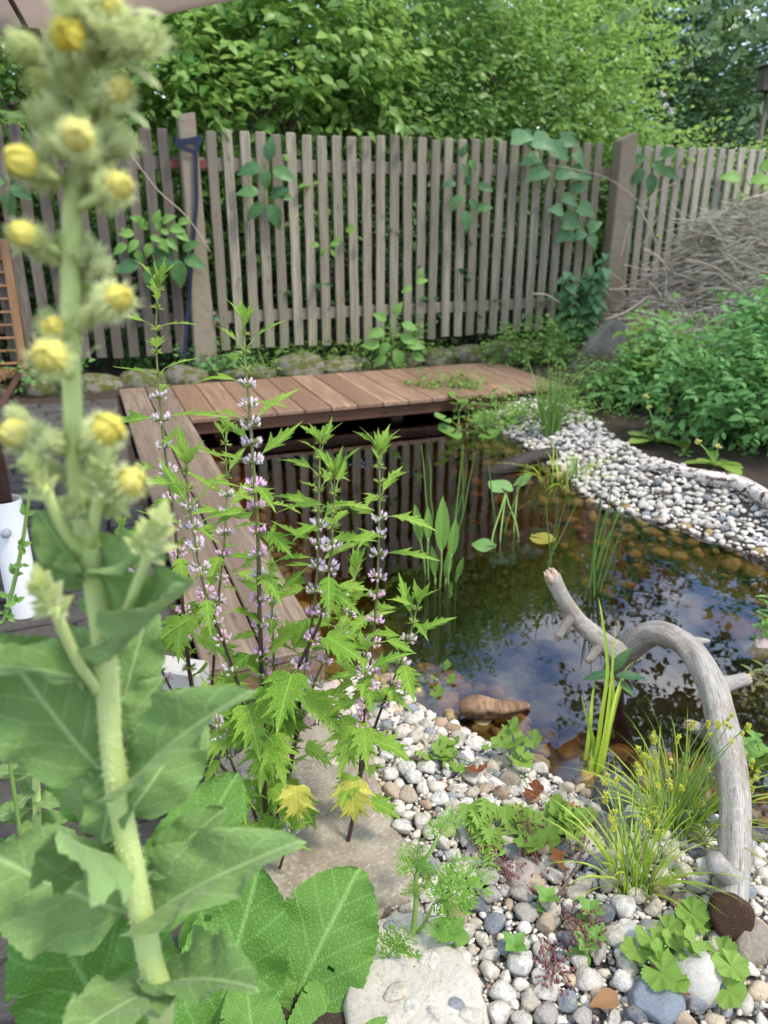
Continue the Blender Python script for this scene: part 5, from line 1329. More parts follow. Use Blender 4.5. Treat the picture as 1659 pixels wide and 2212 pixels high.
vine('bramble with pale jagged leaves to the left of the blue-strapped post', [(330, 560), (330, 510), (350, 470)],
     [(290, 505, 175, 1.0), (300, 520, 215, 1.1), (320, 495, 130, 1.0), (335, 485, 70, 1.0), (350, 480, 30, 1.1), (365, 490, -10, 1.1), (380, 500, -30, 1.0), (345, 515, -60, 1.0), (325, 525, 250, 1.0), (310, 480, 150, .9), (360, 515, -40, 1.0), (275, 530, 200, 1.2), (385, 480, 10, .9), (300, 495, 60, .8), (345, 500, 100, .8), (325, 510, -20, .8), (365, 505, 150, .7), (295, 540, -70, .9), (340, 535, 20, .8)], LM['ovate_s'], L=.105)
vine('dark bramble leaves low beside the blue-strapped post', [(395, 600), (380, 560), (385, 540)],
     [(375, 545, 170, 1.0), (395, 540, 30, .9), (380, 560, -80, 1.3), (400, 555, -20, 1.1), (360, 565, 200, 1.0), (300, 570, 190, 1.2), (315, 580, -60, 1.2), (335, 570, 10, 1.0)], LM['ovate'], L=.15)
vine('small pale sprig on the lower middle pickets', [(720, 545), (705, 530)], [(690, 530, 170, .7), (700, 535, 250, .7), (712, 530, 20, .8), (722, 525, 50, .7), (715, 540, -50, .6)], LM['ovate_s'], L=.10)
vine('young leafy shoot rising over the fence foot behind the deck', [(848, 800), (850, 750), (845, 690)],
     [(835, 690, 150, .9), (850, 680, 60, .9), (868, 700, -10, 1.0), (830, 715, 190, 1.1), (865, 725, -20, 1.1), (840, 740, 230, 1.0), (880, 745, 0, 1.1), (820, 745, 175, 1.1), (855, 755, -70, 1.2), (890, 765, -20, .9), (835, 770, 210, 1.0), (900, 610, 20, .7), (890, 620, 200, .7), (905, 600, 70, .6)], LM['ovate_s'], v=FV - .25, L=.13)
vine('leaf cluster on the pickets above the chair-side old fence', [(20, 405), (15, 380)], [(10, 395, 175, 1.0), (25, 400, -30, 1.0), (20, 415, -90, 1.0), (5, 420, 210, .9)], LM['ovate'], L=.15)
vine('green shoots among the right-hand pickets above the brush pile', [(1650, 440), (1620, 400), (1600, 370)], [(1600, 385, 170, 1.2), (1620, 390, 10, 1.2), (1640, 370, 40, 1.1), (1650, 400, -20, 1.2), (1615, 420, 220, 1.0), (1640, 430, -50, 1.0), (1660, 380, 30, 1.1)], LM['ovate_s'], L=.17)
vine('hanging leaves over the picket tops right of the pointed post', [(1420, 370), (1400, 345), (1385, 330)], [(1395, 340, 190, 1.0), (1410, 350, -40, 1.0), (1425, 335, 20, 1.0), (1390, 365, 230, 1.0), (1405, 375, -80, 1.1), (1430, 365, -20, 1.0)], LM['ovate'], L=.16)
# small white flowers on the hedge above the post
for k, (x, y) in enumerate([(1405, 330), (1432, 205), (1440, 228), (1448, 240)]):
    mb = MB(); p = onv(x, y, FV + .3)
    for q in range(7): d = Vector((R(-1, 1), R(-1, .2), R(-1, 1))).normalized() * R(.01, .04); mb.tube([d * .3, d, d * 1.35], [.004, .012, .003], 5)
    o_ = mb.build('white_blossom', M['whorl_w'], None, p)
    tag(o_, ['tiny white blossom just above the pickets right of the pointed post', 'highest small white blossom above the pointed post', 'middle small white blossom above the pointed post', 'lowest of the three white blossoms above the pointed post'][k], 'blossom')

# ------------------------------------------------------------------ water plants
LM['arrow'] = [leaf_mesh('leaf', ROWS['lance'], M['lf_water'], .25, .08, seed=k) for k in range(2)]
def stalk_plant(name, label, base_px, specs, me, z=ZW, mat='stem_green', rad=.004, cat='water plant', wsc=1.0, root=-.28):
    c = onz(*base_px, z); o = empty(name, Vector((c.x, c.y, z)), label, cat)
    for (bx, by, tx, ty, L, dy) in specs:
        b = onz(bx, by, z); t = ony(tx, ty, b.y + dy)
        d = (t - b).normalized(); L = min(L, (t - b).length * .85)
        lb = t - d * L
        tube_part('stalk', [b + Vector((0, 0, root)), b, b.lerp(lb, .6) + Vector((R(-.008, .008), 0, 0)), lb + d * .01], rad, M[mat], o, 6, 3)
        put_leaf('leaf', random.choice(me), o, lb, d, Vector((R(-.5, .5), -1, .3)), L, wsc)
    return o
stalk_plant('pickerel_plant', 'water plant with upright spear-shaped leaves standing in the pond left of the lily pads', (955, 1270),
            [(950, 1268, 958, 1075, .21, 0), (918, 1240, 897, 1090, .15, .03), (925, 1250, 925, 1095, .13, .04), (968, 1262, 985, 1120, .15, .02), (940, 1262, 934, 1180, .12, 0), (985, 1255, 1000, 1205, .12, -.02), (972, 1290, 975, 1258, .06, -.03), (962, 1262, 972, 1185, .12, .03)], LM['arrow'], wsc=1.05)
LM['pad'] = [round_leaf_mesh('pad', M['lf_pad'], 1, .0, .35, .06, .0, 40, k, rim=.05) for k in range(2)]
LM['padb'] = [round_leaf_mesh('pad', M['lf_padbrown'], 1, .0, .35, .02, .0, 40, 5, rim=.02)]
def pad(label, px, L, z, me, tilt=(0, 0), rz=0.0, feet=(), flatten=1.0):
    c = onz(px[0], px[1], z); o = empty('lily_pad', Vector((c.x, c.y, z)), label, 'lily pad', 'lily pads in the pond')
    le = obj('blade', me, o); le.scale = (L, L * flatten, L); le.rotation_euler = (tilt[0], tilt[1], rz); le.location = (0, 0, .004)
    for f in (feet or [px]): 
        b = onz(f[0], f[1], ZW); tube_part('stalk', [b + Vector((0, 0, -.3)), b, b.lerp(c, .7), c], .0035, M['stem_green'], o, 6, 3)
pad('raised curled lily pad held above the water on thin stalks', (1092, 1066), .115, 0.05, LM['pad'][0], (.25, .1), .4, [(1060, 1180), (1080, 1170), (1120, 1160)])
pad('second raised lily pad leaf overlapping behind the curled one', (1118, 1052), .10, 0.06, LM['pad'][1], (.4, -.3), -.9, [(1110, 1150)])
pad('small green lily pad floating flat on the water', (1068, 1184), .105, ZW + .004, LM['pad'][1], (0, 0), 1.2)
pad('brown-edged yellow lily pad floating right of the green one', (1148, 1162), .14, ZW + .004, LM['padb'][0], (0, 0), -1.9, flatten=.8)
def grass(name, label, base_px, n, h, spread, width, mat, z=None, lean=(0, 0), sag=.35, cat='grass', tips=None, seg=7, basew=.04):
    c = drop(*base_px) if z is None else onz(*base_px, z)
    o = empty(name, c, label, cat); mb = MB(); out = []
    for k in range(n):
        a = R(0, 6.283); b = c + Vector((math.cos(a), math.sin(a), 0)) * basew * math.sqrt(random.random())
        L = h * R(.6, 1.12); s = spread * R(.15, 1.0)
        dr = Vector((math.cos(a) + R(-.5, .5), math.sin(a) + R(-.5, .5), 0)) * s * L + Vector((*lean, 0)) * L
        pts = []
        for i in range(seg):
            f = i / (seg - 1); pts.append(b + dr * (f ** 1.6) + Vector((0, 0, L * (f - sag * s * f ** 2.6))))
        ribbon(mb, [p - c for p in pts], width * R(.7, 1.2), random.random(), (math.cos(a), math.sin(a), .3)); out.append(pts)
    g = mb.build('blades', M[mat], o); g['kind'] = 'stuff'
    return o, out, c
def rush(label, base_px, tips, Yd=0.0, w=.004, mat='blade_d', z=ZW, name='rush'):
    c = onz(*base_px, z); o = empty(name, Vector((c.x, c.y, z)), label, 'rush', 'thin rushes standing in the pond')
    for (bx, by, tx, ty) in tips:
        b = onz(bx, by, z); t = ony(tx, ty, b.y + Yd); mb = MB()
        pts = [b + Vector((0, 0, -.2)), b, b.lerp(t, .35) + Vector((R(-.006, .006), 0, .004)), b.lerp(t, .7) + Vector((R(-.006, .006), 0, .006)), t]
        mb.tube([p - o.location for p in smooth_path(pts, 3)], lerp_list([w * .8, w * .8, w * .75, w * .6, w * .2], 13), 5, r=random.random()); mb.build('blade', M[mat], o)
rush('bundle of tall thin rushes standing in the middle of the pond behind the driftwood fork', (1285, 1240), [(1275, 1250, 1300, 1060), (1280, 1262, 1325, 1040), (1290, 1270, 1340, 1090), (1283, 1290, 1290, 1120), (1295, 1280, 1345, 1140), (1272, 1270, 1312, 1100), (1290, 1230, 1350, 1070)], w=.0045)
rush('sparse rushes just left of the driftwood fork', (1185, 1200), [(1185, 1230, 1220, 1090), (1190, 1215, 1205, 1060), (1183, 1220, 1250, 1080), (1187, 1240, 1180, 1080)], w=.0035)
rush('slender rushes beside the spear-leaved water plant', (985, 1170), [(975, 1175, 1010, 1000), (985, 1170, 1025, 985), (978, 1180, 1000, 960), (1070, 1140, 1055, 1000), (1090, 1150, 1140, 1000)], w=.005)
rush('three thin rushes in the dark water below the dark log', (1000, 1030), [(925, 1130, 910, 960), (935, 1120, 925, 980), (1000, 1110, 1000, 975)], w=.0045)
g, _, _ = grass('reed_tuft', 'tall green reed tuft at the far shore beside the dark log', (1185, 962), 60, .50, .26, .010, 'blade_d', z=ZW - .02, sag=.3, cat='reeds', basew=.05)
grass('reed_tuft', 'small grass tuft in the shallows right of the dark log', (1243, 1050), 16, .20, .3, .008, 'blade_d', z=ZW - .02, cat='reeds', basew=.03)
grass('water_grass', 'flat trailing grass in the shallows below the reed tuft', (1215, 1045), 40, .22, 1.3, .006, 'blade', z=ZW, cat='grass', basew=.14, sag=.55)
# iris-like blades in front of the driftwood fork
ir = empty('iris_plant', onz(1290, 1670, ZW), 'thin iris-like plant with upright bright blades left of the driftwood arch', 'water plant')
for (bx, by, pts) in [(1290, 1672, [(1310, 1560), (1322, 1450), (1330, 1340)]), (1283, 1668, [(1300, 1540), (1312, 1440), (1300, 1330), (1292, 1290)]), (1265, 1640, [(1275, 1560), (1280, 1500), (1290, 1440)]), (1300, 1662, [(1318, 1560), (1330, 1500), (1345, 1460)]),
                      (1275, 1675, [(1280, 1600), (1265, 1540), (1255, 1500)]), (1320, 1560, [(1340, 1480), (1355, 1440), (1390, 1420)]), (1295, 1665, [(1310, 1590), (1325, 1500), (1320, 1400)])]:
    b = onz(bx, by, ZW); mb = MB(); P = [b + Vector((0, 0, -.08)), b] + [ony(x, y, b.y + .05 + .05 * k) for k, (x, y) in enumerate(pts)]
    ribbon(mb, [p - ir.location for p in smooth_path(P, 4)], .011, random.random(), (0, -1, .2)); mb.build('blade', M['blade'], ir)
LM['lance_d'] = [leaf_mesh('leaf', ROWS['lance'], M['lf_vine'], .2, .35, seed=k) for k in range(2)]
for (x, y, dx, dz) in [(1325, 1455, -1, .05), (1330, 1460, 1, .2), (1330, 1470, .8, -.4), (1322, 1450, .3, .8)]:
    p = ony(x, y, ir.location.y + .16); put_leaf('leaf', random.choice(LM['lance_d']), ir, p, (dx, -.1, dz), (0, -.4, 1), .075, 1.5)
# bog plants in front of the deck
bog = bush('round-leaved marsh plants at the shore in front of the deck', (975, 930), .52, .28, .17, 240, .05, M['lf_moss'], 'marsh_plant', per=6)
LM['round_w'] = [round_leaf_mesh('leaf', M['lf_water'], 3, .06, .5, .2, .01, 30, k) for k in range(2)]
mk = empty('marsh_marigold', onz(1000, 930, ZW), 'marsh marigold with large round leaves at the far shore', 'water plant')
for (x, y, L) in [(1000, 862, .10), (985, 872, .09), (1015, 875, .08), (985, 935, .11), (1050, 940, .09), (1020, 905, .07), (965, 905, .08), (1100, 915, .06)]:
    p = onz(x, y, ZW + .12 if y < 920 else ZW + .04); b = mk.location + Vector((R(-.06, .06), R(-.06, .06), -.02))
    tube_part('stalk', [b, b.lerp(p, .5) + Vector((0, 0, .02)), p], .003, M['stem_green'], mk, 5, 3)
    put_leaf('leaf', random.choice(LM['round_w']), mk, p, (R(-1, 1), -1, .2), (0, -.6, 1), L * 1.45)
bush('yellow-green low marsh plants among the first white pebbles', (1095, 922), .45, .30, .15, 220, .036, M['lf_hedge_y'], 'marsh_plant', per=6)

# ------------------------------------------------------------------ sedges in the foreground
def seed_head_mesh(seed):
    rs = random.Random(seed); mb = MB()
    for k in range(34):
        z = rs.uniform(-.5, .5); a = rs.uniform(0, 6.28); q = math.sqrt(max(0, .25 - z * z * .8)); p = Vector((math.cos(a) * q * .55, math.sin(a) * q * .55, z * .9))
        d = Vector((math.cos(a), math.sin(a), rs.uniform(-.2, .9))).normalized() * rs.uniform(.2, .38)
        mb.tube([p * .4, p + d * .35, p + d], [.10, .085, .008], 4, cap=False)
    return mb.mesh('seed_head', M['seed'])
SEED = [seed_head_mesh(k) for k in range(3)]
def sedge(label, px, n, h, heads, targets, lean, basew):
    o, pts, c = grass('sedge', label, px, n, h, 0.85, .0036, 'blade', lean=lean, sag=.55, cat='sedge', seg=8, basew=basew)
    for (x, y, dY) in targets:
        b = c + Vector((R(-1, 1), R(-1, 1), 0)) * basew * .7; t = ony(x, y, c.y + dY)
        tube_part('culm', [b, b.lerp(t, .5) + Vector((R(-.01, .01), R(-.01, .01), .02)), t], [.0014, .0012, .0010], M['stem_green'], o, 5, 4)
        for q in range(random.choice((1, 2, 2))):
            hd = obj('seed_head', random.choice(SEED), o); hd.location = t - c + Vector((R(-.006, .006), R(-.004, .004), -.012 * q)); s = R(.009, .013); hd.scale = (s, s, s * 1.15)
            hd.rotation_euler = (R(-.5, .5), R(-.5, .5), R(0, 6))
def rpx(x0, x1, y0, y1, n, d0, d1): return [(R(x0, x1), R(y0, y1), R(d0, d1)) for _ in range(n)]
sedge('big bright yellow-green sedge clump with spiky seed heads leaning on the driftwood', (1455, 1800), 160, .25, 26, rpx(1380, 1640, 1545, 1750, 40, -.08, .12), (.05, -.08), .07)
sedge('smaller yellow-green sedge clump in front of the big one on the pebbles', (1365, 1925), 95, .23, 12, rpx(1290, 1450, 1620, 1800, 16, -.06, .06), (-.04, -.05), .045)

# ------------------------------------------------------------------ small plants on the gravel
LM['ger'] = [round_leaf_mesh('leaf', M['lf_round'], 5, .26, .5, .18, .04, 46, k) for k in range(3)]
LM['ger_r'] = [round_leaf_mesh('leaf', M['lf_red'], 5, .28, .5, .18, .04, 46, k) for k in range(2)]
LM['til'] = [round_leaf_mesh('leaf', M['lf_round'], 7, .12, .45, .12, .05, 56, 10 + k, rim=.03) for k in range(3)]
LM['cut'] = [leaf_mesh('leaf', ROWS['mw_low'], M['lf_round'], .15, .2, seed=k) for k in range(2)]
LM['small'] = [leaf_mesh('leaf', ROWS['ovate'], M['lf_small'], .2, .2, seed=k) for k in range(2)]
LM['dead'] = [leaf_mesh('leaf', ROWS['ovate'], M['tan_leaf'], .4, .3, seed=k, wave=.04) for k in range(2)]
def leafy(label, base_px, leaves, name='geranium', cat='plant', stem='stem_green', up=.07, L=.05, z0=None):
    c = drop(*base_px) if z0 is None else onz(*base_px, z0); o = empty(name, c, label, cat)
    for (x, y, s, kind) in leaves:
        h = up * R(.6, 1.2); p = onz(x, y, c.z + h)
        tube_part('petiole', [c, c.lerp(p, .5) + Vector((0, 0, .012)), p], .0016, M[stem], o, 5, 2)
        put_leaf('leaf', random.choice(LM[kind]), o, p, Vector((R(-.8, .8), -1, R(-.1, .3))), Vector((R(-.5, .5), R(-1.1, -.3), 1)), L * s)
    return o
def cloud(cx, cy, rx, ry, n, kind, s0=.8, s1=1.2):
    out = []
    for k in range(n):
        a = R(0, 6.28); q = math.sqrt(random.random()); out.append((cx + math.cos(a) * rx * q, cy + math.sin(a) * ry * q, R(s0, s1), kind))
    return out
leafy('round-leaved plant with bright scalloped leaves below the sedge', (1450, 2060), [(1395, 2005, 1.3, 'til'), (1420, 1990, 1.2, 'til'), (1380, 2035, 1.1, 'til'), (1450, 2012, 1.1, 'til'), (1435, 2045, 1.0, 'til'), (1400, 2080, 1.3, 'til'), (1450, 2075, 1.0, 'til'), (1480, 2055, 1.0, 'til'),
       (1505, 2020, 1.2, 'til'), (1540, 2035, 1.3, 'til'), (1555, 2060, 1.2, 'til'), (1550, 2100, 1.1, 'til'), (1545, 2120, 1.2, 'til'), (1470, 1955, 1.2, 'til'), (1495, 1965, 1.3, 'til'), (1470, 2095, 1.1, 'ger_r'), (1455, 2100, .9, 'til')], 'scalloped_plant', up=.055, L=.046)
leafy('light green geranium seedling with one red leaf on the upper near gravel', (960, 1640), cloud(955, 1620, 45, 28, 13, 'ger', .7, 1.0) + [(1030, 1655, 1.1, 'ger_r'), (960, 1690, 1.0, 'ger_r'), (985, 1650, .8, 'ger')], up=.06, L=.042)
leafy('geranium with yellowing top leaves beside the small brown driftwood', (1115, 1660), [(1095, 1565, 1.3, 'ger'), (1120, 1575, 1.2, 'ger'), (1085, 1590, 1.1, 'ger'), (1110, 1600, 1.2, 'ger'), (1140, 1590, 1.0, 'ger'), (1120, 1630, 1.2, 'ger'), (1135, 1620, 1.0, 'ger'), (1140, 1700, 1.0, 'ger_r'), (1060, 1610, .8, 'ger')], up=.11, L=.045)
leafy('spreading patch of light green geranium in the middle of the near gravel', (1160, 1800), cloud(1180, 1770, 90, 48, 30, 'ger', .8, 1.25) + [(1225, 1850, 1.2, 'ger_r'), (1245, 1740, 1.0, 'ger_r')], up=.06, L=.042)
leafy('deeply cut geranium leaves left of the spreading geranium patch', (1050, 1800), cloud(1050, 1770, 55, 50, 16, 'cut', .8, 1.2), up=.06, L=.055)
leafy('reddish seedling with pink stems at the near water edge beside the motherwort', (940, 1500), cloud(935, 1470, 45, 40, 9, 'ger', .6, .9) + [(950, 1455, .7, 'ger_r'), (980, 1475, .7, 'ger_r')], stem='stem_red', up=.05, L=.045)
for k, (px, lab) in enumerate([((1175, 1985), 'small leafy sprig right of the mauve rock'), ((965, 2050), 'larger oval-leaved sprig standing on the edge of the pale slab'), ((1100, 2075), 'small oval-leaved sprig between the pale slab and the reddish twigs'), ((1260, 2010), 'small fresh sprig just left of the lower sedge clump'),
                               ((1250, 2080), 'small sprig below the reddish seed stalks'), ((1285, 2060), 'tiny bright sprig left of the long streaked stone')]):
    c = drop(*px); o = empty('sprig', c, lab, 'plant')
    top = c + Vector((R(-.01, .01), R(-.01, .01), .045)); tube_part('stem', [c, top], .0016, M['stem_green'], o, 5)
    for q in range(8):
        a = q * 1.57 + (q // 4) * .78; e = .2 + .5 * (q // 4)
        put_leaf('leaf', random.choice(LM['small']), o, c.lerp(top, .5 + .5 * (q // 4)), (math.cos(a), math.sin(a), e), (0, 0, 1), (.042 if k == 1 else .028) * R(.8, 1.1), 1.2)
def red_stalk(label, pts, n):
    P = [drop(x, y) + Vector((0, 0, .02 + .012 * k)) for k, (x, y) in enumerate(pts)]; o = empty('seed_stalk', P[0], label, 'plant')
    tube_part('stem', P, .0019, M['stem_red'], o, 5, 4); sm = smooth_path(P, 4)
    mb = MB()
    for k in range(n):
        q = random.choice(sm[len(sm) // 3:]) + Vector((R(-.03, .03), R(-.03, .03), R(-.005, .03))); mb.tube([q - o.location, q - o.location + Vector((R(-.004, .004), R(-.004, .004), .005))], [.0025, .001], 4)
        if k % 4 == 0: mb.tube([q - o.location, random.choice(sm) - o.location], .0006, 3)
    h = mb.build('seed_capsules', M['rust_flower'], o); h['kind'] = 'stuff'
red_stalk('reddish dried stalk lying from the gravel centre up to the geranium patch', [(1180, 1965), (1160, 1900), (1145, 1850), (1135, 1810)], 40)
red_stalk('reddish seed stalk arching left over the mauve rock foot', [(1200, 1975), (1130, 1935), (1080, 1905), (1040, 1890)], 60)
red_stalk('reddish seed stalk reaching toward the lower sedge clump', [(1190, 1975), (1240, 1900), (1258, 1850), (1262, 1810)], 40)
red_stalk('reddish seed stalk running down to the bottom edge', [(1170, 2040), (1195, 2090), (1190, 2140), (1185, 2180)], 70)
red_stalk('reddish seed stalk with many capsules left of the long streaked stone', [(1215, 1990), (1240, 2020), (1255, 2050), (1262, 2085)], 70)
# dead leaves
for px, L, lab in [((1520, 2105), .06, 'curled brown dead leaf beside the big white stone'), ((1330, 2188), .05, 'brown dead leaf standing among pebbles at the bottom edge'), ((1160, 1845), .05, 'tan dead leaf above the mauve rock')]:
    c = drop(*px); o = put_leaf('dead_leaf', LM['dead'][0], None, c + Vector((0, 0, .035)), (R(-1, 1), R(-1, 0), .2), (0, -.3, 1), L); tag(o, lab, 'leaf')

# feathery-leaved plant in the foreground
def frond_batch(rows, c):
    P = []; D = []; N = []; S = []
    for (b, t, nrm) in rows:
        ax = t - b; L = ax.length; d = ax.normalized(); nv = Vector(nrm); s = d.cross(nv).normalized(); nv = s.cross(d)
        for k in range(7):
            f = .18 + .8 * k / 7; pl = L * .42 * (1 - f * .75)
            for sg in (-1, 1):
                q = b + ax * (f + R(-.03, .03)); pd = (d * R(.5, 1.0) + s * sg + nv * R(-.25, .25)).normalized(); pl *= R(.75, 1.2)
                for j in range(4):
                    g = (j + .5) / 4; qq = q + pd * pl * g; ll = pl * .55 * (1 - g * .45)
                    for s2 in (-1, 1):
                        dd = (pd * .8 + pd.cross(nv).normalized() * s2 * .8); P.append(qq - c); D.append(dd); N.append(nv + Vector((R(-.3, .3), R(-.3, .3), R(-.3, .3)))); S.append(ll * R(.6, 1.2))
                P.append(q + pd * pl * .9 - c); D.append(pd); N.append(nv); S.append(pl * .4)
        P.append(t - c); D.append(d); N.append(nv); S.append(L * .15)
    return np.array(P), np.array(D), np.array(N), np.array(S)
cp = empty('carrot_plant', ony(843, 2290, .93), 'feathery light green carrot-like plant with a bent hairy stem in the foreground', 'plant')
cc = cp.location
tube_part('stem', [ony(843, 2290, .93), ony(845, 2200, .95), ony(853, 2130, .97), ony(885, 2050, .99), ony(898, 1960, 1.0), ony(900, 1890, 1.01), ony(930, 1840, 1.02), ony(948, 1800, 1.03)], [.0062, .006, .0055, .005, .0045, .004, .0036, .003], M['stem_green'], cp, 8, 4)
tube_part('side_stem', [ony(900, 2020, .995), ony(922, 1985, .99), ony(935, 1955, .985)], [.0035, .003, .002], M['stem_green'], cp, 6, 3)
tube_part('side_stem', [ony(845, 2190, .95), ony(840, 2120, .95), ony(838, 2060, .95)], [.003, .0025, .002], M['stem_green'], cp, 6, 3)
rows = []
for (x0, y0, x1, y1, Y0, Y1) in [(945, 1805, 1000, 1760, 1.03, 1.05), (945, 1805, 975, 1745, 1.03, 1.05), (940, 1810, 930, 1770, 1.03, 1.03), (898, 1900, 868, 1830, 1.01, 1.0), (900, 1890, 905, 1820, 1.01, 1.0), (900, 1900, 950, 1870, 1.01, 1.0), (935, 1955, 1075, 1850, .985, 1.0), (935, 1955, 1040, 1910, .985, .97),
                                 (925, 1980, 1000, 1975, .99, .95), (920, 1985, 960, 2030, .99, .95), (930, 1960, 975, 1890, .985, 1.0), (838, 2065, 895, 2010, .95, .93), (838, 2080, 850, 2010, .95, .93), (840, 2110, 890, 2090, .95, .93), (900, 1940, 890, 1905, 1.0, .98)]:
    rows.append((ony(x0, y0, Y0), ony(x1, y1, Y1), (R(-.2, .2), -.8, .8)))
P, D, N, S = frond_batch(rows, cc)
o_ = obj('fronds', batch_mesh('fronds', P, D, N, S, RNG.random(len(P)), M['lf_carrot'], wide=.62), cp); o_['kind'] = 'stuff'
mb = MB()
for b, t, n_ in rows: mb.tube([b - cc, t - cc], [.0012, .0006], 4)
mb.build('frond_ribs', M['stem_green'], cp)
cp2 = empty('carrot_seedling', drop(940, 2200), 'dark green feathery seedling at the very bottom beside the pale slab', 'plant'); c2 = cp2.location
rows = [(ony(930, 2230, .88), ony(935, 2150, .9), (0, -.8, .8)), (ony(960, 2230, .88), ony(1050, 2180, .9), (0, -.8, .8)), (ony(900, 2240, .88), ony(890, 2180, .89), (0, -.8, .8)), (ony(985, 2235, .88), ony(1000, 2200, .88), (0, -.8, .8))]
P, D, N, S = frond_batch(rows, c2); o_ = obj('fronds', batch_mesh('fronds', P, D, N, S, RNG.random(len(P)), M['lf_moss'], wide=.8), cp2); o_['kind'] = 'stuff'
# campion with brown seed capsules beside the slab
cmp_ = empty('campion', drop(860, 2120), 'thin campion with brown seed capsules and tiny pink flowers beside the big crinkled leaf', 'plant')
for (x, y, Y, m_) in [(830, 1958, 1.06, 'tan_leaf'), (843, 1972, 1.06, 'tan_leaf'), (870, 2000, 1.03, 'tan_leaf'), (862, 2010, 1.03, 'tan_leaf'), (835, 1945, 1.07, 'whorl_p'), (888, 2028, 1.0, 'whorl_p'), (890, 2185, .95, 'tan_leaf')]:
    t = ony(x, y, Y); tube_part('stem', [cmp_.location, cmp_.location.lerp(t, .6) + Vector((R(-.01, .01), 0, .01)), t], .0013, M['stem_red'], cmp_, 5, 3)
    a = t - cmp_.location; MB().tube([a - Vector((0, 0, .004)), a + Vector((0, 0, .004)), a + Vector((0, 0, .013))], [.003, .006, .004], 8).build('capsule' if m_ == 'tan_leaf' else 'flower', M[m_], cmp_)
# bronze-leaved plant and creeping sprays at the right edge
LM['bronze'] = [leaf_mesh('leaf', ROWS['lance'], M['lf_brownish'], .2, .3, seed=k) for k in range(2)]
LM['lance_s'] = [leaf_mesh('leaf', ROWS['lance'], M['lf_small'], .2, .3, seed=k) for k in range(2)]
def upright(label, px, tops, me, L, node=.035, name='bronze_plant', stem='stem_red', wsc=1.2, zb=None):
    c = drop(*px) if zb is None else onz(*px, zb); o = empty(name, c, label, 'plant')
    for (x, y, dY) in tops:
        t = ony(x, y, c.y + dY); b = c + Vector((R(-.03, .03), R(-.03, .03), 0)); P = smooth_path([b, b.lerp(t, .5) + Vector((R(-.01, .01), 0, 0)), t], 4)
        tube_part('stem', P, [.0028] * 5 + [.002] * 4, M[stem], o, 5); n = max(3, int((t - b).length / node))
        for k in range(n):
            f = .25 + .75 * k / (n - 1); p = b.lerp(t, f)
            for q in range(3):
                a = q * 2.09 + k * 1.05; put_leaf('leaf', random.choice(me), o, p, (math.cos(a), math.sin(a), .35), (0, 0, 1), L * R(.75, 1.15) * (1.1 - .45 * f), wsc)
upright('bronze-tinged leafy stems at the right edge beside the driftwood', (1655, 1640), [(1625, 1450, .03), (1605, 1500, 0), (1650, 1440, .05), (1640, 1530, -.02), (1615, 1570, -.03), (1665, 1490, 0)], LM['bronze'], .062, .026)
upright('fresh green leafy stems at the right edge over the amber boulder', (1690, 1460), [(1662, 1290, 0), (1650, 1340, -.02), (1668, 1420, -.05)], LM['lance_s'], .07, .03, stem='stem_green')
upright('small green creeping spray beside the driftwood knot at the right edge', (1660, 1720), [(1630, 1590, 0), (1610, 1600, -.03), (1655, 1650, -.02)], LM['small'], .04, .03, stem='stem_green')

# ------------------------------------------------------------------ motherwort
LM['mw_up'] = [leaf_mesh('leaf', ROWS['mw_up'], M['lf_mother'], .30, d, seed=k, curl=.25) for k, d in enumerate((.15, .3, -.1))]
LM['mw_mid'] = [leaf_mesh('leaf', ROWS['mw_mid'], M['lf_mother'], .28, d, seed=k, curl=.2, wave=.012) for k, d in enumerate((.25, .4, .1))]
LM['mw_low'] = [leaf_mesh('leaf', ROWS['mw_low'], M['lf_mother'], .22, d, seed=k, curl=.15, wave=.015) for k, d in enumerate((.3, .45, .2))]
LM['mw_y'] = [leaf_mesh('leaf', ROWS['mw_low'], M['lf_yellow'], .2, .4, seed=k, wave=.02) for k in range(2)]
def calyx_mesh(n, seed, size=1.0):
    rs = random.Random(seed); mb = MB()
    for k in range(n):
        a = 6.283 * k / n + rs.uniform(-.2, .2); e = rs.uniform(-.35, .75); d = Vector((math.cos(a) * math.cos(e), math.sin(a) * math.cos(e), math.sin(e)))
        r0, r1 = .22, rs.uniform(.52, .72) * size
        mb.tube([d * .10, d * r0, d * r1], [.05, .075, .085], 5, cap=False)
        s = d.orthogonal().normalized(); u_ = d.cross(s)
        for q in range(4):
            b = q * 1.57; v = (s * math.cos(b) + u_ * math.sin(b)); mb.tube([d * r1 + v * .06, d * (r1 + .24) + v * .16], [.022, .003], 3, cap=False)
    return mb.mesh('flower_whorl', M['whorl_g'])
def petal_mesh(n, seed, pink):
    rs = random.Random(seed); mb = MB()
    for k in range(n):
        a = 6.283 * k / n + rs.uniform(-.3, .3); e = rs.uniform(-.1, .75); d = Vector((math.cos(a) * math.cos(e), math.sin(a) * math.cos(e), math.sin(e)))
        c = d * rs.uniform(.70, .85)
        up = (d + Vector((0, 0, .9))).normalized()
        mb.tube([d * .5, c, c + up * .22, c + up * .36], [.06, .12, .13, .05], 6, mi=1 if pink else 0)
        mb.tube([c, c + (d - Vector((0, 0, .5))).normalized() * .22], [.07, .05], 5, mi=1 if pink and k % 2 else 0)
        for q in range(9):                      # woolly hairs
            h = (up + Vector((rs.uniform(-1, 1), rs.uniform(-1, 1), rs.uniform(-.8, .8))) * .9).normalized()
            p = c + up * rs.uniform(.05, .3); mb.tube([p, p + h * .26], [.022, .004], 3, cap=False)
    return mb.mesh('petals', [M['whorl_w'], M['whorl_p']])
CAL = [calyx_mesh(12, k) for k in range(3)]; CALS = [calyx_mesh(16, 9 + k, 1.15) for k in range(2)]
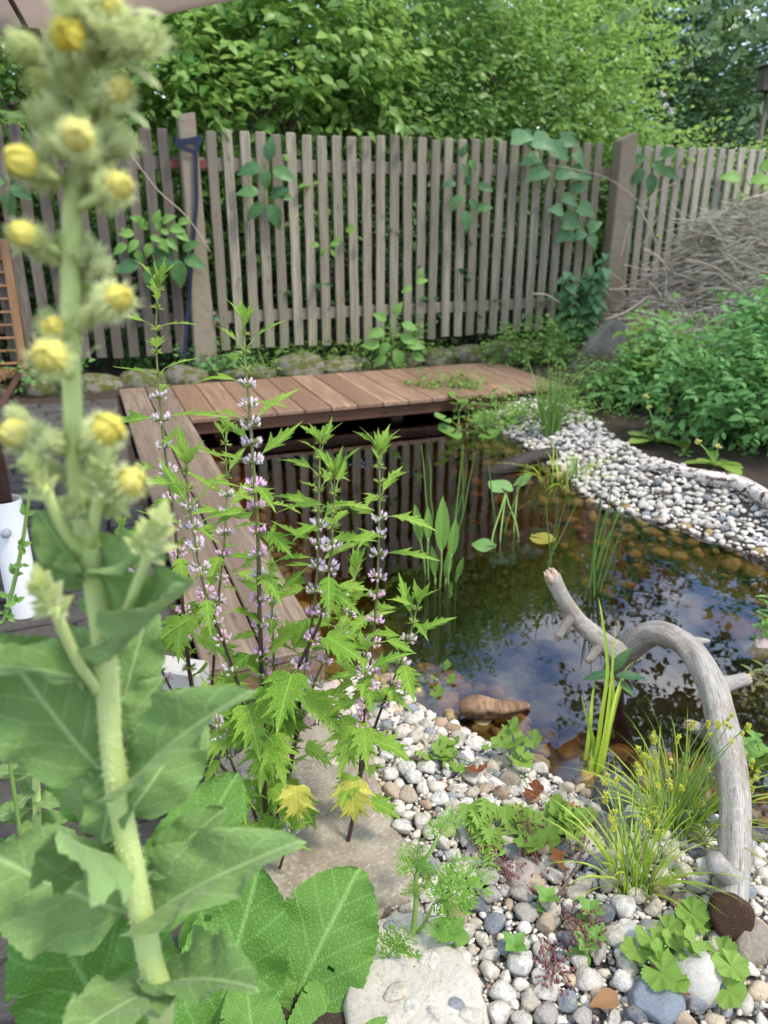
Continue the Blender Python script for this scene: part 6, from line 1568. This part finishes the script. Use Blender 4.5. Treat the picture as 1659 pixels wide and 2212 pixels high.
PETW = [petal_mesh(13, k, False) for k in range(3)]; PETP = [petal_mesh(13, 5 + k, True) for k in range(3)]
def motherwort(label, px, Y0, Y1, bare=0.0, flower=(0.25, 0.75), rad=.0042, big=1.0, gap=.045, name='motherwort', yellow=(), leafless_top=0.0, tip=True, low=0.0):
    """px: picture points from the base to the tip; Y0..Y1 forward distance; flower: part of the height that blooms"""
    n = len(px); P = [ony(x, y, Y0 + (Y1 - Y0) * i / (n - 1)) for i, (x, y) in enumerate(px)]
    base = P[0]; o = empty(name, base, label, 'plant', 'motherwort stems')
    sm = smooth_path(P, 6); L = [0]
    for a, b in zip(sm, sm[1:]): L.append(L[-1] + (b - a).length)
    T = L[-1]
    tube_part('stem', sm, lerp_list([rad, rad * .9, rad * .7, rad * .45, rad * .22], len(sm)), M['stem_dark'], o, 8)
    def at(s):
        i = int(np.searchsorted(L, s)); i = min(max(i, 1), len(sm) - 1); f = (s - L[i - 1]) / max(1e-6, L[i] - L[i - 1]); return sm[i - 1].lerp(sm[i], f), (sm[i] - sm[i - 1]).normalized()
    s = T * max(bare, .02); k = random.randrange(4); phase = R(0, 3.14)
    while s < T * .995:
        f = s / T; p, t = at(s); a0 = phase + (k % 2) * 1.571 + R(-.2, .2); k += 1
        for sg in (0, math.pi):
            a = a0 + sg + R(-.25, .25)
            if f < .45: me, LL, el = LM['mw_low'], R(.060, .105), R(-.45, .2)
            elif f < .72: me, LL, el = LM['mw_mid'], R(.055, .085), R(-.3, .35)
            else: me, LL, el = LM['mw_up'], R(.050, .084) * (1.25 - .6 * max(0, f - .8) / .2), R(.05, .65) if f < .93 else R(.6, 1.1)
            if f > .97: LL *= .7
            LL *= big
            d = Vector((math.cos(a) * math.cos(el), math.sin(a) * math.cos(el), math.sin(el)))
            pet = (.030 if f < .72 else .016) * R(.7, 1.3) * big
            q = p + d * pet + Vector((0, 0, .3 * pet))
            if random.random() < (.72 if f < .4 else .95 if f > .75 else .72):
                lf = put_leaf('leaf', random.choice(me), o, q, d + Vector((0, 0, -.35 if f < .7 else -.05)), (d.x * .2, d.y * .2 - .15, 1), LL)
                tube_part('petiole', [p, q + d * .002], [.0013, .0009], M['stem_green'], lf if False else o, 4)
        if f > flower[0] * .8:
            w = obj('flower_whorl', random.choice(CALS if f < flower[0] + .08 else CAL), o)
            sc = (.0172 if f < .8 else .0172 - .004 * (f - .8) / .2) * R(.9, 1.1)
            w.matrix_local = Matrix.Translation(p - base) @ frame_from(t, (1, 0, 0)).to_4x4() @ Matrix.Rotation(-math.pi / 2, 4, 'X') @ Matrix.Rotation(R(0, 6), 4, 'Z') @ Matrix.Diagonal((sc, sc, sc, 1))
            if flower[0] < f < flower[1]:
                pink = f < (flower[0] + (flower[1] - flower[0]) * .72)
                obj('petals', random.choice(PETP if pink and random.random() < .8 else PETW), w)
        s += gap * (1.65 - 1.1 * f) * R(.85, 1.15)
    if tip:
        p, t = at(T)
        for q in range(6): a = q * 1.05; put_leaf('leaf', random.choice(LM['mw_up']), o, p - t * .012, t + Vector((math.cos(a), math.sin(a), 0)) * R(.2, .75), (-math.cos(a), -math.sin(a), .4), R(.034, .058))
    for (x, y, Y, LL) in yellow:
        q = ony(x, y, Y); put_leaf('yellow_leaf', random.choice(LM['mw_y']), o, q, (R(-.1, .1), -.35, -1), (0, -1, .35), LL)
    return o
yb = drop(575, 1870).y
motherwort('tallest motherwort stem in the middle of the clump, with a dark forked lower stem', [(577, 1885), (573, 1750), (570, 1610), (565, 1450), (560, 1300), (557, 1150), (547, 1000), (537, 860), (527, 750), (530, 680)], yb, yb + .03, bare=.13, flower=(0.36, 0.90), rad=.0052,
           yellow=[(640, 1700, yb - .05, .085)])
motherwort('motherwort branch rising left from the fork of the tallest stem', [(570, 1612), (540, 1560), (508, 1460), (480, 1380), (452, 1310), (430, 1220), (413, 1120), (403, 1040), (405, 990)], yb + .01, yb - .06, bare=.08, flower=(0.29, 0.85), rad=.0036)
motherwort('motherwort branch rising right from the fork of the tallest stem', [(572, 1612), (602, 1550), (645, 1440), (690, 1345), (706, 1270), (716, 1180), (722, 1090), (723, 1015)], yb + .01, yb - .05, bare=.10, flower=(0.29, 0.82), rad=.0036)
y1 = drop(440, 1700).y
motherwort('tall motherwort stem at the left before the walkway, level with the old fence foot', [(446, 1700), (436, 1600), (412, 1470), (398, 1350), (385, 1200), (366, 1050), (346, 880), (337, 720), (345, 605)], y1, y1 - .05, bare=.22, flower=(0.32, 0.82), rad=.0050, gap=.055)
motherwort('short motherwort stem between the two tallest ones', [(440, 1690), (455, 1540), (468, 1330), (484, 1180), (490, 1060), (488, 980), (488, 920)], y1 + .02, y1 + .12, bare=.25, flower=(0.34, 0.85), rad=.0036, gap=.05)
motherwort('motherwort stem with its tip against the dark water left of the spear-leaved plant', [(592, 1850), (604, 1730), (638, 1600), (652, 1480), (672, 1360), (684, 1250), (688, 1120), (690, 1020), (692, 945)], yb + .03, yb + .12, bare=.18, flower=(0.36, 0.82), rad=.0042)
yr = drop(742, 1860).y
motherwort('right-hand motherwort stem with its top against the dark water', [(742, 1862), (762, 1770), (777, 1680), (786, 1560), (800, 1430), (812, 1310), (818, 1190), (820, 1070), (820, 965)], yr, yr + .06, bare=.16, flower=(0.39, 0.86), rad=.0044, yellow=[(762, 1690, yr - .04, .095)])
motherwort('rightmost short motherwort branch leaning over the pond', [(777, 1685), (800, 1600), (832, 1510), (868, 1425), (893, 1345), (905, 1290)], yr + .02, yr + .10, bare=.22, flower=(0.24, 0.80), rad=.0032)
motherwort('small upright motherwort shoot with white whorls above the pebbles', [(780, 1640), (785, 1580), (790, 1500), (788, 1440), (786, 1395)], yr + .01, yr - .04, bare=.1, flower=(0.12, 0.90), rad=.0026, gap=.04, big=.85)
motherwort('low leaning motherwort stem at the left with its tip over the dark paving', [(545, 1740), (500, 1680), (432, 1600), (375, 1500), (330, 1405), (295, 1310), (268, 1210), (262, 1130)], yb + .08, y1 + .05, bare=.3, flower=(0.39, 0.90), rad=.0036)
motherwort('low motherwort shoot with pale whorls in front of the sandstone slab', [(560, 1790), (535, 1715), (510, 1670), (488, 1615), (468, 1560), (456, 1510)], yb, yb - .03, bare=.08, flower=(0.12, 0.90), rad=.0034, gap=.04, big=.9)
motherwort('half-hidden motherwort stem behind the branch right of the tallest stem', [(600, 1840), (640, 1600), (690, 1450), (740, 1360), (762, 1290), (768, 1220)], yb + .10, yb + .22, bare=.3, flower=(0.44, 0.90), rad=.0034)
motherwort('stubby young motherwort at the foot of the clump beside the crinkled leaf', [(560, 1905), (566, 1870), (575, 1835), (590, 1800)], yb - .05, yb - .04, bare=.05, flower=(.8, .9), rad=.0028, gap=.05, big=.8)
motherwort('young motherwort shoot low at the right of the tallest stem', [(600, 1890), (612, 1850), (625, 1815), (632, 1785)], yb - .04, yb - .06, bare=.05, flower=(.7, .95), rad=.0028, gap=.045, big=.75)
motherwort('slim shaded motherwort stem right behind the tallest one', [(585, 1840), (590, 1600), (592, 1450), (588, 1330), (585, 1230), (580, 1150)], yb + .06, yb + .10, bare=.3, flower=(0.34, 0.90), rad=.0034, tip=False)

# ------------------------------------------------------------------ mullein close to the camera
MY = 0.52
def my(x, y, d=0.0): return ony(x, y, MY + d)
mul = empty('mullein', Vector((-.275, .60, 0)), 'tall felted mullein with yellow flowers filling the left foreground, out of focus', 'plant')
spx = [(185, -40), (186, 120), (170, 330), (155, 480), (152, 650), (155, 820), (163, 980), (182, 1130), (205, 1260), (228, 1420), (240, 1600), (262, 1760), (290, 1900), (322, 2060), (348, 2212)]
sp = [my(x, y) for x, y in spx] + [Vector((-.285, .55, .25)), Vector((-.275, .60, 0.0))]
srad = [.003, .0043, .0050, .0058, .0061, .0061, .0066, .0078, .0082, .0087, .0092, .0099, .0106, .0112, .0116, .0165, .018]
tube_part('stem', sp, srad, M['stem_pale'], mul, 16, 5, wob=.015)
def fuzz_on(name, pts, rad, n, L, parent, w=.00035):
    sm = smooth_path(pts, 5); rr = lerp_list(rad, len(sm)); mb = MB(); org = parent.location
    for k in range(n):
        i = random.randrange(len(sm) - 1); f = random.random(); p = sm[i].lerp(sm[i + 1], f); t = (sm[i + 1] - sm[i]).normalized()
        a = t.orthogonal().normalized(); a = Quaternion(t, R(0, 6.28)) @ a
        b = p + a * rr[i] * .97 - org; e = b + (a + Vector((R(-.5, .5), R(-.5, .5), R(-.5, .5)))) * L * R(.5, 1.2); s = a.cross(t) * w
        mb.add([b - s, b + s, e], [(0, 1, 2)])
    o = mb.build(name, M['fuzz'], parent); o['kind'] = 'stuff'
fuzz_on('stem_hairs', sp[:15], srad[:15], 5000, .0035, mul)
ROW_MU = [(0, 0, .012), (.06, .06, .06), (.15, .14, .20), (.3, .3, .31), (.45, .46, .345), (.6, .61, .32), (.74, .75, .28), (.86, .87, .21), (.95, .95, .12), (1, 1, .012)]
def mul_leaf_mesh(k, mat, fold, droop, wave, side=0.0, ruf=.009, holes=0.0):
    return leaf_mesh('leaf', serrate(ROW_MU, .016, 45, k), mat, fold, droop, curl=.15, wave=wave, cols=(.14, .28, .42, .56, .70, .85, 1.0), seed=k, side_curl=side, ruf=ruf, holes=holes)
MU = [mul_leaf_mesh(k, M['lf_mullein'], f, d, w) for k, (f, d, w) in enumerate(((.28, .22, .055), (.5, .3, .07), (.15, .18, .06), (.7, .1, .07)))]
MB_ = [mul_leaf_mesh(20 + k, M['lf_basal'], f, d, w, 0, .006, .012) for k, (f, d, w) in enumerate(((.16, .22, .045), (.25, .3, .05), (.3, .15, .045)))]
def mleaf(base, tip, dt, nrm, me, wsc=1.0, db=0.013, parent=mul, name='leaf', lab=None):
    b, t = my(*base, db), my(*tip, dt); d = t - b
    o = put_leaf(name, me, parent, b, d, nrm, d.length, wsc)
    if lab: o['label'] = lab
    return o
FR = (0, -1, .75)
mleaf((225, 1675), (-5, 1415), -.03, (.25, -1, .7), MU[0], .85)
mleaf((235, 1690), (150, 1800), .02, (-.2, -1, .3), MU[2], 1.25)
mleaf((262, 1770), (120, 1590), .11, (0, -1, .35), MB_[0], 1.1, .05)
mleaf((262, 1720), (412, 1490), -.03, (-.9, -.6, .5), MU[1], .5)
mleaf((272, 1770), (425, 1545), .08, (-.1, -1, .4), MU[2], 1.0, .03)
mleaf((275, 1850), (108, 1835), -.08, (.05, .55, -1), MU[3], .75)
mleaf((295, 2000), (535, 1805), -.02, (-.5, -.5, .8), MU[1], .52)
mleaf((310, 2020), (490, 1690), .16, (-.1, -1, .45), MB_[1], .72, .09)
mleaf((312, 1900), (470, 1745), .04, (-.6, -.9, .4), MU[2], .65)
mleaf((285, 1975), (-8, 1885), -.05, (-.15, -.9, .85), MU[0], 1.05)
mleaf((345, 2130), (490, 2060), -.03, (-.3, .1, 1), MU[1], .75, lab='folded leaf with a withered tip')
mleaf((345, 2135), (185, 2175), -.08, (0, -.35, 1), MU[2], .8)
mleaf((260, 1560), (305, 1320), .06, (-.15, -1, .3), MU[2], .75, .04)
mleaf((222, 1480), (10, 1395), -.04, (.1, -.5, 1), MU[1], .62, lab='folded leaf with a whitish ragged tip')
mleaf((235, 1440), (378, 1245), -.05, (-.6, -.4, .9), MU[3], .5)
mleaf((195, 1275), (88, 1115), .0, (.5, -1, .25), MU[0], .80)
mleaf((200, 1260), (275, 1155), -.04, (-.4, -.4, .9), MU[1], .55)
mleaf((205, 1290), (130, 1205), -.03, (.4, -.2, 1), MU[3], .6)
mleaf((255, 1640), (210, 1830), -.02, (0, -1, .3), MU[2], .9)
mleaf((230, 1420), (120, 1345), .02, (.2, -.6, .8), MU[1], .55)
mleaf((240, 1610), (330, 1470), .02, (-.4, -.9, .4), MU[0], .65)
# basal crinkled leaves of the mullein rosettes, farther down
mleaf((280, 2260), (80, 2015), .14, (.1, -1, .8), MB_[0], .95, .18)
mleaf((330, 2190), (300, 2010), .12, (0, -1, .5), MB_[1], .9, .12)
rosb = empty('mullein_rosette', Vector((-.10, .95, 0.0)), 'ground rosette of large crinkled green leaves in the bottom middle', 'plant')
def bleaf(base, Yb, tip, Yt, nrm, me, wsc, lab=None):
    b, t = ony(*base, Yb), ony(*tip, Yt); o = put_leaf('leaf', me, rosb, b, t - b, nrm, (t - b).length, wsc)
    if lab: o['label'] = lab
bleaf((600, 2240), .86, (765, 1878), 1.02, (-.15, -.9, .9), MB_[0], 1.0, 'largest crinkled leaf with small holes')
bleaf((430, 2280), .82, (610, 2035), .94, (-.2, -.9, .9), MB_[1], 1.2)
bleaf((440, 2300), .80, (560, 1890), .92, (.2, -.9, .6), MB_[2], .85)
bleaf((660, 2380), .76, (745, 2075), .93, (0, -.9, 1), MB_[0], .9)
bleaf((420, 2290), .80, (280, 2120), .84, (.2, -.9, .8), MB_[1], 1.2)
bleaf((560, 2330), .77, (530, 2120), .84, (.2, -.9, .8), MB_[0], 1.1)
bleaf((760, 2380), .74, (840, 2200), .82, (-.1, -.9, 1), MB_[1], 1.0)
bleaf((400, 2100), .90, (520, 1930), .98, (-.2, -.9, .8), MB_[2], 1.0)
ros2 = empty('mullein_seedling', drop(60, 1950), 'smaller mullein-like plant behind the big leaves at the left edge', 'plant')
q0 = ros2.location; q1 = ony(75, 1620, q0.y + .02)
tube_part('stem', [q0, q0.lerp(q1, .5) + Vector((.01, 0, 0)), q1], [.009, .008, .006], M['stem_pale'], ros2, 8, 4)
for k in range(22):
    f = .15 + .85 * k / 21; p = q0.lerp(q1, f); a = k * 2.4; put_leaf('leaf', random.choice(MU), ros2, p, (math.cos(a), math.sin(a), .25), (0, -.3, 1), R(.07, .11) * (1.15 - .5 * f), .8)

# flowers: felted calyces round a crumpled yellow corolla
def bud_mesh(seed):
    rs = random.Random(seed); mb = MB()
    for k in range(6):
        a = 6.283 * k / 6 + rs.uniform(-.2, .2); c, s = math.cos(a), math.sin(a)
        prof = [(.16, 0), (.40, .25), (.50, .55), (.42, .85), (.22 + rs.uniform(0, .3), 1.25)]
        V = []; F = []
        for i, (r, z) in enumerate(prof):
            w = (.30, .46, .42, .28, .03)[i]
            for q in (-1, 0, 1):
                rr = r * (1 if q == 0 else .86); V.append((c * rr - s * w * q * .62, s * rr + c * w * q * .62, z))
        for i in range(4): F += [(i * 3, i * 3 + 1, i * 3 + 4, i * 3 + 3), (i * 3 + 1, i * 3 + 2, i * 3 + 5, i * 3 + 4)]
        mb.add(V, F)
    mb.tube([(0, 0, -.35), (0, 0, 0), (0, 0, .5), (0, 0, .8)], [.16, .26, .42, .2], 10)
    for k in range(280):
        a = rs.uniform(0, 6.28); z = rs.uniform(0, 1.0); r = .47; b = Vector((math.cos(a) * r, math.sin(a) * r, z)); d = Vector((math.cos(a), math.sin(a), rs.uniform(-.3, .8))) * rs.uniform(.2, .45); s = Vector((-math.sin(a), math.cos(a), 0)) * .02
        mb.add([b - s, b + s, b + d], [(0, 1, 2)])
    return mb.mesh('calyx', M['calyx'])
def corolla_mesh(seed):
    """a half-open flower: five cupped, overlapping, crumpled petals"""
    rs = random.Random(seed); mb = MB(); n = 9
    for k in range(5):
        a0 = 6.283 * k / 5 + rs.uniform(-.15, .15); r0 = rs.uniform(.44, .54); ph = rs.uniform(0, 6); V = []; F = []
        for i in range(n):
            f = i / (n - 1)
            for j in range(n):
                g = j / (n - 1) * 2 - 1
                el = -1.2 + f * rs.uniform(2.55, 2.7) + .10 * math.sin(5 * g + ph) * f
                az = a0 + g * .85 * (0.45 + .55 * math.sin(min(1, f * 1.25) * math.pi * .62))
                r = r0 * (1 + .09 * math.sin(7 * g + 6 * f + ph) * f + .06 * g * g)
                V.append((r * math.cos(el) * math.cos(az), r * math.cos(el) * math.sin(az), r * math.sin(el) * 1.05))
        for i in range(n - 1):
            for j in range(n - 1): q = i * n + j; F.append((q, q + 1, q + n + 1, q + n))
        mb.add(V, F)
    return mb.mesh('corolla', M['yellow'])
BUD = [bud_mesh(k) for k in range(4)]; COR = [corolla_mesh(k) for k in range(3)]
def orient(o, parent, p, d, s):
    o.matrix_local = Matrix.Translation(p - parent.location) @ Vector(d).to_track_quat('Z', 'Y').to_matrix().to_4x4() @ Matrix.Diagonal((s, s, s, 1))
def stem_at(y):
    ys = [q[1] for q in spx]; xs = [q[0] for q in spx]; return float(np.interp(y, ys, xs))
# (x, y of the flower, size in picture units, opens yellow, forward offset)
FL = [(140, 70, 52, 1, -.01), (265, 185, 50, 1, 0), (245, 15, 44, 1, 0), (165, 288, 48, 1, -.03), (35, 345, 52, 1, 0), (262, 398, 46, 1, -.01), (38, 500, 46, 1, 0), (262, 640, 54, 1, -.01), (108, 700, 44, 1, .01), (100, 765, 56, 1, -.03), (22, 930, 62, 1, 0), (236, 925, 56, 1, -.02), (290, 1035, 56, 1, -.01)]
for (x, y, s, yl, dv) in FL:
    sx_ = stem_at(y + 40); size = s * .47 / FPX * 1.12
    p1_ = my(x, y, dv - .022); p0_ = my(sx_ + (x - sx_) * .15, y + 48, dv * .3); d = (p1_ - p0_); dn = d.normalized()
    ca = obj('flower', random.choice(BUD), mul); orient(ca, mul, p1_ - dn * size * 1.15, dn, size * 1.08)
    co = obj('corolla', random.choice(COR), ca); co.location = (0, 0, .86); cs_ = R(.88, 1.14); co.scale = (.95 * cs_, .95 * cs_, .95 * cs_)
    tube_part('flower_stalk', [p0_, p0_.lerp(p1_, .4), p1_ - dn * size * 1.1], [.0035, .003, .003], M['stem_pale'], mul, 6, 2)
# unopened buds clustered along the spike
for (x, y, s) in [(205, 60, 46), (150, 150, 44), (90, 130, 52), (125, 200, 50), (260, 110, 60), (215, 130, 46), (300, 105, 46), (230, 240, 44), (130, 255, 40), (110, 270, 46), (215, 310, 46), (240, 330, 46), (185, 345, 42), (130, 330, 40), (80, 380, 44), (110, 400, 44), (215, 410, 48), (235, 440, 40), (195, 395, 40),
                  (75, 525, 46), (110, 560, 44), (185, 575, 44), (200, 590, 38), (170, 545, 36), (215, 680, 46), (190, 690, 40), (225, 655, 40), (120, 720, 40), (135, 790, 36), (70, 945, 46), (110, 965, 44), (60, 910, 40), (195, 950, 42), (215, 985, 36), (190, 1010, 40), (165, 1060, 40), (210, 1070, 42), (245, 1070, 44), (130, 1030, 40),
                  (95, 1020, 42), (200, 1110, 38), (235, 1110, 36), (160, 1110, 38), (185, 1140, 34), (215, 20, 40), (180, 10, 44), (160, 30, 40)]:
    sx_ = stem_at(y); side = 1 if x >= sx_ else -1; size = s * .47 / FPX * 1.0; dv = R(-.03, .02)
    p1_ = my(x, y, dv); p0_ = my(sx_, y + 34, 0); dn = ((p1_ - p0_).normalized() + Vector((side * .2, -.1, .5))).normalized()
    ca = obj('flower_bud', random.choice(BUD), mul); orient(ca, mul, p1_, dn, size * 1.22)
    if y < 1000 and abs(x - sx_) < 90:
        p2_ = my(sx_ + (x - sx_) * R(.3, .8) + R(-16, 16), y + R(-24, 24), R(-.02, .025)); dn2 = (dn + Vector((R(-.5, .5), R(-.7, .1), R(-.3, .4)))).normalized()
        cb = obj('flower_bud', random.choice(BUD), mul); orient(cb, mul, p2_, dn2, size * R(.85, 1.15))
# withered bracts
LM['bract'] = [leaf_mesh('bract', ROWS['lance'], M['calyx'], .3, .3, seed=k) for k in range(2)]
for (bx, by, tx, ty) in [(270, 30, 345, 5), (270, 140, 345, 165), (265, 235, 318, 255), (225, 420, 240, 460), (60, 260, 20, 235), (60, 110, 50, 90), (190, 770, 205, 735), (60, 410, 10, 395), (60, 530, 20, 545), (60, 1005, 20, 1000), (120, 1080, 40, 1060), (250, 1080, 280, 1110)]:
    b, t = my(bx, by, -.01), my(tx, ty, -.02); put_leaf('bract', random.choice(LM['bract']), mul, b, t - b, (0, -.5, 1), (t - b).length, 1.3)
# side shoots ending in bud cones
def cone(tipx, tipy, bx, by, dY, w):
    b, t = my(bx, by, 0), my(tipx, tipy, dY); d = (t - b).normalized()
    tube_part('side_shoot', [b, b.lerp(t, .5) + Vector((0, -.004, -.004)), t], [.0048, .004, .004], M['stem_pale'], mul, 8, 3)
    for k in range(26):
        f = k / 25; a = k * 2.4; r = w * (1 - f * .8); q = t + d * (f - .25) * w * 3.2; s1 = d.orthogonal().normalized(); e = Quaternion(d, a) @ s1
        put_leaf('bud_scale', random.choice(LM['bract']), mul, q + e * r * .3, d * 1.2 + e * (.9 - .6 * f), -e + d * .1, w * R(1.3, 1.7), 2.0)
cone(322, 1190, 238, 1405, -.04, .0115); cone(118, 1315, 218, 1500, -.05, .0105); cone(215, 1060, 195, 1180, -.03, .010)
cone(95, 1050, 185, 1200, -.03, .008)

# thin chicory-like stem at the left edge
chy = 0.95
ck = empty('chicory_stem', ony(-10, 1430, chy), 'thin wiry green stem with tiny leaflets crossing the white parasol tube at the left edge', 'plant')
cpx = [(-10, 1430), (10, 1340), (35, 1240), (52, 1150), (66, 1050)]
cpt = [ony(x, y, chy + .02) for x, y in cpx]; tube_part('stem', [Vector((cpt[0].x - .03, cpt[0].y, 0))] + cpt, [.0034, .003, .003, .003, .0026, .002], M['stem_green'], ck, 6, 4)
for (x, y) in [(20, 1330), (35, 1300), (30, 1240), (48, 1220), (55, 1195), (45, 1180), (58, 1110), (10, 1325), (15, 1290)]:
    p = ony(x, y, chy + .02)
    for q in range(3): put_leaf('leaflet', random.choice(LM['small']), ck, p, (R(-1, 1), R(-.6, .2), R(-.2, .8)), (0, -1, .5), R(.008, .018), .9)
